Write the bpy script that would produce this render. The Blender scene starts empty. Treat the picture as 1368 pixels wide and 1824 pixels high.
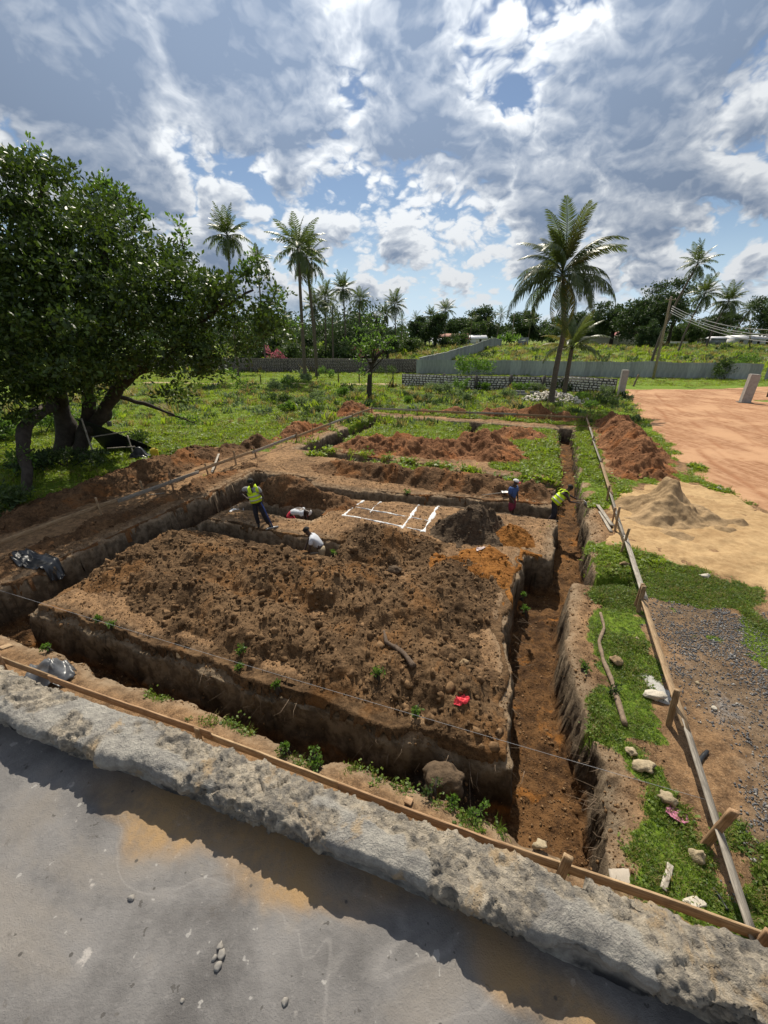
import bpy, bmesh, math, random
import numpy as np
from mathutils import Vector, Matrix, Euler
scene = bpy.context.scene
COL = scene.collection
R = math.radians

# ------------------------------------------------------------------ camera
cam_d = bpy.data.cameras.new('camera')
cam = bpy.data.objects.new('camera', cam_d); COL.objects.link(cam)
cam_d.sensor_fit = 'VERTICAL'; cam_d.sensor_height = 36.0; cam_d.sensor_width = 27.0
cam_d.lens = 36.0 * 745.0 / 1824.0
cam_d.clip_start = 0.05; cam_d.clip_end = 6000
cam.location = (0, 0, 6.0)
cam.rotation_euler = (R(90 - 22.72), 0, 0)
scene.camera = cam

# ------------------------------------------------------------------ sun, sky, exposure
SUN_EL, SUN_AZ = R(53), R(-2)          # azimuth measured from +Y towards +X
sun_d = bpy.data.lights.new('sun', 'SUN'); sun_d.energy = 5.0; sun_d.angle = R(0.5)
sun_d.color = (1.0, 0.92, 0.78)
sun = bpy.data.objects.new('sun', sun_d); COL.objects.link(sun)
SUN = Vector((math.sin(SUN_AZ) * math.cos(SUN_EL), math.cos(SUN_AZ) * math.cos(SUN_EL), math.sin(SUN_EL)))
sun.rotation_euler = (-SUN).to_track_quat('-Z', 'Y').to_euler()
sun.location = SUN * 80
vs = scene.view_settings
scene.display_settings.display_device = 'sRGB'
vs.view_transform = 'Standard'; vs.look = 'None'; vs.exposure = 0.32; vs.gamma = 1.0; vs.use_curve_mapping = False

class NT:
    """small helper for building node trees"""
    def __init__(s, tree): s.t = tree
    def n(s, typ, ins=None, **props):
        nd = s.t.nodes.new(typ)
        for k, v in props.items(): setattr(nd, k, v)
        if ins:
            for k, v in ins.items():
                sock = nd.inputs[k]
                if isinstance(v, bpy.types.NodeSocket): s.t.links.new(v, sock)
                else: sock.default_value = v
        return nd
    def m(s, op, a, b=0.0, clamp=False):
        nd = s.n('ShaderNodeMath', {0: a, 1: b}, operation=op); nd.use_clamp = clamp
        return nd.outputs[0]
    def mix(s, f, a, b, mode='MIX'):
        nd = s.n('ShaderNodeMix', data_type='RGBA', blend_type=mode)
        for k, v in ((0, f), (6, a), (7, b)):
            if isinstance(v, bpy.types.NodeSocket): s.t.links.new(v, nd.inputs[k])
            else:
                nd.inputs[k].default_value = v if k == 0 else ((*v, 1.0) if len(v) == 3 else v)
        return nd.outputs[2]
    def ramp(s, f, a, b, lo=0.0, hi=1.0):
        nd = s.n('ShaderNodeMapRange', {0: f, 1: a, 2: b, 3: lo, 4: hi}); nd.interpolation_type = 'SMOOTHSTEP'
        return nd.outputs[0]
    def noise(s, vec, scale, detail=5, rough=0.55, dist=0.0):
        nd = s.n('ShaderNodeTexNoise', {'Scale': scale, 'Detail': detail, 'Roughness': rough, 'Distortion': dist})
        if vec is not None: s.t.links.new(vec, nd.inputs['Vector'])
        return nd.outputs['Fac']
    def vor(s, vec, scale, feature='F1', out='Distance', rnd=1.0):
        nd = s.n('ShaderNodeTexVoronoi', {'Scale': scale, 'Randomness': rnd}, feature=feature)
        if vec is not None: s.t.links.new(vec, nd.inputs['Vector'])
        return nd.outputs[out]
    def vm(s, op, a, b=None):
        nd = s.n('ShaderNodeVectorMath', operation=op)
        for i, v in enumerate((a, b)):
            if v is None: continue
            if isinstance(v, bpy.types.NodeSocket): s.t.links.new(v, nd.inputs[i])
            else: nd.inputs[i].default_value = v
        return nd

def build_world():
    w = bpy.data.worlds.new('World'); scene.world = w; w.use_nodes = True
    t = w.node_tree; t.nodes.clear(); N = NT(t)
    STR = 0.1
    sky = N.n('ShaderNodeTexSky', sky_type='NISHITA', sun_disc=False)
    sky.sun_elevation = SUN_EL; sky.sun_rotation = SUN_AZ
    sky.altitude = 0; sky.air_density = 1.0; sky.dust_density = 0.3; sky.ozone_density = 2.0
    d = N.vm('NORMALIZE', N.n('ShaderNodeTexCoord').outputs['Generated']).outputs[0]
    sep = N.n('ShaderNodeSeparateXYZ', {0: d})
    dz = N.m('MAXIMUM', sep.outputs[2], 0.0)
    sc = N.m('DIVIDE', 1.55, N.m('ADD', dz, 0.62))
    comb = N.n('ShaderNodeCombineXYZ', {0: N.m('MULTIPLY', sep.outputs[0], sc), 1: N.m('MULTIPLY', sep.outputs[1], sc), 2: N.m('MULTIPLY', dz, N.m('MULTIPLY', sc, 0.95))})
    P0 = comb.outputs[0]
    # where the large clouds and the gaps between them stand: direction, radius, amount
    blobs = [((-.27,.885,.38),.17,.13), ((.13,.95,.27),.13,.13), ((.40,.87,.25),.20,.10), ((-.50,.80,.33),.18,.09), ((.03,.93,.36),.10,.08), ((.24,.91,.31),.10,.06),
             ((-.335,.895,.305),.055,-.17), ((-.035,.92,.40),.05,-.12), ((-.07,.86,.50),.07,-.12), ((-.25,.93,.285),.05,-.15),
             ((.215,.91,.36),.04,-.12), ((.45,.89,.09),.16,-.05), ((.16,.985,.03),.12,-.10), ((-.05,1,.08),.12,.03), ((.30,.84,.46),.10,-.05), ((.38,.90,.36),.07,.06)]
    bias = None
    for c, rad, amp in blobs:
        v = Vector(c).normalized()
        dist = N.vm('DISTANCE', d, tuple(v)); 
        g = N.ramp(dist.outputs['Value'], 0.0, rad * 1.5, amp, 0.0)
        bias = g if bias is None else N.m('ADD', bias, g)
    warp = N.n('ShaderNodeTexNoise', {'Vector': P0, 'Scale': 3.2, 'Detail': 4, 'Roughness': .55}).outputs['Color']
    W0 = N.vm('SCALE', N.vm('SUBTRACT', warp, (.5, .5, .5)).outputs[0]); W0.inputs['Scale'].default_value = .16
    def dens(P):
        Q = N.vm('ADD', P, W0.outputs[0]).outputs[0]
        tot = N.m('ADD', N.m('MULTIPLY', N.noise(P, 1.25, 2, .5), .62), bias); low = None
        for i, (f, a) in enumerate(((2.9, .36), (6.5, .25), (14.5, .13), (31, .06), (66, .03))):
            n = N.noise(Q, f, 1.0, .5)
            tot = N.m('ADD', tot, N.m('MULTIPLY', N.m('ABSOLUTE', N.m('SUBTRACT', n, .5)), a * 2.2))
            if i == 1: low = tot
        return tot, low
    D0, L0 = dens(P0)
    cover = N.ramp(D0, 0.40, 0.475)
    # light reaching each point: what stands between it and the sun, in three steps through the same field
    ssc = 1.55 / (SUN.z + .62)
    step = N.vm('NORMALIZE', N.vm('SUBTRACT', (SUN.x * ssc, SUN.y * ssc, SUN.z * ssc * .95), P0).outputs[0]).outputs[0]
    tau = None
    for dist_, wgt, fine in ((.030, 3.6, True), (.085, 3.4, True), (.22, 1.2, False)):
        o_ = N.vm('SCALE', step); o_.inputs['Scale'].default_value = dist_
        Di, Li = dens(N.vm('ADD', P0, o_.outputs[0]).outputs[0])
        if dist_ == .030: rel = N.m('SUBTRACT', D0, Di)
        if dist_ == .085: rel2 = N.m('SUBTRACT', D0, Di)
        q = N.m('MULTIPLY', N.m('MAXIMUM', N.m('SUBTRACT', Di if fine else N.m('ADD', Li, .06), .47), 0.0), wgt)
        tau = q if tau is None else N.m('ADD', tau, q)
    own = N.m('MULTIPLY', N.m('MAXIMUM', N.m('SUBTRACT', N.m('ADD', L0, .05), .49), 0.0), 3.4)
    lit = N.m('EXPONENT', N.m('MULTIPLY', N.m('ADD', tau, own), -1.35))
    relief = N.m('ADD', N.m('MULTIPLY', rel, 4.5), N.m('MULTIPLY', rel2, 3.2))
    lit = N.m('ADD', lit, N.m('MULTIPLY', relief, N.ramp(lit, 0, .6, .25, .6)), True)
    sd = N.vm('DOT_PRODUCT', d, tuple(SUN)).outputs['Value']
    glow = N.ramp(sd, 0.62, 0.97, 0.90, 1.45)
    k = 1.0 / STR
    ccol = N.mix(lit, tuple(x * k for x in (.178, .232, .325)), tuple(x * k for x in (.66, .685, .71)))
    cg = N.vm('SCALE', ccol); t.links.new(glow, cg.inputs['Scale'])
    skyc = N.n('ShaderNodeHueSaturation', {'Saturation': 1.0, 'Value': 0.66, 'Color': sky.outputs[0]}).outputs[0]
    skyc = N.mix(N.ramp(dz, .22, .0, 0.0, .80), skyc, tuple(x * k for x in (.50, .64, .80)))   # pale moist air over the horizon
    # low clouds thin out into the pale air just over the horizon
    cov2 = N.m('MULTIPLY', cover, N.ramp(dz, 0.0, 0.10, 0.25, 1.0))
    col = N.mix(cov2, skyc, cg.outputs[0])
    bg = N.n('ShaderNodeBackground', {'Color': col, 'Strength': STR})
    out = N.n('ShaderNodeOutputWorld', {'Surface': bg.outputs[0]})
build_world()
scene.world.cycles.sampling_method = 'MANUAL'
scene.world.cycles.sample_map_resolution = 512

# ------------------------------------------------------------------ numpy noise
def _h(ix, iy, iz, seed):
    h = (ix * 374761393 + iy * 668265263 + iz * 2147483647 + seed * 974634777) & 0xFFFFFFFF
    h = ((h ^ (h >> 13)) * 1274126177) & 0xFFFFFFFF
    return ((h ^ (h >> 16)) & 0xFFFF) / 65535.0
def vnoise(x, y, z=0.0, seed=0):
    x, y, z = np.broadcast_arrays(np.asarray(x, float), np.asarray(y, float), np.asarray(z, float))
    ix, iy, iz = np.floor(x).astype(np.int64), np.floor(y).astype(np.int64), np.floor(z).astype(np.int64)
    fx, fy, fz = x - ix, y - iy, z - iz
    fx, fy, fz = [f * f * f * (f * (f * 6 - 15) + 10) for f in (fx, fy, fz)]
    def pl(k):
        a = _h(ix, iy, iz + k, seed) * (1 - fx) + _h(ix + 1, iy, iz + k, seed) * fx
        b = _h(ix, iy + 1, iz + k, seed) * (1 - fx) + _h(ix + 1, iy + 1, iz + k, seed) * fx
        return a * (1 - fy) + b * fy
    if not np.any(fz): return pl(0) * 2 - 1
    return (pl(0) * (1 - fz) + pl(1) * fz) * 2 - 1
def fbm(x, y, z=0.0, seed=0, oct=4, gain=.5):
    v, a, f = 0.0, 1.0, 1.0
    for o in range(oct):
        v = v + a * vnoise(np.asarray(x) * f + o * 17.3, np.asarray(y) * f - o * 9.1, np.asarray(z) * f, seed + o); a *= gain; f *= 2.03
    return v
def sstep(a, b, x):
    t = np.clip((np.asarray(x, float) - a) / (b - a), 0, 1); return t * t * (3 - 2 * t)
def poly_sd(x, y, poly):
    """signed distance to a polygon, positive inside"""
    x = np.asarray(x, float); y = np.asarray(y, float)
    d = np.full(x.shape, 1e18); ins = np.zeros(x.shape, bool); n = len(poly)
    for i in range(n):
        ax, ay = poly[i]; bx_, by_ = poly[(i + 1) % n]
        ex, ey = bx_ - ax, by_ - ay
        t = np.clip(((x - ax) * ex + (y - ay) * ey) / (ex * ex + ey * ey + 1e-12), 0, 1)
        d = np.minimum(d, (x - ax - t * ex) ** 2 + (y - ay - t * ey) ** 2)
        c = ((ay > y) != (by_ > y)) & (x < ex * (y - ay) / (ey if abs(ey) > 1e-12 else 1e-12) + ax)
        ins ^= c
    return np.where(ins, 1, -1) * np.sqrt(d)

# ------------------------------------------------------------------ mesh helpers
def mk_mesh(name, V, Fs, mat=None, smooth=False, attrs=None):
    """Fs: list of index arrays (n,3) / (n,4), or one array"""
    V = np.asarray(V, np.float32).reshape(-1, 3)
    if isinstance(Fs, np.ndarray): Fs = [Fs]
    Fs = [np.asarray(f, np.int32) for f in Fs if len(f)]
    me = bpy.data.meshes.new(name)
    me.vertices.add(len(V)); me.vertices.foreach_set('co', V.ravel())
    loops = np.concatenate([f.ravel() for f in Fs]); tot = np.concatenate([np.full(len(f), f.shape[1], np.int32) for f in Fs])
    st = np.concatenate([[0], np.cumsum(tot)[:-1]]).astype(np.int32)
    me.loops.add(len(loops)); me.loops.foreach_set('vertex_index', loops)
    me.polygons.add(len(tot)); me.polygons.foreach_set('loop_start', st); me.polygons.foreach_set('loop_total', tot)
    if smooth: me.polygons.foreach_set('use_smooth', np.ones(len(tot), bool))
    me.update(calc_edges=True); me.validate()
    if attrs:
        for k, a in attrs.items():
            at = me.attributes.new(k, 'FLOAT', 'POINT'); at.data.foreach_set('value', np.asarray(a, np.float32).ravel())
    if mat: me.materials.append(mat)
    return me
def link(name, me, parent=None, loc=None, **p):
    o = bpy.data.objects.new(name, me); COL.objects.link(o)
    if loc is not None: o.location = loc
    if parent is not None: o.parent = parent
    for k, v in p.items(): o[k] = v
    return o
def obj(name, V, Fs, mat, parent=None, smooth=False, attrs=None, loc=None, **p):
    return link(name, mk_mesh(name, V, Fs, mat, smooth, attrs), parent, loc, **p)
def thing(name, label, cat, loc=(0, 0, 0), rz=0.0, group=None):
    o = bpy.data.objects.new(name, None); COL.objects.link(o); o.empty_display_size = .2
    o.location = loc; o.rotation_euler = (0, 0, rz); tag(o, label, cat, group); return o
def tag(o, label, cat, group=None):
    o['label'] = label; o['category'] = cat
    if group: o['group'] = group
    return o
class MB:
    """collects geometry for one mesh"""
    def __init__(s): s.V = []; s.Q = []; s.T = []; s.k = 0
    def add(s, V, Q=None, T=None):
        V = np.asarray(V, float).reshape(-1, 3)
        if Q is not None and len(Q): s.Q.append(np.asarray(Q, int) + s.k)
        if T is not None and len(T): s.T.append(np.asarray(T, int) + s.k)
        s.V.append(V); s.k += len(V)
    def box(s, c, d, rot=None):
        c = np.array(c, float); d = np.array(d, float) / 2
        V = np.array([[x, y, z] for x in (-1, 1) for y in (-1, 1) for z in (-1, 1)], float) * d
        if rot is not None: V = V @ np.array(rot.to_matrix() if hasattr(rot, 'to_matrix') else rot).T
        s.add(V + c, [[0, 1, 3, 2], [4, 6, 7, 5], [0, 4, 5, 1], [2, 3, 7, 6], [0, 2, 6, 4], [1, 5, 7, 3]])
    def tube(s, pts, rad, n=8, cap=True, flat=None):
        pts = np.asarray(pts, float); m = len(pts); rad = np.broadcast_to(np.asarray(rad, float), (m,))
        tan = np.gradient(pts, axis=0); tan /= np.linalg.norm(tan, axis=1)[:, None] + 1e-12
        up = np.array([0, 0, 1.]) if abs(tan[0, 2]) < .9 else np.array([0, 1., 0])
        V = []
        for i in range(m):
            a = np.cross(up, tan[i]); a /= np.linalg.norm(a) + 1e-12; b = np.cross(tan[i], a)
            up = b
            an = np.linspace(0, 2 * np.pi, n, endpoint=False)
            V.append(pts[i] + rad[i] * (np.cos(an)[:, None] * a * (flat[0] if flat else 1) + np.sin(an)[:, None] * b * (flat[1] if flat else 1)))
        i, j = np.meshgrid(np.arange(m - 1), np.arange(n), indexing='ij'); i = i.ravel(); j = j.ravel(); k = (j + 1) % n
        Q = np.stack([i * n + j, i * n + k, (i + 1) * n + k, (i + 1) * n + j], 1)
        V = np.concatenate(V); T = None
        if cap:
            V = np.concatenate([V, pts[:1], pts[-1:]]); c0 = m * n; jj = np.arange(n); kk = (jj + 1) % n
            T = np.concatenate([np.stack([kk, jj, np.full(n, c0)], 1), np.stack([(m - 1) * n + jj, (m - 1) * n + kk, np.full(n, c0 + 1)], 1)])
        s.add(V, Q, T)
    def mesh(s, name, mat, smooth=False, attrs=None):
        Fs = []
        if s.Q: Fs.append(np.concatenate(s.Q))
        if s.T: Fs.append(np.concatenate(s.T))
        return mk_mesh(name, np.concatenate(s.V), Fs, mat, smooth, attrs)
    def obj(s, name, mat, parent=None, smooth=False, loc=None, **p):
        return link(name, s.mesh(name, mat, smooth), parent, loc, **p)
def grid_faces(nu, nv, keep=None):
    i, j = np.meshgrid(np.arange(nu - 1), np.arange(nv - 1), indexing='ij')
    Q = np.stack([i * nv + j, (i + 1) * nv + j, (i + 1) * nv + j + 1, i * nv + j + 1], -1).reshape(-1, 4)
    if keep is not None: Q = Q[keep.ravel()[Q].any(axis=1)]
    return Q
def compact(V, Q, attrs=None):
    u, inv = np.unique(Q, return_inverse=True)
    return V[u], inv.reshape(Q.shape), ({k: a[u] for k, a in attrs.items()} if attrs else None)

# ------------------------------------------------------------------ materials
def mat_new(name):
    m = bpy.data.materials.new(name); m.use_nodes = True; t = m.node_tree
    return m, NT(t), t.nodes['Principled BSDF'], t
def set_bump(N, b, h, dist, strength=1.0):
    bp = N.n('ShaderNodeBump', {'Height': h, 'Distance': dist, 'Strength': strength}); N.t.links.new(bp.outputs[0], b.inputs['Normal'])
def simple(name, c, rough=.7, var=.25, scale=6.0, bump=0.0, bscale=40., metal=0.0, c2=None, spec=.3, stretch=None):
    m, N, b, t = mat_new(name)
    v = N.n('ShaderNodeTexCoord').outputs['Object']
    if stretch:
        v = N.n('ShaderNodeMapping', {'Vector': v, 'Scale': stretch}).outputs[0]
    f = N.noise(v, scale, 6, .6)
    c2 = c2 or tuple(x * (1 - var) for x in c); c1 = c if c2 else tuple(x * (1 + var) for x in c)
    t.links.new(N.mix(N.ramp(f, .35, .65), c2, c1), b.inputs['Base Color'])
    b.inputs['Roughness'].default_value = rough; b.inputs['Metallic'].default_value = metal; b.inputs['Specular IOR Level'].default_value = spec
    if bump: set_bump(N, b, N.noise(v, bscale, 6, .65), bump)
    return m
def leaf_mat(name, c, c2, trans=.4, rough=.5, spec=.35, rand='island', tint=1.0):
    m, N, b, t = mat_new(name)
    r = N.n('ShaderNodeNewGeometry').outputs['Random Per Island'] if rand == 'island' else N.n('ShaderNodeObjectInfo').outputs['Random']
    col = N.mix(r, c, c2)
    t.links.new(col, b.inputs['Base Color']); b.inputs['Roughness'].default_value = rough; b.inputs['Specular IOR Level'].default_value = spec
    tc = N.mix(.5, col, (c2[0] * 1.5 * tint, c2[1] * 1.6 * tint, c2[2] * .7 * tint))
    tr = N.n('ShaderNodeBsdfTranslucent', {'Color': tc})
    mx = N.n('ShaderNodeMixShader', {0: trans, 1: b.outputs[0], 2: tr.outputs[0]})
    t.links.new(mx.outputs[0], t.nodes['Material Output'].inputs['Surface'])
    return m
def soil_mat(name, cd, cl, orange=None, amt=.5, bump=.03, big=.8, oscale=.7, spec=.1):
    """loose earth: dark and light crumbs, patches of redder subsoil"""
    m, N, b, t = mat_new(name)
    v = N.n('ShaderNodeTexCoord').outputs['Object']
    f1 = N.noise(v, big, 5, .6); f2 = N.noise(v, 9, 8, .65); f3 = N.noise(v, 42, 5, .7)
    f = N.m('ADD', N.m('MULTIPLY', f1, .4), N.m('ADD', N.m('MULTIPLY', f2, .35), N.m('MULTIPLY', f3, .25)))
    col = N.mix(N.ramp(f, .4, .62), cd, cl)
    if orange: col = N.mix(N.m('MULTIPLY', N.ramp(N.noise(v, oscale, 5, .6, .6), .5, .64), amt), col, orange)
    t.links.new(col, b.inputs['Base Color']); b.inputs['Roughness'].default_value = .95; b.inputs['Specular IOR Level'].default_value = spec
    h = N.m('ADD', N.m('MULTIPLY', f2, 1.6), N.m('ADD', N.m('MULTIPLY', f3, .8), N.m('MULTIPLY', N.vor(v, 14), -.8)))
    set_bump(N, b, h, bump)
    return m

# ------------------------------------------------------------------ instancing of uncountable ground cover
def scatter(name, pts, rot, scl, sources, seed=0):
    """one object of kind stuff: sources (meshes) instanced on points by geometry nodes"""
    n = len(pts)
    me = bpy.data.meshes.new(name); me.vertices.add(n); me.vertices.foreach_set('co', np.asarray(pts, np.float32).ravel())
    a = me.attributes.new('rot', 'FLOAT_VECTOR', 'POINT'); a.data.foreach_set('vector', np.asarray(rot, np.float32).ravel())
    a = me.attributes.new('scl', 'FLOAT', 'POINT'); a.data.foreach_set('value', np.asarray(scl, np.float32).ravel())
    o = link(name, me); o['kind'] = 'stuff'
    coll = bpy.data.collections.new(name + '_kinds')
    for i, sm in enumerate(sources):
        so = bpy.data.objects.new(name + '_piece', sm); coll.objects.link(so)
    ng = bpy.data.node_groups.new(name, 'GeometryNodeTree')
    ng.interface.new_socket('Geometry', in_out='INPUT', socket_type='NodeSocketGeometry')
    ng.interface.new_socket('Geometry', in_out='OUTPUT', socket_type='NodeSocketGeometry')
    N = NT(ng)
    gi = N.n('NodeGroupInput'); go = N.n('NodeGroupOutput')
    ci = N.n('GeometryNodeCollectionInfo', {'Collection': coll, 'Separate Children': True, 'Reset Children': True})
    nr = N.n('GeometryNodeInputNamedAttribute', {'Name': 'rot'}, data_type='FLOAT_VECTOR')
    nsl = N.n('GeometryNodeInputNamedAttribute', {'Name': 'scl'}, data_type='FLOAT')
    rv = N.n('FunctionNodeRandomValue', data_type='INT'); 
    rv.inputs[4].default_value = 0; rv.inputs[5].default_value = len(sources) - 1
    ip = N.n('GeometryNodeInstanceOnPoints', {'Points': gi.outputs[0], 'Instance': ci.outputs[0], 'Pick Instance': True, 'Instance Index': rv.outputs[2],
                                              'Rotation': nr.outputs[0], 'Scale': nsl.outputs[0]})
    ng.links.new(ip.outputs[0], go.inputs[0])
    md = o.modifiers.new('scatter', 'NODES'); md.node_group = ng
    return o

# ================================================================== the ground
# plot frame: s runs along the near board (right to left), r runs from the near board away
PA = R(21.3); PO = (3.796, 2.286)
def to_xy(s, r):
    s = np.asarray(s, float); r = np.asarray(r, float)
    return PO[0] - s * math.cos(PA) + r * math.sin(PA), PO[1] + s * math.sin(PA) + r * math.cos(PA)
def to_sr(x, y):
    x = np.asarray(x, float) - PO[0]; y = np.asarray(y, float) - PO[1]
    return -x * math.cos(PA) + y * math.sin(PA), x * math.sin(PA) + y * math.cos(PA)
# foundation trenches: s0, s1, r0, r1, depth, shear of r with s
TRENCH = [(1.40, 15.3, .42, 1.28, 1.30, 0), (1.24, 2.48, .40, 8.5, 1.35, 9), (.88, 1.95, 7.4, 29.6, 1.15, 0), (13.75, 15.5, .42, 12.4, 1.25, 0),
          (14.5, 16.3, 17.0, 29.3, 1.0, 0), (.9, 13.0, 11.1, 12.15, 1.1, -.11), (12.4, 15.6, 10.7, 12.4, 1.0, 0), (1.9, 14.7, 15.6, 16.5, .95, .1),
          (1.9, 16.0, 28.0, 29.0, .9, 0), (7.2, 8.1, 25.0, 28.5, .8, 0), (8.15, 13.7, 6.15, 7.05, 1.10, 0), (10.2, 13.4, 8.40, 9.25, 1.0, 0), (.12, .95, 7.45, 8.0, .8, 0)]
def trench_sd(s, r):
    """largest signed distance into any trench (positive inside) and the depth there"""
    w1 = .10 * vnoise(s * .9, r * .9, seed=3) + .035 * vnoise(s * 2.6, r * 2.6, seed=4) + 0 * vnoise(s * 9, r * 9, seed=5)
    w2 = .10 * vnoise(s * .9, r * .9, seed=13) + .035 * vnoise(s * 2.6, r * 2.6, seed=14) + 0 * vnoise(s * 9, r * 9, seed=15)
    w1 = w1 * 1.35; w2 = w2 * 1.35
    s = s + w1; r = r + w2
    cr = .022 * fbm(s * 3.2, r * 3.2, seed=17, oct=2)
    best = np.full(np.shape(s), -9.0); z = np.zeros(np.shape(s))
    for s0, s1, r0, r1, dep, sh in TRENCH:
        bend = np.interp(r, [0, 2, 3.2, 4.4, 6, 8.5], [-.05, 0, .22, .45, .36, .24]) if sh == 9 else 0.0
        re = r + (sh if sh != 9 else 0) * (8 - s); sb = s - bend
        d = np.minimum(np.minimum(sb - s0, s1 - sb), np.minimum(re - r0, r1 - re))
        best = np.maximum(best, d)
        dp_ = dep - (.72 * np.exp(-((s - 3.5) / .65) ** 2 - ((r - 1.1) / .5) ** 2) if dep == 1.30 else 0)
        if dep == 1.30: z = np.minimum(z, -.26 * sstep(-.42, .02, d + .16 * vnoise(s * 1.7, r * 1.7, seed=19) + 2.2 * cr) * (r > .8))
        z = np.minimum(z, -dp_ * (.93 * sstep(-.02, .11, d + cr) + .07 * sstep(-.30, .05, d + 1.6 * cr)))
    return best, z
ROAD = [(28.434, 51.652), (22.567, 37.902), (19.113, 29.919), (16.457, 23.757), (14.846, 18.673), (14.060, 15.922), (14.125, 14.167), (17.0,13.0), (22.0,9.0), (60.0,14.0), (70,40),
        (39.243, 40.553), (37.055, 44.398), (60,44), (120,30), (130,46), (62,58.5), (38.190, 53.982), (29.797, 53.982)]
SANDG = [(9.000, 15.480), (11.311, 17.092), (13.366, 18.011), (14.311, 16.251), (14.261, 14.327), (16.5,14.2), (17.5,8.5), (12.2,8.6), (9.932, 9.215), (9.470, 9.706), (8.748, 10.428), (7.813, 11.028), (7.353, 11.764)]
def road_h(x, y):
    d = poly_sd(x, y, ROAD) + .45 * fbm(x * .5, y * .5, seed=21, oct=4)
    rut = 0.0
    for off, wd, am, sd_ in ((1.5, .16, 1, 1), (3.1, .18, .9, 2), (5.2, .14, .6, 3), (6.9, .15, .6, 4), (2.2, .08, .5, 5)):
        w_ = poly_sd(x, y, ROAD) + .25 * fbm(x * .16, y * .16, seed=66 + sd_, oct=3)
        rut = rut - .022 * am * np.exp(-((w_ - off) / wd) ** 2) * sstep(-.35, .15, fbm(x * .35, y * .35, seed=70 + sd_, oct=3))
    return d, rut
def base_z(x, y):
    z = .035 * fbm(x * .35, y * .35, seed=31, oct=4)
    far = sstep(26, 45, np.hypot(x, y)); z = z + far * .10 * fbm(x * .22, y * .22, seed=33, oct=3)
    z = z + 3.0 * sstep(76, 150, y + .12 * x) + sstep(80, 160, y) * .35 * fbm(x * .06, y * .06, seed=35, oct=3)
    z = z - .35 * np.exp(-((y - (61.2 - .10 * (x - 30))) / 1.2) ** 2) * sstep(26, 30, x)   # ditch before the iron fence
    return z
def ground_z(x, y):
    s, r = to_sr(x, y)
    near = (np.abs(s - 8) < 12) & (r > -1) & (r < 32)
    tz = trench_sd(s, r)[1] if np.any(near) else 0.0
    dsr = trench_sd(s, r)[0] if np.any(near) else -9.0
    return base_z(x, y) + np.where(near, tz, 0.0) + np.where(near, -.07 * sstep(-.4, 0.0, dsr), 0.0)
HEAPS = []
def heap_h(s, r, gs, lump, seed):
    h = 0.0
    sw = s + .18 * fbm(s * 1.3, r * 1.3, seed=seed + 5, oct=3); rw = r + .18 * fbm(s * 1.3, r * 1.3, seed=seed + 9, oct=3)
    for (cs, cr, ws, wr, a) in gs: h = h + a * np.exp(-((sw - cs) / ws) ** 2 - ((rw - cr) / wr) ** 2)
    env = np.clip(h / .25, 0, 1)
    rg = 1 - np.abs(fbm(s * 2.2, r * 2.2, seed=seed, oct=3))
    h = h + env * lump * (.9 * fbm(s * 1.7, r * 1.7, seed=seed + 1, oct=3) + .5 * (rg - .6) + .26 * fbm(s * 7, r * 7, seed=seed + 2, oct=5, gain=.66))
    h = h - .075
    f = sstep(-.02, .34, -trench_sd(s, r)[0] + .08 * fbm(s * 2, r * 2, seed=seed + 3))
    return h * f - .02 - .5 * sstep(.25, .0, f)
def surf(x, y):
    """height of whatever earth lies at x, y"""
    z = ground_z(x, y); s, r = to_sr(x, y)
    for gs, lump, seed in HEAPS: z = np.maximum(z, base_z(x, y) + heap_h(s, r, gs, lump, seed))
    return z
def sz(x, y): return float(surf(np.array([x]), np.array([y]))[0])

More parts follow.
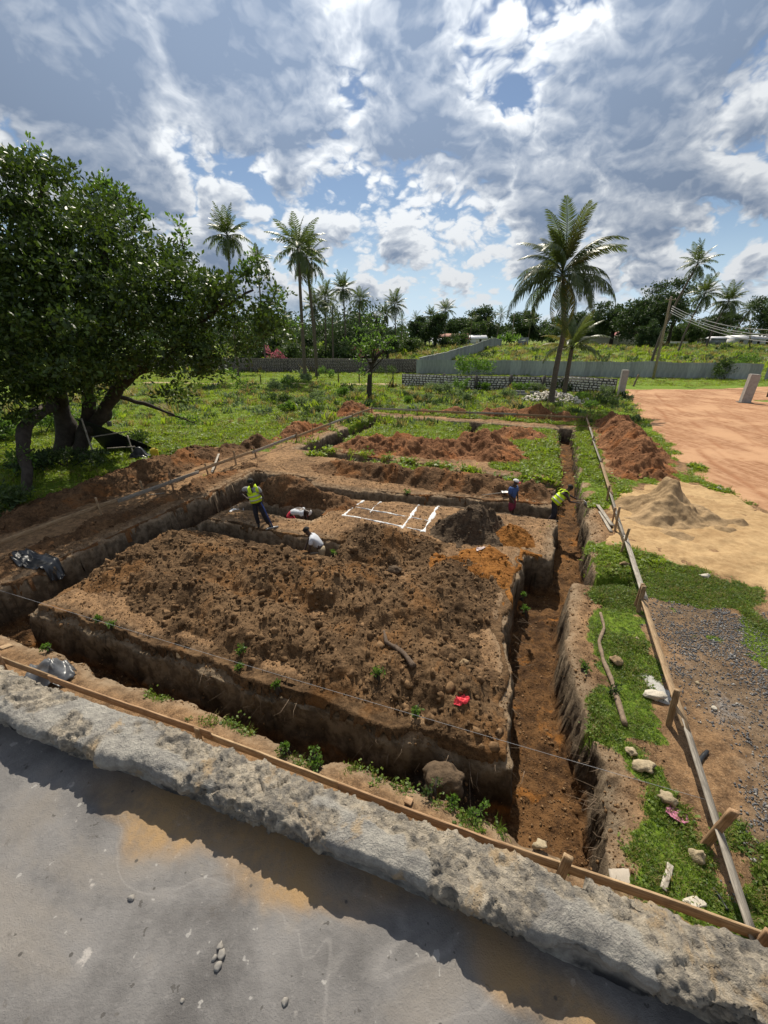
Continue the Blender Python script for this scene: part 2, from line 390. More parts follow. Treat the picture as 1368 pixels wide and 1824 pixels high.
def grow(a, b, step, k=1.12, mx=60):
    out = [a]
    while abs(out[-1] - a) < abs(b - a): 
        out.append(out[-1] + math.copysign(step, b - a)); step = min(step * k, mx)
    return out[1:]
def build_ground():
    s_ax = np.array(sorted(grow(-7, -2500, .2)) + list(np.arange(-7, -1.0, .11)) + list(np.arange(-1.0, 1.14, .043)) + list(np.arange(1.14, 1.50, .018)) + list(np.arange(1.50, 2.3, .043)) + list(np.arange(2.3, 2.98, .02)) + list(np.arange(2.98, 17.4, .043)) + list(np.arange(17.4, 21, .12)) + grow(21, 2500, .15))
    r_ax = np.array(sorted(grow(-2, -300, .3)) + list(np.arange(-2, .1, .09)) + list(np.arange(.1, 1.08, .026)) + list(np.arange(1.08, 1.46, .0115)) + list(np.arange(1.46, 3.0, .026)) + list(np.arange(3, 13.5, .042)) + list(np.arange(13.5, 31, .07)) + grow(31, 3500, .1, 1.05))
    s_ax = np.unique(np.round(s_ax, 3)); r_ax = np.unique(np.round(r_ax, 3))
    S, Rr = np.meshgrid(s_ax, r_ax, indexing='ij'); S = S.ravel(); Rr = Rr.ravel()
    X, Y = to_xy(S, Rr)
    # keep the far sheet level
    Z = base_z(np.clip(X, -400, 400), np.clip(Y, -50, 400))
    sd, tz = trench_sd(S, Rr)
    plot = (S > -.5) & (S < 18) & (Rr > -.5) & (Rr < 31)
    Z = Z + np.where(plot, tz, 0)
    rim = np.where(plot, sstep(-.45, -.02, sd) * (1 - sstep(.0, .1, sd)), 0)
    Z = Z - .05 * rim + np.where(plot, .018 * fbm(S * 3, Rr * 3, seed=41, oct=5, gain=.6), 0)
    inside = np.where(plot, sstep(.0, .15, sd), 0)
    Z = Z + inside * .05 * fbm(S * 2.2, Rr * 2.2, seed=43, oct=5, gain=.6)
    wallm = np.where(plot, sstep(-.06, .03, sd) * sstep(.30, .14, sd), 0)
    k3 = wallm * .05
    X = X + k3 * fbm(X * 3.2, Y * 3.2, Z * 4.5, seed=45, oct=4, gain=.6); Y = Y + k3 * fbm(X * 3.2 + 31, Y * 3.2, Z * 4.5, seed=46, oct=4, gain=.6)
    Z = Z + wallm * .05 * fbm(S * 6, Rr * 6, Z * 5, seed=47, oct=4, gain=.6)
    # ---- where the grass grows
    n1 = fbm(S * .8, Rr * .8, seed=51, oct=5, gain=.6); n2 = fbm(S * 3, Rr * 3, seed=52, oct=4, gain=.6)
    nn = .35 * n1 + .2 * n2
    def box(s0, s1, r0, r1, w=.35):
        return np.clip(np.minimum(np.minimum(S - s0, s1 - S), np.minimum(Rr - r0, r1 - Rr)) / w, -3, 1.5)
    g = np.full(S.shape, -3.0)
    for b in ((.02, 1.02, .15, 2.4), (.02, 1.25, 2.4, 7.4), (-.1, .8, 8.1, 10.0), (1.95, 5.2, 16.8, 25), (7.6, 14.4, 21.5, 27.9), (-.2, .9, 14.0, 30), (-.9, .8, 13.3, 16.0), (14.8, 17, 24, 29), (1.9, 7, 24.5, 28)): g = np.maximum(g, box(*b))
    g = np.maximum(g, np.clip((Rr - 30.4) / .6, -3, 1.5))
    g = np.maximum(g, np.minimum(np.clip((S - 17.6) / .5, -3, 1.5), np.clip((Rr - 15.5 + .2 * n1) / 1.0, -3, 1.5)))
    g = np.maximum(g, np.clip((S - 21.0) / .8, -3, 1.5))
    g = np.where((S > 13.3) & (S < 17.3) & (Rr > 18) & (Rr < 24), np.maximum(g, -.2), g)
    BAND = [(6.184, 11.134), (7.274, 11.611), (7.873, 11.134), (8.705, 10.365), (9.426, 9.649), (9.887, 9.163), (9.080, 8.210), (7.591, 8.320), (6.561, 8.859), (5.802, 7.995), (5.458, 8.909)]
    g = np.maximum(g, np.clip(poly_sd(X, Y, BAND) / .3, -3, 1.2))
    for P in ([(21.495, 35.560), (18.437, 27.510), (16.156, 21.924), (14.283, 19.845), (15.263, 23.116), (20.202, 34.487)], [(16.665, 22.506), (15.820, 18.503), (14.224, 15.001), (13.462, 15.730), (14.155, 18.503)], [(13.907, 20.134), (14.467, 18.503), (13.432, 17.541), (11.909, 17.695), (9.781, 16.946), (10.357, 18.091)],
              [(4.518, 3.137), (4.944, 3.325), (4.788, 2.741), (4.116, 2.264), (4.235, 2.741)], [(4.490, 3.895), (4.944, 3.668), (4.377, 2.960), (4.106, 2.960)], [(8.348, 8.433), (9.270, 8.433), (7.671, 6.546), (7.640, 7.040)]):
        g = np.maximum(g, np.clip(poly_sd(X, Y, P) / .35, -3, .9))
    g = np.maximum(g, np.where((X > 33) & (Y > 30), np.clip((X - 38 + (46 - Y) * .1) / 2, -3, 1.2), -3))
    g = np.maximum(g, np.clip((Y - 61.0 + .1 * (X - 30)) / .6, -3, 1.5))
    g = np.where((S < 0) & (Rr < 7.8), np.maximum(g, -.70 + .6 * n1), g)
    grass = sstep(-.12, .45, g * .8 + 1.25 * nn)
    grass = np.where(plot & (sd > .05), 0, grass)
    gravel = sstep(-.6, .9, np.clip(poly_sd(X, Y, [(6.139, 8.859), (7.969, 8.859), (9.174, 8.320), (11.5,7.5), (9,0), (4.635, 2.960), (4.627, 3.458), (4.952, 4.493), (5.328, 5.827), (5.630, 7.040)]) / .9, -3, .8) + .9 * n1)
    deep = np.where(plot, np.clip(-tz / 1.2, 0, 1), 0)
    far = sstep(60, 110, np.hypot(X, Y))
    attrs = dict(grass=grass, gravel=gravel, deep=deep, rim=rim, far=far)
    m, N, b, t = mat_new('ground')
    at = lambda nme: N.n('ShaderNodeAttribute', attribute_name=nme).outputs['Fac']
    v = N.n('ShaderNodeTexCoord').outputs['Object']
    f0 = N.noise(v, .6, 6, .6); f1 = N.noise(v, 5, 8, .65); f2 = N.noise(v, 34, 6, .7); f3 = N.noise(v, 120, 4, .7)
    mixf = N.m('ADD', N.m('MULTIPLY', f0, .3), N.m('ADD', N.m('MULTIPLY', f1, .4), N.m('MULTIPLY', f2, .3)))
    top = N.mix(N.ramp(mixf, .40, .60), (.105, .062, .034), (.34, .205, .105))
    top = N.mix(N.m('MULTIPLY', N.ramp(N.noise(v, 26, 5, .7), .56, .66), .5), top, (.40, .29, .18))
    sub = N.mix(N.ramp(mixf, .42, .6), (.050, .027, .014), (.17, .088, .036))
    sub = N.mix(N.ramp(N.noise(v, 1.6, 5, .6, .5), .55, .68), sub, (.26, .110, .028))
    hum = N.mix(N.ramp(mixf, .42, .6), (.013, .009, .007), (.050, .034, .022))  # near-black trench walls: their shade is put into the soil colour
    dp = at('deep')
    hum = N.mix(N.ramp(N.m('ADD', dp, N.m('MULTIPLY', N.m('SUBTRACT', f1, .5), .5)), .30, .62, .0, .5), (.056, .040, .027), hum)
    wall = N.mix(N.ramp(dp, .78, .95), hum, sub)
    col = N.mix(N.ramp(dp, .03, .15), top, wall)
    col = N.mix(N.m('MULTIPLY', at('rim'), N.ramp(f1, .4, .6, .3, .8)), col, (.30, .23, .155))
    gv = N.vor(v, 30, out='Color'); gvs = N.n('ShaderNodeSeparateColor', {0: gv}).outputs[0]
    gcol = N.mix(gvs, (.07, .07, .075), (.27, .265, .26))
    gm = N.m('MULTIPLY', at('gravel'), N.ramp(N.m('ADD', N.m('MULTIPLY', f0, .8), N.m('ADD', N.m('MULTIPLY', f1, .3), N.m('MULTIPLY', f2, .3))), .74, .92))
    dirt = N.mix(N.ramp(mixf, .42, .6), (.10, .070, .046), (.25, .175, .11))
    col = N.mix(at('gravel'), col, dirt)
    col = N.mix(gm, col, gcol)
    gr = N.mix(N.ramp(mixf, .38, .62), (.060, .110, .012), (.150, .235, .024))
    gr = N.mix(N.ramp(N.noise(v, 15, 5, .7), .45, .7), gr, (.21, .27, .04))
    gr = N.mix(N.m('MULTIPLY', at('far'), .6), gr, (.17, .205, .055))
    gmask = N.ramp(N.m('ADD', at('grass'), N.m('MULTIPLY', N.m('SUBTRACT', f2, .5), .9)), .35, .62)
    col = N.mix(gmask, col, gr)
    t.links.new(col, b.inputs['Base Color']); b.inputs['Roughness'].default_value = .95; b.inputs['Specular IOR Level'].default_value = .12
    h = N.m('ADD', N.m('MULTIPLY', f1, 1.4), N.m('ADD', f2, N.m('MULTIPLY', f3, .35)))
    set_bump(N, b, h, .035)
    nu, nv = len(s_ax), len(r_ax)
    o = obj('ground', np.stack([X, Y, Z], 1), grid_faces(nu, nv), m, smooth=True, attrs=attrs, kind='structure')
    return S, Rr, X, Y, Z, grass, gravel, sd, plot
GS, GR, GX, GY, GZ, GGRASS, GGRAVEL, GSD, GPLOT = build_ground()

def sheet(name, x_ax, y_ax, dfun, mat, lift=.012):
    X, Y = np.meshgrid(x_ax, y_ax, indexing='ij'); X = X.ravel(); Y = Y.ravel()
    d, extra = dfun(X, Y)
    Z = ground_z(X, Y) + lift + extra - .12 * sstep(.12, -.25, d)
    Z = np.where(d < -.25, Z - .1, Z)
    V, Q, at = compact(np.stack([X, Y, Z], 1), grid_faces(len(x_ax), len(y_ax), d > -.3), dict(rut=np.clip(-extra / .022, 0, 1) + 0 * X))
    return obj(name, V, Q, mat, smooth=True, attrs=at, kind='structure')
def road_mat():
    m, N, b, t = mat_new('red_dirt_road')
    v = N.n('ShaderNodeTexCoord').outputs['Object']
    f0 = N.noise(v, .25, 6, .6); f1 = N.noise(v, 3, 8, .65); f2 = N.noise(v, 30, 6, .7)
    vs_ = N.n('ShaderNodeMapping', {'Vector': v, 'Rotation': (0, 0, R(20)), 'Scale': (2.6, .10, 1)}).outputs[0]
    f4 = N.noise(vs_, 1.2, 6, .6)
    k = N.m('ADD', N.m('MULTIPLY', f1, .5), N.m('MULTIPLY', f4, .5))
    col = N.mix(N.ramp(k, .38, .62), (.26, .128, .064), (.41, .235, .135))
    col = N.mix(N.ramp(f0, .46, .62), col, (.45, .265, .150))
    col = N.mix(N.m('MULTIPLY', N.ramp(f2, .56, .7), .35), col, (.25, .15, .09))
    rt = N.n('ShaderNodeAttribute', attribute_name='rut').outputs['Fac']
    col = N.mix(N.m('MULTIPLY', rt, N.ramp(f1, .35, .6, .25, .8)), col, (.235, .095, .042))
    t.links.new(col, b.inputs['Base Color']); b.inputs['Roughness'].default_value = .95; b.inputs['Specular IOR Level'].default_value = .1
    set_bump(N, b, N.m('ADD', f1, N.m('MULTIPLY', f2, .5)), .05); return m
def sand_mat():
    m, N, b, t = mat_new('building_sand')
    v = N.n('ShaderNodeTexCoord').outputs['Object']
    f0 = N.noise(v, .7, 6, .6); f1 = N.noise(v, 6, 6, .65); f2 = N.noise(v, 60, 4, .7)
    col = N.mix(N.ramp(N.m('ADD', N.m('MULTIPLY', f0, .6), N.m('MULTIPLY', f1, .4)), .38, .62), (.29, .185, .09), (.44, .30, .155))
    col = N.mix(N.m('MULTIPLY', N.ramp(N.vor(v, 16), .12, .04), .55), col, (.13, .09, .055))
    t.links.new(col, b.inputs['Base Color']); b.inputs['Roughness'].default_value = .95; b.inputs['Specular IOR Level'].default_value = .1
    set_bump(N, b, N.m('ADD', f1, N.m('MULTIPLY', f2, .35)), .03); return m
M_SAND = sand_mat()
sheet('dirt_road', np.concatenate([np.arange(13, 45, .16), np.arange(45, 132, 1.2)]), np.arange(8, 61, .16), road_h, road_mat(), lift=.05)
sheet('sand_ground', np.arange(6.4, 18, .055), np.arange(7.8, 18.6, .055),
      lambda x, y: (poly_sd(x, y, SANDG) + .3 * fbm(x * 1.1, y * 1.1, seed=61, oct=5, gain=.6), .03 * fbm(x * 2.5, y * 2.5, seed=62, oct=4)), M_SAND, lift=.035)
sheet('dirt_path', np.arange(-34, 6, .25), np.arange(52, 66, .12),
      lambda x, y: (.9 - np.abs(y - (59.0 - .06 * x) - .4 * fbm(x * .3, 0 * x, seed=64)) + .3 * fbm(x, y, seed=65), 0 * x), simple('path_sand', (.44, .32, .19), .95, .3, 2, .02), lift=.03)

# ------------------------------------------------------------------ heaps of dug earth
M_DARK = soil_mat('dark_topsoil', (.050, .030, .016), (.185, .114, .060), (.21, .098, .032), .45, .026)
M_GREY = soil_mat('grey_brown_soil', (.045, .032, .022), (.135, .096, .062), None, 0, .028)
M_BROWN = soil_mat('brown_soil', (.060, .034, .018), (.19, .108, .055), (.25, .105, .036), .6, .028)
M_RED = soil_mat('red_brown_soil', (.105, .046, .021), (.285, .140, .068), (.30, .11, .035), .5, .028)
M_ORANGE = soil_mat('orange_subsoil', (.14, .055, .013), (.33, .145, .038), None, 0, .035)
CLODS = []
def heap(label, gs, mat, s0, s1, r0, r1, res, lump, seed, kind='heap_of_soil', cat='soil heap', group='heaps of dug soil', clod=0):
    HEAPS.append((gs, lump, seed))
    sa = np.arange(s0, s1, res); ra = np.arange(r0, r1, res)
    S, Rr = np.meshgrid(sa, ra, indexing='ij'); S = S.ravel(); Rr = Rr.ravel(); X, Y = to_xy(S, Rr)
    h = heap_h(S, Rr, gs, lump, seed)
    Z = base_z(X, Y) + h
    V, Q, _ = compact(np.stack([X, Y, Z], 1), grid_faces(len(sa), len(ra), h > -.06))
    o = obj(kind, V, Q, mat, smooth=True); tag(o, label, cat, group)
    if clod:
        rng = np.random.default_rng(seed); area = (s1 - s0) * (r1 - r0)
        n = int(area * clod); cs = rng.uniform(s0, s1, n); cr = rng.uniform(r0, r1, n)
        hh = heap_h(cs, cr, gs, lump, seed); k = hh > .0; cs, cr, hh = cs[k], cr[k], hh[k]
        cx, cy = to_xy(cs, cr); CLODS.append((mat.name, np.stack([cx, cy, base_z(cx, cy) + hh], 1)))
    return o
heap('big dark brown soil heap filling the front of the excavated plot', [(11.6,4.5,1.5,1.0,.62),(13.0,4.4,.65,1.1,.32),(9.3,4.3,1.5,1.0,.52),(7.0,4.4,1.3,1.2,.52),(4.9,4.2,1.1,1.5,.60),(4.3,6.0,1.0,1.0,.38),(3.5,2.3,.8,.7,.46),(5.5,2.2,1.2,.6,.38),(8.0,2.5,1.6,.7,.40),(10.8,2.9,2.0,.7,.40),(13.2,3.2,.8,.8,.25),(6.9,3.3,1.5,.28,-.22),(9.4,3.5,1.2,.3,-.18),(5.2,5.3,.7,.5,-.22),(8.6,5.2,.9,.5,.25)], M_DARK, 2.4, 14.3, 1.2, 8.0, .036, .13, 101, clod=260)
heap('low dark soil heap right of the trench with the man in white', [(7.5,7.5,.8,.7,.62),(6.5,6.9,.9,.8,.55),(5.6,7.6,.8,.7,.35),(7.6,6.3,.5,.6,.35)], M_DARK, 4, 9.2, 5.4, 9.2, .04, .12, 111, clod=220)
heap('orange streaked subsoil heap beside the right trench', [(4.0,7.6,.6,.7,.28),(4.6,6.7,.7,.5,.26),(3.6,6.6,.4,.6,.20)], M_ORANGE, 2.8, 6.2, 5.4, 9, .04, .12, 116, clod=90)
heap('grey brown soil heap in front of the man in blue', [(4.55,9.6,.75,.85,1.0),(4.9,8.9,.6,.5,.4)], M_GREY, 2.9, 7.2, 7.6, 11.6, .04, .13, 121, clod=110)
heap('small orange subsoil heap at the right end of the grey heap', [(3.25,9.3,.48,.55,.55)], M_ORANGE, 2.3, 4.6, 8.0, 10.6, .035, .08, 126, clod=90)
heap('brown soil heap behind the man in the vest with hand on hip', [(12.5,10.0,1.0,.6,1.0),(11.0,9.95,.9,.55,.72),(9.8,9.9,.7,.45,.35)], M_BROWN, 8.4, 14.0, 8.9, 11.6, .04, .12, 131, clod=60)
heap('long brown soil ridge between the two cross trenches', [(11.5,14.1,1.5,.65,.62),(9.2,14.0,1.3,.65,.64),(7.0,13.9,1.3,.65,.70),(4.8,13.8,1.2,.65,.66),(3.0,13.9,.9,.55,.55)], M_BROWN, 1.6, 14, 12.2, 15.8, .05, .14, 141, clod=45)
heap('broad red brown soil heap with two peaks on the rear plot', [(12.4,18.5,1.3,.9,.6),(10.4,19.0,1.2,1.1,.85),(8.4,19.0,1.2,1.0,.75),(6.0,20.6,1.5,1.4,1.25),(4.9,19.0,1.0,.8,.5)], M_RED, 2.6, 15, 16.4, 24, .06, .2, 151, clod=25)
heap('small red brown soil heap behind the two peaked heap', [(4.3,25.2,1.3,1.0,.75)], M_RED, 1.9, 7.2, 22.6, 28, .07, .15, 156, clod=20)
heap('long red brown soil heap between the right board and the red road', [(-1.7,31.5,.9,1.4,.75),(-1.9,28.6,1.0,1.8,1.15),(-2.0,25.4,1.1,1.8,1.10),(-2.0,22.4,1.1,1.7,1.05),(-1.8,19.3,1.0,1.2,.85)], M_RED, -4.6, .6, 16.8, 34, .06, .22, 161, clod=25)
heap('long brown soil heap under the big tree left of the left board', [(19.6,4.4,.8,1.6,.42),(19.9,7.2,1.0,1.8,.55),(20.2,10.2,1.1,1.8,.66),(20.0,12.9,1.0,1.6,.62),(19.0,14.8,.8,1.0,.40)], M_BROWN, 17.6, 23, 2, 17, .06, .14, 171, clod=45)
heap('dark brown soil heap just behind the third post of the left board', [(18.6,16.6,.7,.9,.75)], M_BROWN, 17, 20.6, 14.6, 19, .06, .16, 176, clod=25)
heap('red brown soil heap halfway along the left board', [(18.2,20.4,.7,1.5,.95),(17.7,22.4,.5,1.0,.4)], M_RED, 16.6, 20.2, 17.6, 25, .06, .18, 181, clod=25)
heap('red brown soil heap at the far left corner of the boards', [(18.4,29.4,1.1,1.5,1.05),(17.4,27.6,.5,.9,.35)], M_RED, 16, 21.5, 26, 33, .07, .2, 186, clod=20)
heap('low red soil heap behind the middle of the far board', [(10.0,31.9,1.2,.6,.62),(12.6,31.8,1.2,.5,.3)], M_RED, 7.4, 15, 30.5, 34, .08, .15, 191, clod=15)
heap('red soil heap at the foot of the coconut palm', [(6.4,32.3,1.5,.8,.75),(3.6,32.8,1.4,.9,1.0),(1.4,32.3,.8,.7,.55)], M_RED, -.5, 9.5, 30.5, 36, .08, .2, 196, clod=15)
heap('low strip of brown spoil between the left trench and the left board', [(16.5,2.0,.45,1.6,.26),(16.6,5.0,.4,1.5,.30),(16.4,7.8,.4,1.3,.24),(16.6,10.2,.4,1.4,.28),(16.3,13,.5,1.2,.20)], M_BROWN, 15.2, 17.4, .6, 15, .05, .12, 198, clod=60)
# the pile of yellow building sand
def sand_pile():
    gs = [(-1.75,13.6,.72,.85,.92),(-1.75,14.0,.38,.45,.52),(-1.2,12.6,.7,.8,.34),(-2.9,13.6,.7,.7,.34),(-.7,14.0,.6,.7,.26),(-3.9,13.2,.35,.3,.22),(-3.3,12.5,.4,.3,.16),(-1.8,11.4,.5,.4,.16)]
    HEAPS.append((gs, .07, 201))
    sa = np.arange(-5, .6, .035); ra = np.arange(9.8, 17, .035)
    S, Rr = np.meshgrid(sa, ra, indexing='ij'); S = S.ravel(); Rr = Rr.ravel(); X, Y = to_xy(S, Rr)
    h = heap_h(S, Rr, gs, .07, 201)
    h = h + .06 * np.clip(h / .3, 0, 1) * np.abs(fbm(S * 2.4, Rr * 2.4, seed=205, oct=3)) 
    V, Q, _ = compact(np.stack([X, Y, base_z(X, Y) + h], 1), grid_faces(len(sa), len(ra), h > -.06))
    mp = M_SAND.copy(); mp.name = 'sand_of_the_pile'  # darker copy of the sand, the pile's shade put into its colour
    for nd in mp.node_tree.nodes:
        if nd.type == 'MIX' and not nd.inputs[6].is_linked: nd.inputs[6].default_value = (.20, .135, .072, 1); nd.inputs[7].default_value = (.36, .25, .14, 1)
    tag(obj('sand_pile', V, Q, mp, smooth=True), 'pale yellow pile of building sand beside the right board', 'sand pile')
sand_pile()

# ================================================================== the slab one stands on and its broken stone edge
KD = np.array([.9433, -.3320]); KN = np.array([-.3320, -.9433])     # along the edge / towards the slab
KO = np.array([0.0, .86])
def kerb():
    us = np.concatenate([np.arange(-7, -2.2, .03), np.arange(-2.2, 1.5, .0055), np.arange(1.5, 6, .03)])
    nv = 92; tv = np.linspace(0, 1, nv)
    # cross section: outer foot, outer top, inner top, inner foot (offset towards the slab, height over slab)
    prof = np.array([(-.015, -.30), (-.008, .06), (.0, .122), (.012, .138), (.07, .143), (.125, .141), (.160, .130), (.170, .110), (.160, .078), (.140, .055), (.138, .02), (.138, -.02)])
    L = np.concatenate([[0], np.cumsum(np.linalg.norm(np.diff(prof, axis=0), axis=1))]); L /= L[-1]
    # more samples over the top and inner face
    w = np.interp(tv, [0, .12, 1], [0, L[1], 1])
    po = np.interp(w, L, prof[:, 0]); ph = np.interp(w, L, prof[:, 1])
    U, T = np.meshgrid(us, np.arange(nv), indexing='ij'); O = po[T]; Hh = ph[T]
    dh, do_ = np.gradient(ph), np.gradient(po); ln = np.hypot(dh, do_) + 1e-9
    no = (-dh / ln)[T]; nh = (do_ / ln)[T]
    wid = np.interp(us, [-1.75, -1.1, -.5, 0, .35, .8], [1.05, 1.0, .88, .86, .88, .95])[:, None]
    O = O * wid + (.012 * fbm(us * 1.3, 0 * us, seed=71, oct=3))[:, None]
    a1 = fbm(U * 4.5, O * 9, Hh * 9, seed=72, oct=3); a2 = fbm(U * 18, O * 20, Hh * 20, seed=73, oct=4, gain=.6); a3 = fbm(U * 70, O * 70, Hh * 70, seed=76, oct=2)
    inner = sstep(.10, .17, O) * sstep(.0, .05, Hh)
    rough = sstep(-.22, .06, fbm(U * 3.4, O * 5, seed=74, oct=4, gain=.6))          # smooth mortar patches between bare rubble
    pits = -np.clip(-fbm(U * 34, O * 34, Hh * 34, seed=75, oct=2) - .12, 0, 1)
    lip = inner * (.030 * fbm(U * 7, 0 * U, seed=77, oct=5, gain=.62))
    st = np.clip(vnoise(U * 42, O * 42, Hh * 42, seed=78), 0, 1) ** 1.5
    D = .0065 * a1 + (.0025 + .0055 * rough) * a2 + (.0018 + .0045 * rough) * a3 + (.002 + .010 * rough) * pits + .008 * rough * st + .007 * (1 - rough) + lip
    # broken facets: cells with their own height and tilt
    def cells(x, y, z, f, seed):
        x, y, z = x * f, y * f, z * f; ix, iy, iz = [np.floor(q).astype(np.int64) for q in (x, y, z)]; best = np.full(x.shape, 9e9); out = np.zeros(x.shape); hid = np.zeros(x.shape)
        for a in (-1, 0, 1):
            for b2 in (-1, 0, 1):
                for c in (-1, 0, 1):
                    cx, cy, cz = ix + a, iy + b2, iz + c; px_ = cx + _h(cx, cy, cz, seed); py_ = cy + _h(cx, cy, cz, seed + 1); pz_ = cz + _h(cx, cy, cz, seed + 2)
                    dd = (x - px_) ** 2 + (y - py_) ** 2 + (z - pz_) ** 2; k = dd < best
                    val = _h(cx, cy, cz, seed + 3) - .5 + .9 * ((x - px_) * (_h(cx, cy, cz, seed + 4) - .5) + (y - py_) * (_h(cx, cy, cz, seed + 5) - .5) + (z - pz_) * (_h(cx, cy, cz, seed + 6) - .5))
                    best = np.where(k, dd, best); out = np.where(k, val, out); hid = np.where(k, _h(cx, cy, cz, seed + 7), hid)
        return out, hid
    wx = U + .012 * a1 + .004 * a2
    c1, h1 = cells(wx, O, Hh, 14, 300); c2, h2 = cells(wx, O, Hh, 38, 310); c3, h3 = cells(wx, O, Hh, 90, 320)
    D = D * .55 + (.004 + .012 * rough) * c1 + (.0015 + .008 * rough) * c2 + (.0005 + .004 * rough) * c3
    cell = np.clip(.5 * h2 + .3 * h3 + .2 * h1, 0, 1)
    D = np.where(Hh < .0, D * .4, D)
    O = O + no * D; Hh = Hh + nh * D
    X = KO[0] + U * KD[0] + O * KN[0]; Y = KO[1] + U * KD[1] + O * KN[1]; Z = 4.5 + Hh
    m, N, b, t = mat_new('rough_coral_mortar')
    v = N.n('ShaderNodeTexCoord').outputs['Object']
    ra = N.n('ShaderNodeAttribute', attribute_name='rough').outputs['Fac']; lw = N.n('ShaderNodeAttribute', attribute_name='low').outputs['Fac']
    f1 = N.noise(v, 7, 8, .6); f2 = N.noise(v, 45, 8, .7); f3 = N.noise(v, 160, 4, .7)
    k = N.m('ADD', N.m('MULTIPLY', f1, .5), N.m('MULTIPLY', f2, .5))
    c = N.mix(N.ramp(k, .36, .64), (.25, .235, .215), (.46, .43, .375))
    rub = N.mix(N.ramp(k, .4, .62), (.13, .12, .108), (.56, .475, .36))
    ce = N.n('ShaderNodeAttribute', attribute_name='cell').outputs['Fac']
    rub = N.mix(.55, rub, N.mix(N.ramp(ce, .25, .75), (.15, .14, .125), (.54, .46, .35)))
    c = N.mix(N.m('MULTIPLY', ra, .85), c, rub)
    c = N.mix(N.m('MULTIPLY', N.ramp(N.noise(v, 5.5, 5, .65, .8), .57, .68), .75), c, (.47, .34, .20))
    c = N.mix(N.m('MULTIPLY', N.ramp(N.vor(v, 75), .20, .10), N.m('MULTIPLY', ra, .8)), c, (.075, .075, .08))
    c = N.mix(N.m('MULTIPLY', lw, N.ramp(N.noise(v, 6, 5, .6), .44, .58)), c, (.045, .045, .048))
    t.links.new(c, b.inputs['Base Color']); b.inputs['Roughness'].default_value = .92; b.inputs['Specular IOR Level'].default_value = .15
    set_bump(N, b, N.m('ADD', f2, N.m('MULTIPLY', f3, .6)), .02)
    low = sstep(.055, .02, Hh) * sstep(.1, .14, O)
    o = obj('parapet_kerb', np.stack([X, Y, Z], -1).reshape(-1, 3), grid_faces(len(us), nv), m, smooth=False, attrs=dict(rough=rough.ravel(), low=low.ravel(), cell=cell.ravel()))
    tag(o, 'rough broken coral stone and mortar kerb along the edge of the concrete slab', 'kerb')
kerb()
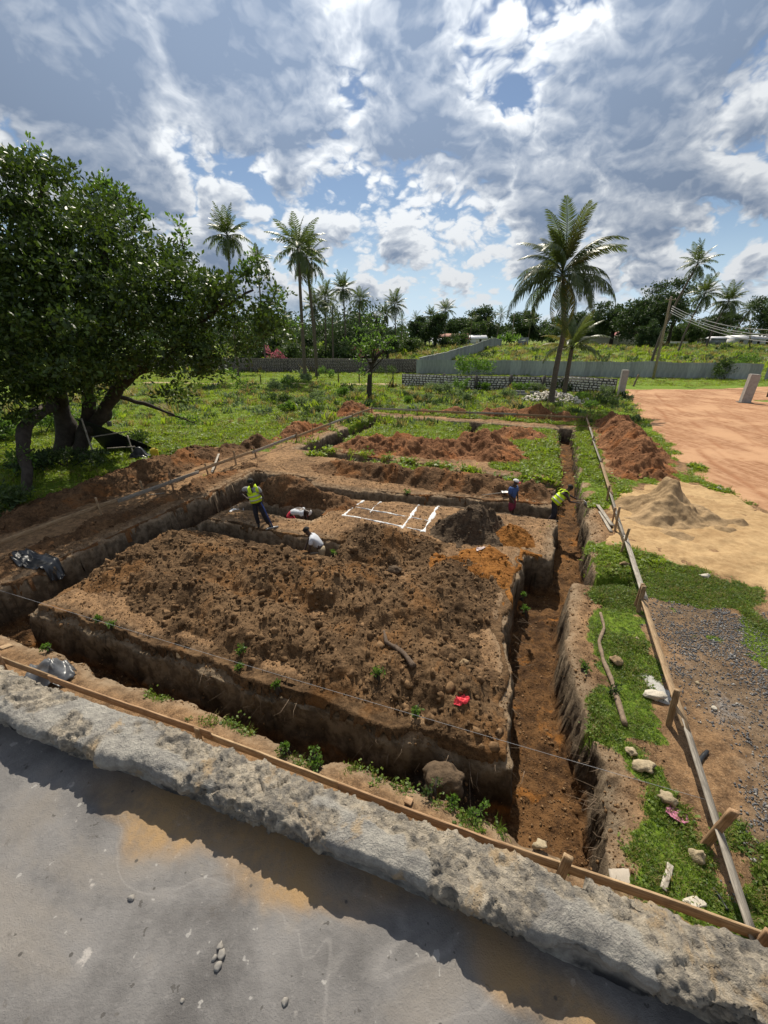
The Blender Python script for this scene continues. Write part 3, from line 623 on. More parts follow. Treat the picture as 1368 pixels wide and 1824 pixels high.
def slab():
    us = np.concatenate([np.arange(-8, -2.2, .1), np.arange(-2.2, 1.6, .02), np.arange(1.6, 8, .1)]); vsx = np.concatenate([np.arange(.02, 1.4, .02), np.arange(1.4, 6, .12)])
    U, Vv = np.meshgrid(us, vsx, indexing='ij'); U = U.ravel(); Vv = Vv.ravel()
    X = KO[0] + U * KD[0] + Vv * KN[0]; Y = KO[1] + U * KD[1] + Vv * KN[1]
    Z = 4.5 + .004 * fbm(U * 2, Vv * 2, seed=81, oct=4)
    e = Vv + .09 * fbm(U * 2.2, Vv * 2.2, seed=82, oct=4) + .03 * fbm(U * 9, Vv * 9, seed=83, oct=3)
    dust = sstep(.315, .25, e) * sstep(-1.25, -.85, U + .25 * fbm(U * 2, Vv * 3, seed=85)) * sstep(-.5, .15, fbm(U * 1.6, Vv * 2, seed=84, oct=3) + .35)
    m, N, b, t = mat_new('grey_cement_screed')
    v = N.n('ShaderNodeTexCoord').outputs['Object']; du = N.n('ShaderNodeAttribute', attribute_name='dust').outputs['Fac']
    f0 = N.noise(v, 1.3, 6, .6, .6); f1 = N.noise(v, 6, 8, .65); f2 = N.noise(v, 50, 8, .7); f3 = N.noise(v, 240, 3, .7)
    c = N.mix(N.ramp(N.m('ADD', N.m('MULTIPLY', f0, .6), N.m('MULTIPLY', f1, .4)), .38, .62), (.095, .090, .088), (.195, .186, .180))
    c = N.mix(N.m('MULTIPLY', N.ramp(f0, .53, .64), .4), c, (.215, .185, .15))
    tw = N.n('ShaderNodeMapping', {'Vector': N.vm('ADD', v, (3.1, 2.2, 0)).outputs[0], 'Rotation': (0, 0, R(-28)), 'Scale': (1.3, 14, 1)}).outputs[0]
    arc = N.m('MULTIPLY', N.ramp(N.noise(tw, 3, 6, .65, .8), .5, .66), N.ramp(N.noise(v, 1.0, 3, .5), .46, .6))
    c = N.mix(N.m('MULTIPLY', arc, .55), c, (.115, .105, .10))
    c = N.mix(N.m('MULTIPLY', N.ramp(f2, .54, .72), .30), c, (.285, .272, .26))
    veins = N.ramp(N.m('ABSOLUTE', N.m('SUBTRACT', N.noise(v, 1.6, 3, .5, 1.2), .5)), .010, .0)
    c = N.mix(N.m('MULTIPLY', veins, .18), c, (.36, .34, .32))
    c = N.mix(N.m('MULTIPLY', N.ramp(N.noise(v, 16, 4, .6), .64, .72), .6), c, (.10, .09, .08))
    c = N.mix(N.m('MULTIPLY', N.ramp(N.noise(v, 11, 4, .6), .66, .74), .7), c, (.40, .37, .34))
    c = N.mix(N.m('MULTIPLY', N.ramp(N.noise(v, 3.6, 4, .6), .66, .74), .6), c, (.40, .27, .15))
    ed = N.vor(N.vm('ADD', v, N.vm('SCALE', N.n('ShaderNodeTexNoise', {'Vector': v, 'Scale': 4.0, 'Detail': 5}).outputs['Color']).outputs[0]).outputs[0], .55, 'DISTANCE_TO_EDGE')
    c = N.mix(N.m('MULTIPLY', N.ramp(ed, .004, .0), .3), c, (.06, .057, .054))
    c = N.mix(N.m('MULTIPLY', N.ramp(N.noise(v, 24, 3, .5), .69, .71), .75), c, (.33, .315, .295))
    c = N.mix(N.m('MULTIPLY', N.ramp(N.noise(v, 31, 3, .5), .70, .72), .7), c, (.06, .055, .05))
    c = N.mix(N.m('MULTIPLY', du, N.ramp(N.m('ADD', f1, N.m('MULTIPLY', f2, .4)), .50, .78, .45, .95)), c, (.30, .195, .095))
    c = N.mix(N.m('MULTIPLY', N.ramp(N.vor(v, 13, rnd=1.0), .085, .05), .8), c, (.06, .055, .05))
    t.links.new(c, b.inputs['Base Color']); b.inputs['Roughness'].default_value = .85; b.inputs['Specular IOR Level'].default_value = .2
    w = N.n('ShaderNodeMapping', {'Vector': v, 'Rotation': (0, 0, .5), 'Scale': (2, 22, 1)}).outputs[0]
    h = N.m('ADD', N.m('MULTIPLY', N.noise(w, 2, 4, .6, .5), N.m('MULTIPLY', N.ramp(N.noise(v, 1.1, 3, .5), .58, .68), .35)), N.m('ADD', N.m('MULTIPLY', f2, .5), N.m('MULTIPLY', f3, .35)))
    set_bump(N, b, h, .008)
    obj('concrete_slab', np.stack([X, Y, Z], 1), grid_faces(len(us), len(vsx)), m, smooth=True, attrs=dict(dust=dust), kind='structure')
    mb = MB()
    rot = Matrix.Rotation(math.atan2(KD[1], KD[0]), 3, 'Z')
    c = KO + KN * 3.1
    mb.box((c[0], c[1], 4.39), (15.9, 6.0, .16), rot); 
    for k, (off, ln) in enumerate(((.25, 15.6),)):
        c = KO + KN * off; mb.box((c[0], c[1], 2.12), (ln, .2, 4.37), rot)
    tag(mb.obj('building', simple('cement_render', (.33, .31, .28), .9, .2, 3, .01)), 'grey masonry wall and slab edge of the building below the kerb', 'building')
slab()

# ================================================================== timber
def wood_mat(name, c1, c2):
    m, N, b, t = mat_new(name)
    v = N.n('ShaderNodeTexCoord').outputs['Object']
    g = N.n('ShaderNodeMapping', {'Vector': v, 'Scale': (1.2, 18, 18)}).outputs[0]
    f = N.noise(g, 3, 6, .65, .4); f2 = N.noise(v, 5, 5, .6)
    c = N.mix(N.ramp(f, .35, .65), c1, c2); c = N.mix(N.m('MULTIPLY', N.ramp(f2, .5, .7), .4), c, tuple(x * .55 for x in c1))
    r = N.n('ShaderNodeObjectInfo').outputs['Random']
    c = N.n('ShaderNodeHueSaturation', {'Color': c, 'Value': N.ramp(r, 0, 1, .8, 1.15)}).outputs[0]
    t.links.new(c, b.inputs['Base Color']); b.inputs['Roughness'].default_value = .8; b.inputs['Specular IOR Level'].default_value = .2
    set_bump(N, b, f, .004); return m
M_WOOD = wood_mat('raw_sawn_timber', (.24, .155, .085), (.42, .30, .18))
M_WOODR = wood_mat('reddish_timber', (.22, .13, .07), (.37, .24, .14))
M_WOODG = wood_mat('weathered_grey_timber', (.20, .175, .145), (.40, .36, .30))
def beam_mesh(ln, w, h, seed, name='plank', mat=None):
    """a sawn length along local x, slightly bowed and chamfered"""
    rng = np.random.default_rng(seed); n = 9
    xs = np.linspace(-ln / 2, ln / 2, n); ch = .12 * min(w, h)
    sec = np.array([(-w/2+ch, -h/2), (w/2-ch, -h/2), (w/2, -h/2+ch), (w/2, h/2-ch), (w/2-ch, h/2), (-w/2+ch, h/2), (-w/2, h/2-ch), (-w/2, -h/2+ch)])
    bow = (rng.uniform(-1, 1, 2)[:, None] * np.array([.010, .014])[:, None] * ln / 3) * (1 - (2 * xs / ln) ** 2)
    wob = rng.normal(0, .002, (2, n))
    V = [[x, sec[j, 0] + bow[0, i] + wob[0, i], sec[j, 1] + bow[1, i] + wob[1, i]] for i, x in enumerate(xs) for j in range(8)]
    Q = [[i * 8 + j, (i + 1) * 8 + j, (i + 1) * 8 + (j + 1) % 8, i * 8 + (j + 1) % 8] for i in range(n - 1) for j in range(8)]
    V += [[xs[0], bow[0, 0], bow[1, 0]], [xs[-1], bow[0, -1], bow[1, -1]]]; c = n * 8
    T = [[c, j, (j + 1) % 8] for j in range(8)] + [[c + 1, (n - 1) * 8 + (j + 1) % 8, (n - 1) * 8 + j] for j in range(8)]
    return mk_mesh(name, V, [np.array(Q), np.array(T)], mat)
def beam(name, p, q, w, h, mat, parent=None, seed=0, roll=0.0):
    p = Vector(p); q = Vector(q); d = q - p
    o = link(name, beam_mesh(d.length, w, h, seed, name, mat), parent)
    x = d.normalized(); z = Vector((0, 0, 1)); 
    if abs(x.z) > .9: z = Vector((-math.sin(PA), -math.cos(PA), 0))
    y = z.cross(x).normalized(); z = x.cross(y)
    Mx = Matrix((x, y, z)).transposed().to_4x4()
    if roll: Mx = Mx @ Matrix.Rotation(roll, 4, 'X')
    Mx.translation = (p + q) / 2 - (parent.location if parent else Vector())
    o.matrix_local = Mx; return o
def batter(label, line, joints, stakes, mats, seed, zt=.37, flat=False):
    """planks set on edge, nailed to stakes: one row moves as one thing"""
    p, q = np.array(line[0]), np.array(line[1]); L = np.linalg.norm(q - p); d = (q - p) / L; nrm = np.array([-d[1], d[0]])
    x0, y0 = p; t = thing('batter_board', label, 'batter board', (x0, y0, 0), 0, 'batter boards round the excavation')
    rng = np.random.default_rng(seed); js = [0.0] + joints + [L]
    for i in range(len(js) - 1):
        side = .014 if i % 2 else -.014
        a = p + d * (js[i] - (.18 if i else 0)) + nrm * side; b = p + d * js[i + 1] + nrm * side
        za = zt + rng.normal(0, .025); zb = zt + rng.normal(0, .025)
        beam('plank', (*a, za), (*b, zb), .026, .148, mats[i % len(mats)], t, seed * 50 + i, roll=(R(-62) + rng.normal(0, .12)) if flat else rng.normal(0, .03))
    for i, (k, hgt, sd, w) in enumerate(stakes):
        c = p + d * k + nrm * sd; g = sz(*c)
        ln = rng.normal(0, .05, 2)
        beam('stake', (*c, g - .15), (c[0] + ln[0], c[1] + ln[1], max(hgt, g + .28)), w, .05, M_WOODR if i % 3 == 0 else M_WOOD, t, seed * 50 + 20 + i, roll=rng.uniform(-.3, .3))
    return t
def P2(s, r): 
    a, b = to_xy(s, r); return (float(a), float(b))
batter('sawn timber board on stakes running right under the slab edge', (P2(-.03, -.05), P2(20, -.56)), [2.6, 4.7, 7.0, 10.4, 14.0],
       [(.05, .62, .05, .09), (1.9, .60, .055, .10), (7.04, .52, .055, .09), (11.6, .6, .055, .09), (15.5, .6, .055, .09)], [M_WOOD, M_WOODR], 3)
batter('long pale timber board on stakes along the right side beside the sand', (P2(0.03, -.16), P2(0.02, 31.9)), [2.9, 6.7, 10.1, 14.2, 18.9, 24.0, 28.2],
       [(1.22, .80, .06, .10), (3.15, .72, .06, .09), (6.5, .70, .06, .09), (6.72, .62, .09, .08), (9.7, .8, .07, .07), (11.3, .85, .07, .07), (11.9, .62, .1, .06), (14.3, .65, .06, .08), (18.8, .6, .06, .08), (24.1, .6, .06, .08), (28.3, .6, .06, .08), (31.7, .6, .06, .08)],
       [M_WOODG, M_WOOD, M_WOODG], 4, flat=True)
batter('weathered timber board on stakes along the left side under the big tree', (P2(17.35, -1), P2(16.85, 29.7)), [3.5, 7.6, 11.4, 15.3, 19.3, 23.5, 27.0],
       [(3.4, .6, -.05, .09), (6.7, .78, -.05, .10), (8.6, .78, .05, .08), (9.95, .72, .05, .08), (12.0, .6, .05, .07), (13.8, .74, -.05, .08), (15.4, .6, -.05, .08), (19.3, .6, -.05, .08), (21.2, .9, -.05, .04), (23.6, .6, -.05, .08), (27.1, .6, -.05, .08), (30.4, .6, .05, .08)], [M_WOODG, M_WOOD], 5)
batter('thin timber board on stakes along the far side before the palm', (P2(17.0, 29.75), P2(0.02, 31.8)), [4.2, 8.3, 12.0],
       [(.2, .6, .05, .08), (4.1, .6, .05, .08), (8.4, .6, .05, .08), (12.1, .6, .05, .08), (14.6, .6, .05, .08)], [M_WOODG, M_WOOD], 6)
# loose timber
def ground_stick(name, label, cat, pts, rad, mat, lift=0.0, n=8, group=None):
    P = []
    for i, (x, y) in enumerate(pts): P.append((x, y, sz(x, y) + lift))
    P = np.array(P); tt = np.linspace(0, len(P) - 1, len(P) * 5); Q = np.stack([np.interp(tt, np.arange(len(P)), P[:, i]) for i in range(3)], 1)
    rr = np.interp(tt, [0, len(P) - 1], rad) * (1 + .18 * fbm(tt * 2.1, 0 * tt, seed=int(abs(pts[0][0]) * 100)))
    Q[:, 2] += rr * .7
    mb = MB(); mb.tube(Q, rr, n); o = mb.obj(name, mat, smooth=True); tag(o, label, cat, group); return o
M_BARK = simple('dry_bark', (.24, .175, .12), .9, .35, 14, .012)
M_BARKD = simple('dark_root_bark', (.12, .085, .06), .9, .35, 14, .012)
M_BLACKP = simple('black_pipe_plastic', (.02, .021, .023), .45, .2)
ground_stick('branch', 'long crooked bare branch lying in the grass beside the right trench', 'branch', [(5.070, 8.123), (4.904, 7.591), (4.551, 7.110), (4.385, 6.546), (4.294, 6.030), (4.163, 5.570), (4.033, 5.080)], (.030, .045), M_BARK, .02)
ground_stick('broken_root', 'forked dark root lying on the front of the big soil heap', 'root', [(0.000, 7.005), (0.045, 6.673), (0.247, 6.546), (0.392, 6.273), (0.547, 5.989)], (.03, .065), M_BARKD, .02)
ground_stick('pipe_offcut', 'short black pipe piece on the gravel right of the board', 'pipe', [(4.755, 4.382), (4.909, 4.493), (5.077, 4.606)], (.035, .03), M_BLACKP)
ground_stick('hose', 'black hose end lying along the near right board', 'hose', [(3.882, 2.838), (3.895, 2.731), (3.895, 2.628)], (.018, .018), M_BLACKP)
ground_stick('fallen_branch', 'thin grey branch lying under the big tree at the left edge', 'branch', [(-14.219, 14.327), (-15.148, 15.858), (-15.401, 16.803)], (.05, .03), M_BARK)
def loose_plank(label, p, q, w, h, mat, lift=.03, seed=0, cat='plank', name='loose_plank'):
    o = beam(name, (*p, sz(*p) + lift), (*q, sz(*q) + lift), w, h, mat, None, seed); tag(o, label, cat); return o
loose_plank('short pale wood offcut lying in the grass inside the near right corner', (3.269, 2.810), (3.511, 3.059), .07, .025, M_WOODG, seed=71, name='wood_offcut', cat='offcut')
loose_plank('thin grey lath lying on the bare soil inside the left board', (-9.665, 16.118), (-9.149, 16.386), .05, .02, M_WOODG, seed=72, name='wood_lath', cat='lath')
loose_plank('upper of two weathered planks leaning by the sand heap corner', (8.185, 14.885), (7.768, 12.940), .12, .03, M_WOODG, .10, 73)
loose_plank('lower of two weathered planks leaning by the sand heap corner', (8.006, 14.327), (7.552, 12.585), .10, .03, M_WOODG, .04, 74)
loose_plank('dark leaning plank propped against the left board', (-8.026, 18.673), (-8.743, 21.588), .10, .03, M_WOODG, .18, 75)
loose_plank('short wood scrap lying at the left end of the near board', (-8.002, 6.937), (-7.923, 7.110), .16, .03, M_WOOD, .03, 76, name='wood_scrap', cat='scrap wood')
loose_plank('small reddish wood chip on the concrete rubble inside the near board', (0.299, 3.833), (0.390, 3.787), .10, .04, M_WOODR, .03, 77, name='wood_chip', cat='wood chip')
o = loose_plank('square pale tile fragment lying in the grass by the near board', (2.769, 2.983), (2.963, 2.926), .22, .025, simple('tile_biscuit', (.38, .33, .27), .8, .15, 8, .004), .03, 78, 'tile', 'tile_fragment')
# ------------------------------------------------------------------ the mason's line
mb = MB(); a = np.array((*P2(16.6, 1.30), .12)); b_ = np.array((*P2(.03, 1.42), .36)); tt = np.linspace(0, 1, 24)[:, None]
pl = a * (1 - tt) + b_ * tt; pl[:, 2] -= (.06 * 4 * tt * (1 - tt))[:, 0]; mb.tube(pl, .0028, 5)
tag(mb.obj('string_line', simple('string_nylon', (.33, .34, .36), .7, .1), None), 'taut grey string line stretched over the near trench', 'string')

# ------------------------------------------------------------------ lime setting-out marks
M_LIME = simple('lime_powder', (.72, .72, .71), .95, .12, 20, .01, 60)
LIME = [((612,917),(662,879),'leftmost slanting white lime line on the levelled soil'), ((660,913),(691,879),'second slanting white lime line from the left on the levelled soil'),
        ((716,940),(757,888),'third slanting white lime line from the left on the levelled soil'), ((754,946),(789,890),'rightmost slanting white lime line on the levelled soil')]
def lime(p, q, label, w=.10):
    p = np.array(p); q = np.array(q); L = np.linalg.norm(q - p); d = (q - p) / L; nr = np.array([-d[1], d[0]])
    n = max(8, int(L / .025)); tt = np.linspace(0, L, n); m_ = 9; V = []
    wv = w * (.55 + .40 * fbm(tt * 3.1, 0 * tt + p[0], seed=88, oct=4, gain=.6)); off = .03 * fbm(tt * 1.5, 0 * tt + p[1], seed=89, oct=3)
    for j in np.linspace(-1, 1, m_):
        V.append(np.stack([p[0] + d[0] * tt + nr[0] * (off + j * wv), p[1] + d[1] * tt + nr[1] * (off + j * wv)], 1))
    V = np.stack(V, 1).reshape(-1, 2)
    J = np.tile(np.linspace(-1, 1, m_), n)
    Z = ground_z(V[:, 0], V[:, 1]) + .026 - .05 * np.abs(J) ** 3 - .014 * np.clip(fbm(V[:, 0] * 5, V[:, 1] * 5, seed=90, oct=4, gain=.65) + .12, 0, 1)
    o = obj('lime_line', np.column_stack([V, Z]), grid_faces(n, m_), M_LIME, smooth=True); tag(o, label, 'lime line', 'white lime setting out lines')
lime((-1.477, 14.061), (-0.513, 16.319), LIME[0][2]); lime((-0.539, 14.220), (0.163, 16.319), LIME[1][2], .08)
lime((0.609, 12.850), (1.649, 15.730), LIME[2][2]); lime((1.308, 12.585), (2.355, 15.604), LIME[3][2], .12)
lime((-1.518, 14.061), (1.350, 12.628), 'near long white lime line joining the slanting lines', .09); lime((-1.202, 14.827), (1.656, 13.408), 'far long white lime line crossing the slanting lines', .08)
lime((-5.754, 14.327), (-5.450, 15.237), 'broken white lime line behind the man in the vest', .09)
lime((2.497, 15.177), (2.602, 15.001), 'small isolated white lime spot right of the slanting lines', .12)

# ------------------------------------------------------------------ rocks
def rock_mesh(r, seed, sq=(1, 1, .75), sub=3, rough=.28, mat=None, name='rock'):
    bm = bmesh.new(); bmesh.ops.create_icosphere(bm, subdivisions=sub, radius=1)
    V = np.array([v.co[:] for v in bm.verts]); F = np.array([[v.index for v in f.verts] for f in bm.faces]); bm.free()
    rng = np.random.default_rng(seed)
    for k in range(9 if r < .25 else 14):   # knock flat faces on it
        nr = rng.normal(size=3); nr /= np.linalg.norm(nr); c = rng.uniform(.55, .85) if r < .25 else rng.uniform(.78, .95); d = V @ nr - c; V = V - np.where(d > 0, d, 0)[:, None] * nr
    o = seed * 7.7
    dsp = 1 + rough * fbm(V[:, 0] * 1.8 + o, V[:, 1] * 1.8, V[:, 2] * 1.8, seed=seed, oct=5, gain=.55)
    V = V * dsp[:, None] * r * np.array(sq)
    return mk_mesh(name, V, F, mat, False)
M_CORAL = simple('coral_stone', (.42, .34, .22), .9, .3, 7, .02, 25)
M_WHITE = simple('white_coral_stone', (.56, .51, .42), .9, .22, 5, .02, 20)
M_EARTHROCK = simple('earthy_rock', (.125, .085, .052), .95, .45, 4, .03, 18)
M_DIRTROCK = simple('earth_stained_rock', (.33, .23, .13), .95, .4, 7, .03, 25)
def rock(label, px, r, mat, seed, sq=(1, 1, .75), z=None, cat='rock', name='rock', sink=.15, rough=.28):
    x, y = px; zz = sz(x, y) if z is None else z
    o = link(name, rock_mesh(r, seed, sq, (4 if r > .25 else 3) if r > .07 else 2, rough, mat, name), None, (x, y, zz + r * sq[2] * (1 - sink) * .75)); tag(o, label, cat); return o
rock('big brown boulder sitting in the dark near trench', P2(3.44, .92), .29, M_EARTHROCK, 27, (1.2, .9, .8), z=-.46, rough=.22)
rock('pale coral rock in the grass, largest of the pair near the right trench', (3.906, 4.346), .13, M_CORAL, 6, (1.15, .9, .75))
rock('smaller pale rock behind the largest coral rock in the grass', (3.863, 4.578), .08, M_CORAL, 7)
rock('yellowish crumbling rock beside the pink cloth', (3.963, 3.863), .12, M_CORAL, 8, (1, .8, .7), rough=.5)
rock('round brown clod of earth beside the long branch', (4.632, 6.546), .12, M_DIRTROCK, 9, (1, 1, .9))
rock('white stone block against the board beside the spilt cement', (4.866, 5.658), .15, M_WHITE, 10, (1.3, .7, .6))
rock('pale rock at the foot of the near right stake', (3.897, 3.149), .10, M_CORAL, 11, (.9, .9, .95))
rock('white stone lying alone on the grass before the sand', (8.638, 9.706), .13, M_WHITE, 12, (1.2, .8, .65))
rock('brown rock beside the board before the sand pile', (6.857, 10.428), .14, M_DIRTROCK, 13, (1.1, .8, .7))
rock('round white pebble on the gravel right of the board', (5.778, 5.424), .055, M_WHITE, 14)
rock('small tan stone on the gravel, nearest the white pebble', (5.899, 5.787), .05, M_CORAL, 15)
rock('small tan stone beside the dark stick on the gravel', (5.882, 6.016), .045, M_CORAL, 16)
rock('yellow stone in the dirt left of the long board', (5.453, 7.253), .045, M_CORAL, 17)
rock('white stone on the strip of grass by the red road', (14.277, 16.803), .11, M_WHITE, 18)
rock('flat white stone in the grass at the near corner of the boards', (3.522, 2.679), .10, M_WHITE, 19, (1.3, .8, .5))
rock('pale stone at the trench end beside the near board post', (2.009, 3.325), .09, M_CORAL, 20, (1.2, .8, .6))
rock('orange lump of subsoil on the front of the big heap', (1.576, 6.453), .09, M_DIRTROCK, 21)
rock('brown lump of soil lying on the heap by the orange streak', (0.277, 9.937), .16, M_EARTHROCK, 22, (1.2, .9, .7))
rock('grey stone at the end of the stone wall by the gate post', (23.987, 44.398), .35, M_EARTHROCK, 23)
for i, (px, r, lb) in enumerate([((-0.730, 0.685), .012, 'small grey pebble casting a shadow in the middle of the slab'), ((-0.437, 0.581), .013, 'topmost of the clustered pebbles on the slab'), ((-0.424, 0.564), .016, 'biggest pebble of the cluster on the slab'),
                               ((-0.443, 0.557), .010, 'leftmost pebble of the cluster on the slab'), ((-0.426, 0.542), .013, 'lowest pebble of the cluster on the slab'), ((-0.244, 0.480), .012, 'lone dark pebble near the bottom of the slab'), ((-0.494, 0.482), .007, 'smallest pebble at the bottom left of the slab'), ((-0.549, 0.741), .006, 'tiny dark pebble near the shadow edge on the slab')]):
    rock(lb, px, r * .78, simple('cement_pebble', (.27, .25, .225), .9, .2, 60, .002), 30 + i, z=4.5, cat='pebble', name='pebble', sink=.1)
sp = (5.034, 5.853)
X, Y = np.meshgrid(np.arange(sp[0] - .45, sp[0] + .45, .03), np.arange(sp[1] - .45, sp[1] + .45, .03), indexing='ij'); sh = X.shape; X = X.ravel(); Y = Y.ravel()
Z = ground_z(X, Y) + .03 - .055 * sstep(.1, .34, np.hypot(X - sp[0], (Y - sp[1]) * .8) + .10 * fbm(X * 4, Y * 4, seed=91))
o = obj('spilt_cement', np.stack([X, Y, Z], 1), grid_faces(*sh), simple('grey_cement_powder', (.40, .39, .36), .95, .2, 12, .01), smooth=True)
tag(o, 'patch of spilt grey cement powder beside the white stone block', 'cement')

# ------------------------------------------------------------------ cloths and sheets
def cloth(name, label, cat, c, size, mat, seed, amp=.05, rz=0.0, follow=True, base=.02, bag=0.0):
    n = 26; a = np.linspace(-1, 1, n); U, Vv = np.meshgrid(a, a, indexing='ij'); U = U.ravel(); Vv = Vv.ravel()
    ou = 1 + .12 * fbm(U * 1.5, Vv * 1.5, seed=seed, oct=3); x = U * size[0] * ou; y = Vv * size[1] * (1 + .12 * fbm(U * 1.4 + 9, Vv * 1.4, seed=seed + 1, oct=3))
    X = c[0] + x * math.cos(rz) - y * math.sin(rz); Y = c[1] + x * math.sin(rz) + y * math.cos(rz)
    Z = surf(X, Y) if follow else np.full(X.shape, c[2])
    rg = 1 - np.abs(fbm(U * 1.5 + Vv * .6, Vv * .7, seed=seed + 2, oct=2)) * 1.5
    Z = Z + base + amp * np.clip(rg, 0, 1) ** 2 + bag * np.exp(-(U ** 2 + Vv ** 2) * 2.2)
    keep = (np.hypot(U, Vv) * .8 + .2 * np.maximum(np.abs(U), np.abs(Vv)) + .10 * fbm(U * 2, Vv * 2, seed=seed + 3) < 1.0)
    V, Q, _ = compact(np.stack([X, Y, Z], 1), grid_faces(n, n, keep))
    o = obj(name, V, Q, mat, smooth=True); md = o.modifiers.new('thickness', 'SOLIDIFY'); md.thickness = .006; tag(o, label, cat); return o
M_BLKPL = simple('black_polythene', (.030, .031, .034), .38, .3, 4, 0, spec=.6)
M_GRYPL = simple('grey_black_polythene', (.10, .105, .115), .35, .4, 5, 0, spec=.5)
cloth('plastic_sheet', 'crumpled black plastic sheet lying beside the left trench', 'plastic sheet', (-10.083, 10.622), (.75, .34), M_BLKPL, 301, .10, -.3)
cloth('plastic_bag', 'folded dark grey plastic sheet draped over the near board', 'plastic sheet', (-6.386, 6.200), (.50, .30), M_GRYPL, 311, .12, -.35, bag=.36)
cloth('red_bag', 'bright red plastic scrap on the front edge of the big heap', 'plastic scrap', (1.318, 5.317), (.12, .075), simple('red_plastic', (.70, .05, .07), .5, .15), 321, .045, .2, base=.03)
cloth('pink_cloth', 'pink crumpled cloth lying in the grass beside a yellowish rock', 'cloth', (3.985, 3.654), (.11, .13), simple('pink_fabric', (.52, .20, .30), .8, .2), 331, .05, .6)
cloth('white_scrap', 'small white paper scrap on the heap beside the far long lime line', 'scrap', (2.914, 11.169), (.16, .08), simple('paper_white', (.6, .5, .48), .8, .2), 341, .03, .2)

# ------------------------------------------------------------------ things under the big tree
M_TARP = simple('black_tarpaulin', (.020, .020, .021), .55, .3, 5, 0)
def lean_to():
    x, y = (-14.697, 22.270); g = sz(x, y)
    t = thing('lean_to_shelter', 'black tarpaulin lean-to on a rough pole frame beside the tree trunk', 'shelter', (x, y, g))
    n = 14; a = np.linspace(0, 1, n); U, Vv = np.meshgrid(a, a, indexing='ij'); U = U.ravel(); Vv = Vv.ravel()
    X = -1.5 + 2.9 * U - .6 * Vv * (1 - U); Y = .6 + .9 * (1 - Vv); Z = (2.0 - 1.5 * U ** 1.1) * Vv + .05 * fbm(U * 3, Vv * 3, seed=351) + .0
    V = np.stack([X, Y, Z], 1); o = obj('tarpaulin', V, grid_faces(n, n), M_TARP, t, True); md = o.modifiers.new('thickness', 'SOLIDIFY'); md.thickness = .01
    for i, (p, q, w) in enumerate([((-.75, -.5, -.1), (-1.35, .1, 2.0), .07), ((1.1, -.1, -.1), (.75, .3, 1.05), .06), ((-.95, -.1, 1.05), (.9, .1, 1.3), .06), ((-.2, -.2, .45), (1.2, 0, .5), .06), ((-1.3, -.5, .25), (-.45, -.5, .55), .05), ((-1.2, -.6, -.1), (-1.35, -.5, .35), .05)]):
        beam_l = Vector(p) + t.location; beam_q = Vector(q) + t.location
        beam('pole', beam_l, beam_q, w, w, M_WOODG, t, 360 + i)
lean_to()
def lathe(mb, prof, n=16, c=(0, 0, 0)):
    prof = np.array(prof); an = np.linspace(0, 2 * np.pi, n, endpoint=False)
    V = np.array([[r * math.cos(a) + c[0], r * math.sin(a) + c[1], z + c[2]] for r, z in prof for a in an]); m_ = len(prof)
    mb.add(V, [[i * n + j, i * n + (j + 1) % n, (i + 1) * n + (j + 1) % n, (i + 1) * n + j] for i in range(m_ - 1) for j in range(n)])
def jerrycan():
    x, y = (-12.314, 21.924); t = thing('jerrycan', 'yellow plastic jerrycan standing at the end of the soil heap under the tree', 'jerrycan', (x, y, sz(x, y)), .3)
    m_ = simple('yellow_plastic', (.55, .42, .04), .45, .12)
    bm = bmesh.new(); bmesh.ops.create_cube(bm, size=1); bmesh.ops.scale(bm, vec=(.36, .26, .48), verts=bm.verts); bmesh.ops.translate(bm, vec=(0, 0, .25), verts=bm.verts)
    bmesh.ops.bevel(bm, geom=bm.edges[:], offset=.045, segments=3, affect='EDGES'); me = bpy.data.meshes.new('body'); bm.to_mesh(me); bm.free(); me.materials.append(m_); link('body', me, t)
    mb = MB(); mb.tube([(-.08, 0, .46), (-.08, 0, .55), (.08, 0, .55), (.08, 0, .46)], .02, 8); mb.obj('handle', m_, t, True)
    mb = MB(); lathe(mb, [(.035, .48), (.035, .54), (.0, .545)], 12, (.13, 0, 0)); mb.obj('cap', simple('dark_cap', (.05, .03, .02), .5), t)
    x, y = (-13.101, 21.924); cloth('black_bag', 'black plastic bag slumped between the jerrycan and the lean-to', 'bag', (x, y), (.55, .4), M_BLKPL, 371, .10, .2, bag=.55)
    x, y = (-15.644, 23.757); g = sz(x, y); t = thing('bucket', 'grey plastic bucket on the shelf pole of the lean-to', 'bucket', (x - .1, y + .3, g + 1.25)); mb = MB(); lathe(mb, [(0, 0), (.11, 0), (.145, .26), (.15, .27), (.135, .26), (.10, .02), (0, .02)]); mb.obj('pail', simple('grey_plastic', (.20, .205, .21), .5), t, True)
jerrycan()
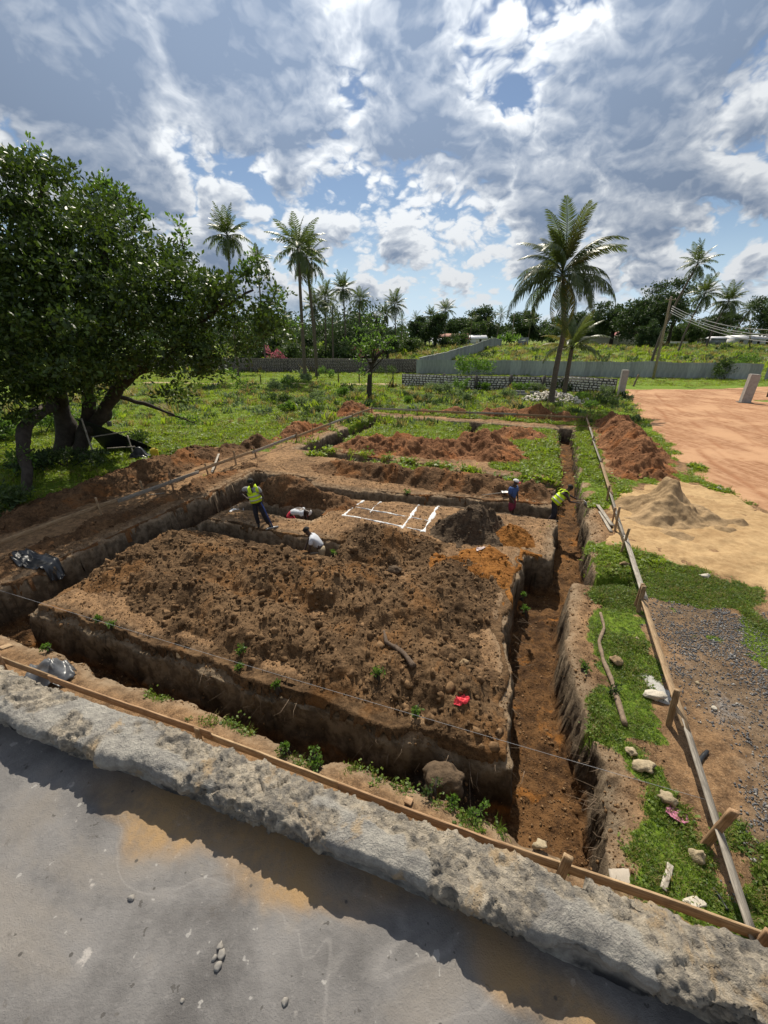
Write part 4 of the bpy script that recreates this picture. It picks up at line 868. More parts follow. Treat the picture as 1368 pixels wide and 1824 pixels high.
# ------------------------------------------------------------------ tools
M_STEEL = simple('worn_steel', (.33, .33, .33), .45, .25, 20, 0, metal=.6); M_BLUE = simple('blue_paint', (.03, .06, .22), .5, .2)
def shovel(label, head, end, zh, ze, mat, seed, tip=True):
    h = Vector((*head, zh)); e = Vector((*end, ze)); t = thing('shovel', label, 'shovel', h); d = (e - h); L = d.length
    mb = MB(); mb.tube([(0, 0, 0), tuple(d * .5), tuple(d)], .017, 8); mb.obj('handle', mat, t, True)
    x = -d.normalized(); y = Vector((0, 0, 1)).cross(x).normalized(); z = x.cross(y); n = 7
    V = []
    for i in range(n):
        u = i / (n - 1); w = .12 * (1 - .75 * max(0, u - .55) ** 1.2 * 2.2)
        for j in range(5):
            vv = -1 + j / 2; p = x * (u * .30) + y * (vv * w) + z * (.035 * vv * vv - .03 * u); V.append(tuple(p))
    o = obj('blade', V, grid_faces(n, 5), M_STEEL, t, True); md = o.modifiers.new('thickness', 'SOLIDIFY'); md.thickness = .004; return t
hx, hy = (4.787, 15.987); ex, ey = (3.985, 15.987)
shovel('shovel with pale handle lying on the soil ridge left of the man in blue', (hx, hy), (ex, ey), sz(hx, hy) + .10, sz(ex, ey) + .06, M_WOODG, 1)

# ================================================================== walls, gate, fences
M_BLOCK = simple('coral_block', (.74, .70, .62), .95, .28, 3, .01, 20)
M_MORTAR = simple('grey_mortar', (.095, .085, .075), .95, .3, 3, .01, 20)
def stone_wall(label, pts, hts, th=.2, course=.27, blk=.48, seed=0, posts=(), mblock=M_BLOCK):
    rng = np.random.default_rng(seed); t = thing('stone_wall', label, 'wall', (pts[0][0], pts[0][1], 0)); o = np.array([pts[0][0], pts[0][1], 0.])
    bm_, mm = MB(), MB(); z0 = []
    for i in range(len(pts) - 1):
        p, q = np.array(pts[i], float), np.array(pts[i + 1], float); L = np.linalg.norm(q - p); d = (q - p) / L; ang = math.atan2(d[1], d[0]); rot = Matrix.Rotation(ang, 3, 'Z')
        zg0 = float(base_z(p[0], p[1])); zg1 = float(base_z(q[0], q[1])); zb = min(zg0, zg1) - .3; ht = hts[i]; zt = max(zg0, zg1) + ht
        c = (p + q) / 2; mm.box((c[0] - o[0], c[1] - o[1], (zb + zt) / 2), (L, th - .03, zt - zb), rot)
        k = 0; z = zt - .03
        while z - course > zb + .2:
            x = rng.uniform(0, blk) if k % 2 else 0.02
            while x < L - .15:
                w = min(blk * rng.uniform(.7, 1.25), L - x); cc = p + d * (x + w / 2); hgt = course * rng.uniform(.55, .78)
                bm_.box((cc[0] - o[0], cc[1] - o[1], z - course / 2 + rng.normal(0, .012)), (w - rng.uniform(.07, .16), th + rng.uniform(.0, .04), hgt), rot @ Matrix.Rotation(rng.normal(0, .03), 3, 'Y'))
                x += w
            z -= course; k += 1
    b = bm_.obj('block', mblock, t, False, kind='stuff'); mm.obj('mortar_core', M_MORTAR, t)
    for (x, y, h) in posts:
        pm = MB(); pm.box((0, 0, h / 2 - .2), (.3, .3, h + .4)); pm.obj('pier', M_MORTAR, t, False, (x - o[0], y - o[1], float(base_z(x, y))))
    return t
stone_wall('new stone wall of white coral blocks behind the palm, ending at the gate', [(2.339, 56.521), (10.103, 53.381), (20.975, 51.099), (25.161, 47.053)], [1.62, 1.62, 1.75], seed=1,
           posts=[(*(7.495, 54.596), 1.75), (*(11.161, 52.792), 1.75), (*(15.178, 52.216), 1.75), (*(18.718, 51.099), 1.75)])
stone_wall('long grey stone wall at the back of the green meadow', [(-48, 84), (-17.5, 80.2), (5.804, 78.318)], [2.35, 2.35], seed=2, course=.25, blk=.45, mblock=simple('grey_block', (.27, .235, .20), .95, .3, 3, .01, 20))
M_CONC = simple('cast_concrete', (.36, .335, .30), .9, .2, 3, .012, 30)
def pillar(label, x, y, h, w, rz, lean):
    t = thing('gate_pillar', label, 'gate pillar', (x, y, float(base_z(x, y))), rz, 'gate pillars'); mb = MB()
    r = Matrix.Rotation(lean, 3, 'Y')
    bm = bmesh.new(); bmesh.ops.create_cube(bm, size=1); bmesh.ops.scale(bm, vec=(w, w * .95, h + .4), verts=bm.verts); bmesh.ops.translate(bm, vec=(0, 0, h / 2 - .2), verts=bm.verts)
    bmesh.ops.bevel(bm, geom=bm.edges[:], offset=.025, segments=2, affect='EDGES'); bmesh.ops.rotate(bm, cent=(0, 0, 0), matrix=r, verts=bm.verts)
    me = bpy.data.meshes.new('shaft'); bm.to_mesh(me); bm.free(); me.materials.append(M_CONC); link('shaft', me, t)
    mb.box((0, 0, .02), (w * 1.5, w * 1.45, .16)); mb.obj('footing', M_MORTAR, t)
pillar('grey concrete gate pillar at the end of the stone wall', *(25.297, 46.135), 2.75, .62, -.25, .0)
pillar('leaning grey concrete gate pillar on the right side of the red road', *(35.694, 42.393), 2.75, .78, -.35, .05)
ground_post = []
def post(name, label, cat, p, h, r, mat, lean=(0, 0), group=None, base=None):
    x, y = p; g = base if base is not None else float(ground_z(np.array([x]), np.array([y]))[0]); mb = MB(); n = 7; tt = np.linspace(0, 1, n)
    P = np.stack([lean[0] * tt + .02 * h * np.sin(tt * 5) * .2, lean[1] * tt, -.3 + (h + .3) * tt], 1); mb.tube(P, np.linspace(r, r * .75, n), 8)
    o = mb.obj(name, mat, None, True, (x, y, g)); tag(o, label, cat, group); return o
post('leaning_prop', 'dark stick leaning behind the right gate pillar', 'prop', (36.674, 42.780), 1.3, .07, M_BARKD, (-.3, .2))
post('dark_post', 'dark timber post at the right edge beyond the leaning gate pillar', 'post', (41.077, 46.135), 1.6, .10, M_BARKD)
post('old_post', 'short weathered forked post on the verge right of the gate', 'post', (32.746, 57.192), 1.5, .13, M_BARK, (.45, 0))
M_DPOST = simple('dark_fence_post', (.05, .04, .033), .9, .3, 8)
def pole(label, pb, pt, Y, r, mat, arm=True):
    b = Vector((pb[0], pb[1], sz(*pb))); top = Vector(pt); t = thing('utility_pole', label, 'utility pole', b, 0, 'utility poles'); mb = MB(); d = top - b
    mb.tube([(0, 0, -.4)] + [tuple(d * k) for k in (.25, .5, .75, 1)], [r * 1.15, r * 1.1, r, r * .9, r * .8], 9); mb.obj('shaft', mat, t, True)
    if arm:
        mb = MB(); mb.tube([tuple(d * .965 + Vector((-.7, 0, 0))), tuple(d * .965 + Vector((.7, 0, 0)))], .05, 6); mb.obj('crossarm', mat, t)
        for k in (-.6, 0, .6):
            m2 = MB(); lathe(m2, [(.03, 0), (.06, .05), (.05, .1), (.06, .15), (0, .2)], 8, tuple(d * .965 + Vector((k, 0, .04)))); m2.obj('insulator', M_BLOCK, t)
    return t
M_POLE = simple('grey_pole_timber', (.27, .225, .17), .9, .25, 5, .01)
pole('leaning timber utility pole on the verge behind the gate', (40.998, 66.619), (39.219, 64.000, 11.087), 64, .17, M_POLE)
pole('thin pole standing far beyond the white house', (105.054, 128.837), (87.540, 110.000, 9.715), 110, .14, M_POLE)
post('thin_pole', 'thin grey pole behind the pale boundary wall', 'pole', (118.0, 205.0), 11.5, .16, M_POLE)
post('thin_pole', 'thin grey pole rising over the end of the receding iron fence', 'pole', (48.0, 170.0), 11, .16, M_POLE)
# wires
M_WIRE = simple('pale_cable', (.50, .50, .50), .6, .1); M_WIRED = simple('dark_cable', (.06, .06, .065), .6, .1)
def wire(label, p, q, sag, r, mat):
    p = np.array(p); q = np.array(q); tt = np.linspace(0, 1, 30)[:, None]; P = p * (1 - tt) + q * tt; P[:, 2] -= (sag * 4 * tt * (1 - tt))[:, 0]
    mb = MB(); mb.tube(P, r, 5); tag(mb.obj('power_cable', mat, None, True), label, 'cable', 'overhead cables')
for lab, a, b_, sg in (('topmost pale overhead cable at the right edge', (39.607, 64.000, 9.917), (48.196, 50.000, 7.131), 1.4), ('second pale overhead cable from the top at the right edge', (39.604, 64.000, 9.639), (48.472, 50.000, 6.455), 1.4),
                       ('third pale overhead cable from the top at the right edge', (39.600, 64.000, 9.360), (48.657, 50.000, 6.000), 1.3), ('lowest pale overhead cable at the right edge', (39.501, 64.000, 9.150), (48.891, 50.000, 5.426), 1.3)):
    wire(lab, a, b_, sg, .035, M_WIRE)
wire('thin dark overhead cable running off to the far trees', (39.409, 64.000, 10.950), (88.958, 110.000, 9.103), .6, .02, M_WIRED)
# wire fence posts before the meadow's back
for i, (x, y, tp, lb) in enumerate([(603,684,653,'dark fence post left of the small leaning tree'), (640,682,660,'dark fence post hidden half behind the small leaning tree'), (700,690,656,'dark fence post beside the end of the white block wall'), (565,676,652,'dark fence post right of the two tall palms'), (465,684,668,'leftmost dark fence post under the edge of the big tree')]):
    X_, Y_ = G0 = [(-6.273, 60.035), (-3.490, 61.560), (1.156, 55.865), (-10.185, 66.619), (-16.959, 60.035)][i]
    post('fence_post', lb, 'fence post', (X_, Y_), 1.9 if i != 4 else 1.2, .085, M_DPOST, group='wire fence posts')
p = (0.283, 54.596); post('fence_brace', 'slanting brace of the dark fence post by the block wall', 'brace', p, 1.5, .06, M_DPOST, (.85, 0))

# ------------------------------------------------------------------ corrugated iron fences
def iron_mat(name, c1, c2):
    m, N, b, t = mat_new(name); v = N.n('ShaderNodeTexCoord').outputs['Object']; r = N.n('ShaderNodeObjectInfo').outputs['Random']
    f = N.noise(N.n('ShaderNodeMapping', {'Vector': v, 'Scale': (6, 6, .5)}).outputs[0], 1.5, 5, .6)
    c = N.mix(N.ramp(f, .3, .7), c1, c2); c = N.n('ShaderNodeHueSaturation', {'Color': c, 'Value': N.ramp(r, 0, 1, .86, 1.14)}).outputs[0]
    c = N.mix(N.m('MULTIPLY', N.ramp(N.noise(v, 2.5, 5, .65), .6, .72), .35), c, (.16, .11, .08))
    t.links.new(c, b.inputs['Base Color']); b.inputs['Roughness'].default_value = .5; b.inputs['Metallic'].default_value = .25; return m
M_IRON = iron_mat('galvanised_iron', (.24, .262, .262), (.36, .38, .375)); M_IRON2 = iron_mat('galvanised_iron_back', (.20, .21, .235), (.31, .325, .345))
def corr_sheet(w, h, waves=9, amp=.018):
    n = waves * 4 + 1; x = np.linspace(0, w, n); y = amp * np.sin(np.linspace(0, waves * 2 * np.pi, n)); V = [(x[i], y[i], z) for i in range(n) for z in (0, h)]
    return np.array(V), grid_faces(n, 2)
def iron_fence(label, pts, h, mat, cap=None, w=.85):
    t = thing('iron_fence', label, 'fence', (pts[0][0], pts[0][1], 0), 0, 'corrugated iron fences'); V, Q = corr_sheet(w, h); me = mk_mesh('sheet', V, Q, mat, True); rng = np.random.default_rng(7); bm_ = MB()
    for i in range(len(pts) - 1):
        p, q = np.array(pts[i], float), np.array(pts[i + 1], float); L = np.linalg.norm(q - p); d = (q - p) / L; n = int(L / (w * .97)); ang = math.atan2(d[1], d[0])
        for k in range(n):
            a = p + d * k * w * .97; z = float(base_z(a[0], a[1])) - .05 + rng.normal(0, .012)
            o = link('sheet', me, t, (a[0] - pts[0][0] + (k % 2) * .012 * d[1], a[1] - pts[0][1] - (k % 2) * .012 * d[0], z)); o.rotation_euler = (0, rng.normal(0, .002) - math.atan2(float(base_z(*(a + d * w))) - float(base_z(a[0], a[1])), w) * (1 if cap else 0), ang)
            if cap:
                c = a + d * w / 2; bm_.box((c[0] - pts[0][0], c[1] - pts[0][1], z + h + .03), (w * 1.02, .22, .05), Matrix.Rotation(ang, 3, 'Z'))
    if cap: bm_.obj('capping', cap, t)
    return t
IF0 = (5.6, 76.5); IF1 = (57.0, 65.6)
iron_fence('long grey corrugated iron fence behind the stone wall and road', [IF0, IF1, (72, 62.4)], 2.42, M_IRON)
iron_fence('receding grey corrugated iron fence with a pale top edge across the far field', [(6.4, 80.0), (39.2, 150)], 2.6, M_IRON2, simple('pale_capping', (.6, .6, .58), .7, .1))
iron_fence('short piece of grey corrugated iron fence behind the banana plants', [(44.5, 150), (48.5, 149.5)], 2.6, M_IRON2)

# ------------------------------------------------------------------ far buildings
M_PALE = simple('cream_wall', (.52, .49, .42), .9, .1, 1); M_PINK = simple('pink_roof', (.52, .22, .22), .7, .15, 1); M_WHITEW = simple('white_wall', (.62, .63, .66), .8, .1, 1)
M_RUST = simple('rusty_roof', (.33, .15, .10), .8, .35, .8); M_ROOFW = simple('white_iron_roof', (.66, .67, .69), .5, .12, .6); M_DARKW = simple('dark_opening', (.02, .02, .022), .5); M_THATCH = simple('brown_thatch', (.17, .11, .07), .95, .3, 2)
def bx_obj(name, c, d, mat, parent, rz=0.0):
    mb = MB(); mb.box((0, 0, 0), d); o = mb.obj(name, mat, parent, False, c); o.rotation_euler = (0, 0, rz); return o
def gable(name, c, L, W, h, mat, parent):
    V = [(-L/2, -W/2, 0), (L/2, -W/2, 0), (L/2, W/2, 0), (-L/2, W/2, 0), (-L/2, 0, h), (L/2, 0, h)]; V = [(a + c[0], b + c[1], z + c[2]) for a, b, z in V]
    V2 = [(a, b, z - .08) for a, b, z in V]
    o = obj(name, V, [np.array([[0, 1, 5, 4], [2, 3, 4, 5]]), np.array([[0, 4, 3], [1, 2, 5]])], mat, parent); md = o.modifiers.new('thickness', 'SOLIDIFY'); md.thickness = .1; return o
def house(label, x, y, L, W, H, rh, wm, rm, rz=0, wins=3, name='house', open_front=False):
    t = thing(name, label, 'house', (x, y, float(base_z(x, y)) - .1), rz)
    bx_obj('wall', (0, 0, H / 2), (L, W, H), wm, t); gable('roof', (0, 0, H), L + .9, W + 1.2, rh, rm, t)
    for k in range(wins):
        xx = -L / 2 + (k + .5) * L / wins; dr = k == wins // 2
        f = bx_obj('door' if dr else 'window', (xx, -W / 2 - .01, 1.05 if dr else 1.6), (1.0, .08, 2.1) if dr else (1.3, .08, 1.1), M_DARKW, t)
        bx_obj('frame', (0, -.03, .6 if not dr else 1.08), (1.45, .06, .09), wm, f)
    return t
t = thing('boundary_wall', 'pale cream boundary wall across the field behind the big palm', 'wall', (84, 166, float(base_z(84, 166))), .03)
bx_obj('panel', (-6.2, 0, 1.7), (12.4, .25, 3.6), M_PALE, t); bx_obj('panel', (5.6, 0, 1.75), (11.0, .25, 3.7), M_PALE, t); bx_obj('pier', (-.0, -.05, 1.8), (.5, .45, 3.8), M_PALE, t)
bx_obj('coping', (-6.2, 0, 3.56), (12.4, .4, .12), M_WHITEW, t); bx_obj('coping', (5.6, 0, 3.66), (11.0, .4, .12), M_WHITEW, t)
house('pink roofed house showing over the pale boundary wall', 95, 176, 9, 7, 3.6, 1.2, M_PALE, M_PINK)
t = thing('boundary_wall', 'low white boundary wall along the top of the far field', 'wall', (126, 182, float(base_z(126, 182)))); bx_obj('panel', (0, 0, .7), (34, .25, 1.5), M_WHITEW, t); bx_obj('coping', (0, 0, 1.48), (34, .4, .1), M_PALE, t)
house('white iron roofed house at the right beyond the far field', 131, 162, 16, 8, 2.6, 1.2, M_WHITEW, M_ROOFW, .05, 5)
bx = thing('shed', 'small grey blue shed at the left end of the white roofed house', 'shed', (116, 158, float(base_z(116, 158)))); bx_obj('wall', (0, 0, 1.1), (4.5, 4, 2.2), M_IRON2, bx); gable('roof', (0, 0, 2.2), 5.4, 5, .6, M_ROOFW, bx)
house('brown thatched hut far beyond the field', 142, 210, 12, 8, 1.6, 2.0, M_THATCH, M_THATCH, 0, 1)
house('rusty roofed house far beyond the receding iron fence', 30.5, 205, 14, 8, 2.2, 2.2, M_WHITEW, M_RUST, 0, 2)
house('low white roofed house in front of the rusty roofed house', 26.5, 190, 12, 6, 1.6, 1.0, M_WHITEW, M_ROOFW, 0, 2)
house('white roofed house right of the rusty roofed house', 42, 215, 12, 8, 2.4, 1.4, M_WHITEW, M_ROOFW, 0, 2)
bxv = thing('van', 'far white van parked between bushes beyond the field', 'van', (21.5, 200, float(base_z(21.5, 200)))); bx_obj('body', (0, 0, 1.2), (4.4, 1.9, 1.7), M_WHITEW, bxv); bx_obj('cab_roof', (-.2, 0, 2.1), (3.6, 1.7, .3), M_WHITEW, bxv); bx_obj('window', (0, -.97, 1.6), (3.4, .06, .6), M_DARKW, bxv)
for xx in (-1.4, 1.4):
    mb = MB(); mb.tube([(xx, -.95, .35), (xx, -.7, .35)], .35, 12); mb.obj('wheel', M_DARKW, bxv)

# ------------------------------------------------------------------ white coral stone heap and concrete blocks by the palm
t = thing('stone_pile', 'pile of broken white coral stones round the foot of the palm', 'stone pile', (*(16.879, 42.780), 0)); rng = np.random.default_rng(17)
SM = [rock_mesh(.19, 400 + i, (1, .85, .75), 1, .3, simple('white_coral_stone_pile', (.64, .59, .50), .95, .22, 3, .01, 12) if i == 0 else bpy.data.materials['white_coral_stone_pile'], 'stone') for i in range(6)]
for i in range(260):
    a = rng.uniform(0, 2 * np.pi); q = rng.uniform(0, 1) ** .6; x = -.1 + 2.9 * q * math.cos(a) + (1.0 if i % 4 == 0 else 0) * rng.uniform(0, 1.6); y = .6 + 1.5 * q * math.sin(a) - max(0, x) * .42
    h = max(0, 1.05 * (1 - q) ** .8) * rng.uniform(.75, 1) + .05
    o = link('stone', SM[i % 6], t, (x, y, sz(t.location.x + x, t.location.y + y) + h)); o.rotation_euler = tuple(rng.uniform(0, 6.28, 3)); s = rng.uniform(.6, 1.25); o.scale = (s, s, s)
t = thing('block_stack', 'low stack of grey concrete blocks in the grass left of the palm', 'block stack', (*(15.465, 47.053), 0), -.25); me = None
bm = bmesh.new(); bmesh.ops.create_cube(bm, size=1); bmesh.ops.scale(bm, vec=(.46, .24, .24), verts=bm.verts); bmesh.ops.bevel(bm, geom=bm.edges[:], offset=.012, segments=1, affect='EDGES'); me = bpy.data.meshes.new('block'); bm.to_mesh(me); bm.free(); me.materials.append(simple('grey_concrete_block', (.22, .22, .225), .9, .2, 6, .008, 40))
for k in range(11):
    for j in range(2 if 2 < k < 9 else 1):
        o = link('block', me, t, (-1.35 + (k % 6) * .49 + .02 * (k % 3), (k // 6) * .28, sz(t.location.x, t.location.y) + .14 + j * .245 if (j == 0 or k > 3) else .14 + sz(t.location.x, t.location.y))); o.rotation_euler = (0, 0, .05 * math.sin(k * 3.1 + j))
# ================================================================== plants
def leaves(C, n_per, spread, size, rng, aspect=.45, up=.3, fold=.25, jitter=.35):
    """rosettes of folded leaves round the points C"""
    n = len(C) * n_per; base = np.repeat(C, n_per, 0); d = rng.normal(size=(n, 3)); d[:, 2] += up; d /= np.linalg.norm(d, axis=1)[:, None]
    p = base + d * spread * rng.uniform(.2, 1, (n, 1)); L = size * rng.uniform(1 - jitter, 1 + jitter, (n, 1))
    side = np.cross(d, rng.normal(size=(n, 3))); side /= np.linalg.norm(side, axis=1)[:, None] + 1e-9; nr = np.cross(side, d)
    w = L * aspect * .5; a = p; tip = p + d * L; m1 = p + d * L * .55 + side * w + nr * w * fold; m2 = p + d * L * .55 - side * w + nr * w * fold
    V = np.stack([a, m1, tip, m2], 1).reshape(-1, 3); k = np.arange(n) * 4
    return V, np.concatenate([np.stack([k, k + 1, k + 2], 1), np.stack([k, k + 2, k + 3], 1)])
def ell_points(n, ells, rng, shell=.55):
    """points spread through ellipsoids (cx,cy,cz,rx,ry,rz), denser near the surface"""
    w = np.array([e[3] * e[4] * e[5] for e in ells]) ** .75; idx = rng.choice(len(ells), n, p=w / w.sum()); E = np.array(ells)[idx]
    d = rng.normal(size=(n, 3)); d /= np.linalg.norm(d, axis=1)[:, None]; r = rng.uniform(0, 1, (n, 1)) ** shell
    return E[:, :3] + d * r * E[:, 3:6]
L_BIG = leaf_mat('cashew_leaf', (.015, .034, .009), (.085, .135, .022), .24, .45, .35)
L_DARK = leaf_mat('dark_tree_leaf', (.024, .046, .017), (.060, .095, .030), .25, .55)
L_MID = leaf_mat('mid_tree_leaf', (.028, .055, .018), (.075, .115, .030), .3, .55)
L_LIGHT = leaf_mat('light_shrub_leaf', (.055, .12, .020), (.13, .22, .040), .4, .5)
L_GREY = leaf_mat('grey_shrub_leaf', (.085, .125, .060), (.18, .235, .115), .35, .6)
L_PINKF = leaf_mat('bougainvillea_bract', (.30, .05, .14), (.42, .12, .22), .4, .6)
L_PALM = leaf_mat('palm_leaflet', (.040, .062, .020), (.095, .125, .035), .35, .38, .5)
L_PALMY = leaf_mat('yellowing_palm_leaflet', (.16, .15, .03), (.26, .21, .05), .4, .45)
M_TRUNK = simple('grey_trunk_bark', (.065, .053, .043), .95, .4, 4, .04, 9)
M_TRUNKD = simple('dark_trunk_bark', (.055, .045, .036), .95, .35, 5, .04, 10)
M_PTRUNK = simple('palm_trunk_bark', (.13, .105, .08), .95, .35, 3, .04, 6, stretch=(1, 1, 6))
def clumpy(n, big, rng, k=9, f=.42):
    """smaller clumps over the surface of big lobes, so that crowns have gaps and an uneven outline"""
    out = []
    for (cx, cy, cz, rx, ry, rz) in big:
        for i in range(k):
            d = rng.normal(size=3); d /= np.linalg.norm(d); q = rng.uniform(.55, 1.0); s = f * rng.uniform(.6, 1.2)
            out.append((cx + d[0] * rx * q, cy + d[1] * ry * q, cz + d[2] * rz * q, rx * s, ry * s, rz * s * .8))
    return out
def big_tree():
    x, y = (-17.889, 22.747); g = 0.0; t = thing('big_tree', 'huge spreading dark green tree at the left with several crooked trunks', 'tree', (x, y, g)); o = np.array([x, y, g]); rng = np.random.default_rng(41)
    W = lambda P: np.array(P) - o
    def limb(name, P, r0, r1):
        P = W(P); k = len(P); tt = np.linspace(0, k - 1, k * 6); Q = np.stack([np.interp(tt, np.arange(k), P[:, i]) for i in range(3)], 1)
        for _ in range(3): Q[1:-1] = (Q[:-2] + 2 * Q[1:-1] + Q[2:]) / 4
        Q += .06 * np.stack([fbm(tt * 1.3, 0 * tt + i, seed=int(r0 * 1000) + i) for i in range(3)], 1)
        rr = np.interp(tt, [0, k - 1], [r0, r1]) * (1 + .12 * fbm(tt * 2, 0 * tt, seed=44)); mb = MB(); mb.tube(Q, rr, 10); return mb.obj(name, M_TRUNK, t, True)
    c0 = (x, y, -.2)
    limb('trunk', [c0, (-17.908, 23.600, 1.331), (-17.751, 23.400, 2.748), (-18.108, 22.430, 3.591), (-16.689, 20.300, 6.000), (-16.203, 18.600, 8.411)], .56, .24)
    limb('trunk', [(x + .7, y - .1, -.2), (-17.028, 23.600, 0.853), (-16.257, 23.500, 2.280), (-15.911, 23.030, 3.527), (-14.260, 21.980, 4.976), (-11.508, 19.940, 7.755), (-11.675, 20.100, 10.190)], .44, .14)
    limb('limb', [(-16.552, 23.500, 1.193), (-15.494, 23.400, 1.990), (-14.547, 23.200, 3.071), (-13.681, 22.660, 3.847), (-12.126, 21.920, 4.454), (-10.389, 21.270, 4.883), (-9.472, 20.610, 5.573), (-8.644, 19.930, 6.227), (-6.419, 18.780, 7.251)], .40, .09)
    limb('limb', [(-15.911, 23.030, 3.527), (-14.287, 22.020, 4.125), (-12.661, 21.230, 4.631), (-11.124, 20.730, 4.663)], .22, .05)
    limb('limb', [(-17.949, 23.400, 2.598), (-16.902, 20.500, 2.541), (-16.056, 18.500, 2.091), (-15.487, 17.400, 1.312), (-15.026, 16.900, 0.644), (*(-14.975, 16.386), -.1)], .34, .17)
    limb('limb', [(-14.486, 23.200, 3.071), (-13.094, 23.600, 2.508), (-11.799, 23.800, 1.984), (-10.863, 24.000, 1.507)], .14, .03)
    limb('limb', [(-17.597, 23.400, 2.748), (-14.880, 20.620, 6.924), (-14.298, 20.100, 9.804), (-13.869, 20.600, 11.625)], .40, .08)
    limb('limb', [(-10.266, 21.180, 5.014), (-7.246, 19.620, 6.879), (-5.424, 19.440, 7.711)], .12, .04)
    big = []
    for (c, rx, ry, rz) in [((-16.427, 18.600, 3.056), 1.5, 1.5, .9), ((-14.860, 19.500, 3.906), 1.5, 1.6, .8), ((-16.130, 18.500, 4.695), 2.2, 2.0, 1.2), ((-12.218, 20.000, 5.069), 1.6, 1.6, .8), ((-19.893, 26.500, 9.704), 4.2, 3.0, 3.0), ((-25.547, 26.000, 8.288), 5.5, 3.5, 4.0), ((-14.884, 25.500, 8.779), 3.0, 2.6, 2.2), ((-24.266, 23.000, 5.470), 4.5, 3.5, 2.6), ((-19.943, 24.000, 7.076), 3.2, 3.0, 2.4), ((-14.291, 19.000, 9.225), 2.6, 2.6, 2.0), ((-17.031, 18.500, 9.322), 4.2, 3, 3), ((-12.820, 19.500, 8.725), 2.4, 2.4, 1.8), ((-15.817, 17.500, 6.784), 3.5, 2.6, 2.4), ((-13.906, 18.000, 6.000), 2.0, 2.0, 1.2), ((-15.043, 20.400, 9.663), 4.6, 5.0, 3.6), ((-20.160, 20.400, 8.644), 6, 5.5, 5), ((-13.672, 20.900, 11.138), 2.6, 3, 1.7), ((-11.721, 20.400, 9.861), 2.0, 3.2, 1.6), ((-9.878, 19.900, 8.375), 2.3, 3.0, 1.9), ((-7.817, 19.400, 7.187), 2.2, 2.8, 1.7), ((-6.090, 19.400, 6.976), 2.2, 2.6, 1.9), ((-5.168, 19.600, 6.223), 1.3, 1.8, 1.0),
                            ((-11.937, 18.400, 6.825), 4.0, 3.6, 2.8), ((-16.853, 20.500, 6.000), 3.6, 3.4, 2.6), ((-9.220, 18.900, 6.000), 2.6, 2.6, 1.6), ((-7.147, 19.400, 5.439), 1.9, 2.0, 1.2), ((-20.183, 19.500, 4.148), 4, 4, 2.4), ((-9.750, 20.600, 3.529), 1.2, 1.2, .65), ((-15.360, 20.000, 4.710), 2.4, 2.0, 1.0), ((-14.180, 20.900, 12.079), 1.4, 1.6, .9), ((-11.418, 20.900, 11.330), .9, 1.0, .6), ((-10.535, 20.400, 10.446), 1.0, 1.2, .8), ((-8.211, 19.900, 8.781), .9, 1.2, .7), ((-12.517, 17.900, 5.166), 3.0, 2.6, 1.4), ((-11.404, 19.900, 5.073), 2.4, 2.6, 1.2), ((-16.752, 19.500, 3.906), 2.6, 2.2, 1.2), ((-11.153, 18.900, 8.449), 3.6, 3.4, 2.6), ((-6.047, 19.400, 7.292), 1.4, 1.8, .9), ((-4.903, 19.600, 6.443), .8, 1.3, .5), ((-8.504, 18.400, 7.226), 2.6, 2.4, 1.8), ((-8.170, 19.000, 4.889), 1.8, 1.6, .9)]:
        rx, ry, rz = rx * .86, ry * .9, rz * .86
        big.append((*(np.array(c) - o), rx, ry, rz))
    cl = clumpy(0, big, rng, 14, .36)
    C = ell_points(12000, cl, rng, .42); C = np.concatenate([C, ell_points(2200, big, rng, .4)])
    V, T = leaves(C, 7, .20, .21, rng, .50, .25); obj('crown', V, T, L_BIG, t, kind='stuff')
    # young twigs poking out of the top, each with a few rosettes
    mb = MB(); tw = []
    for (a, b_) in [((-13.974, 21.100, 11.762), (-14.183, 21.300, 13.023)), ((-12.460, 21.100, 11.381), (-11.425, 21.200, 12.016)), ((-11.499, 20.600, 10.294), (-10.719, 20.800, 11.587)), ((-10.544, 20.600, 9.899), (-9.981, 20.600, 10.836)), ((-8.298, 20.200, 9.027), (-8.354, 20.200, 10.211)), ((-5.792, 20.820, 6.933), (-4.406, 20.500, 7.476)), ((-6.096, 21.500, 6.000), (-3.903, 21.360, 6.483)), ((-6.114, 19.600, 8.136), (-5.300, 19.600, 8.739)), ((-15.225, 21.000, 11.922), (-15.198, 21.000, 12.656)), ((-12.229, 24.000, 1.888), (-10.727, 24.200, 1.470)), ((-8.260, 22.150, 4.704), (-7.239, 22.930, 3.537)), ((-13.044, 20.830, 3.763), (-14.379, 20.500, 3.020)), ((-16.918, 20.000, 3.092), (-17.359, 19.500, 2.142)), ((-14.865, 17.400, 1.606), (-15.803, 17.200, 1.171))]:
        a = W(a); b_ = W(b_); mb.tube([a, (a + b_) / 2 + rng.normal(0, .05, 3), b_], [.035, .025, .012], 5)
        for q in np.linspace(.3, 1, 16): tw.append(a + (b_ - a) * q + rng.normal(0, .16, 3))
    mb.obj('twig', M_TRUNK, t, True, kind='stuff')
    V, T = leaves(np.array(tw), 9, .18, .18, rng, .5, .5); obj('twig_leaves', V, T, L_LIGHT, t, kind='stuff')
big_tree()
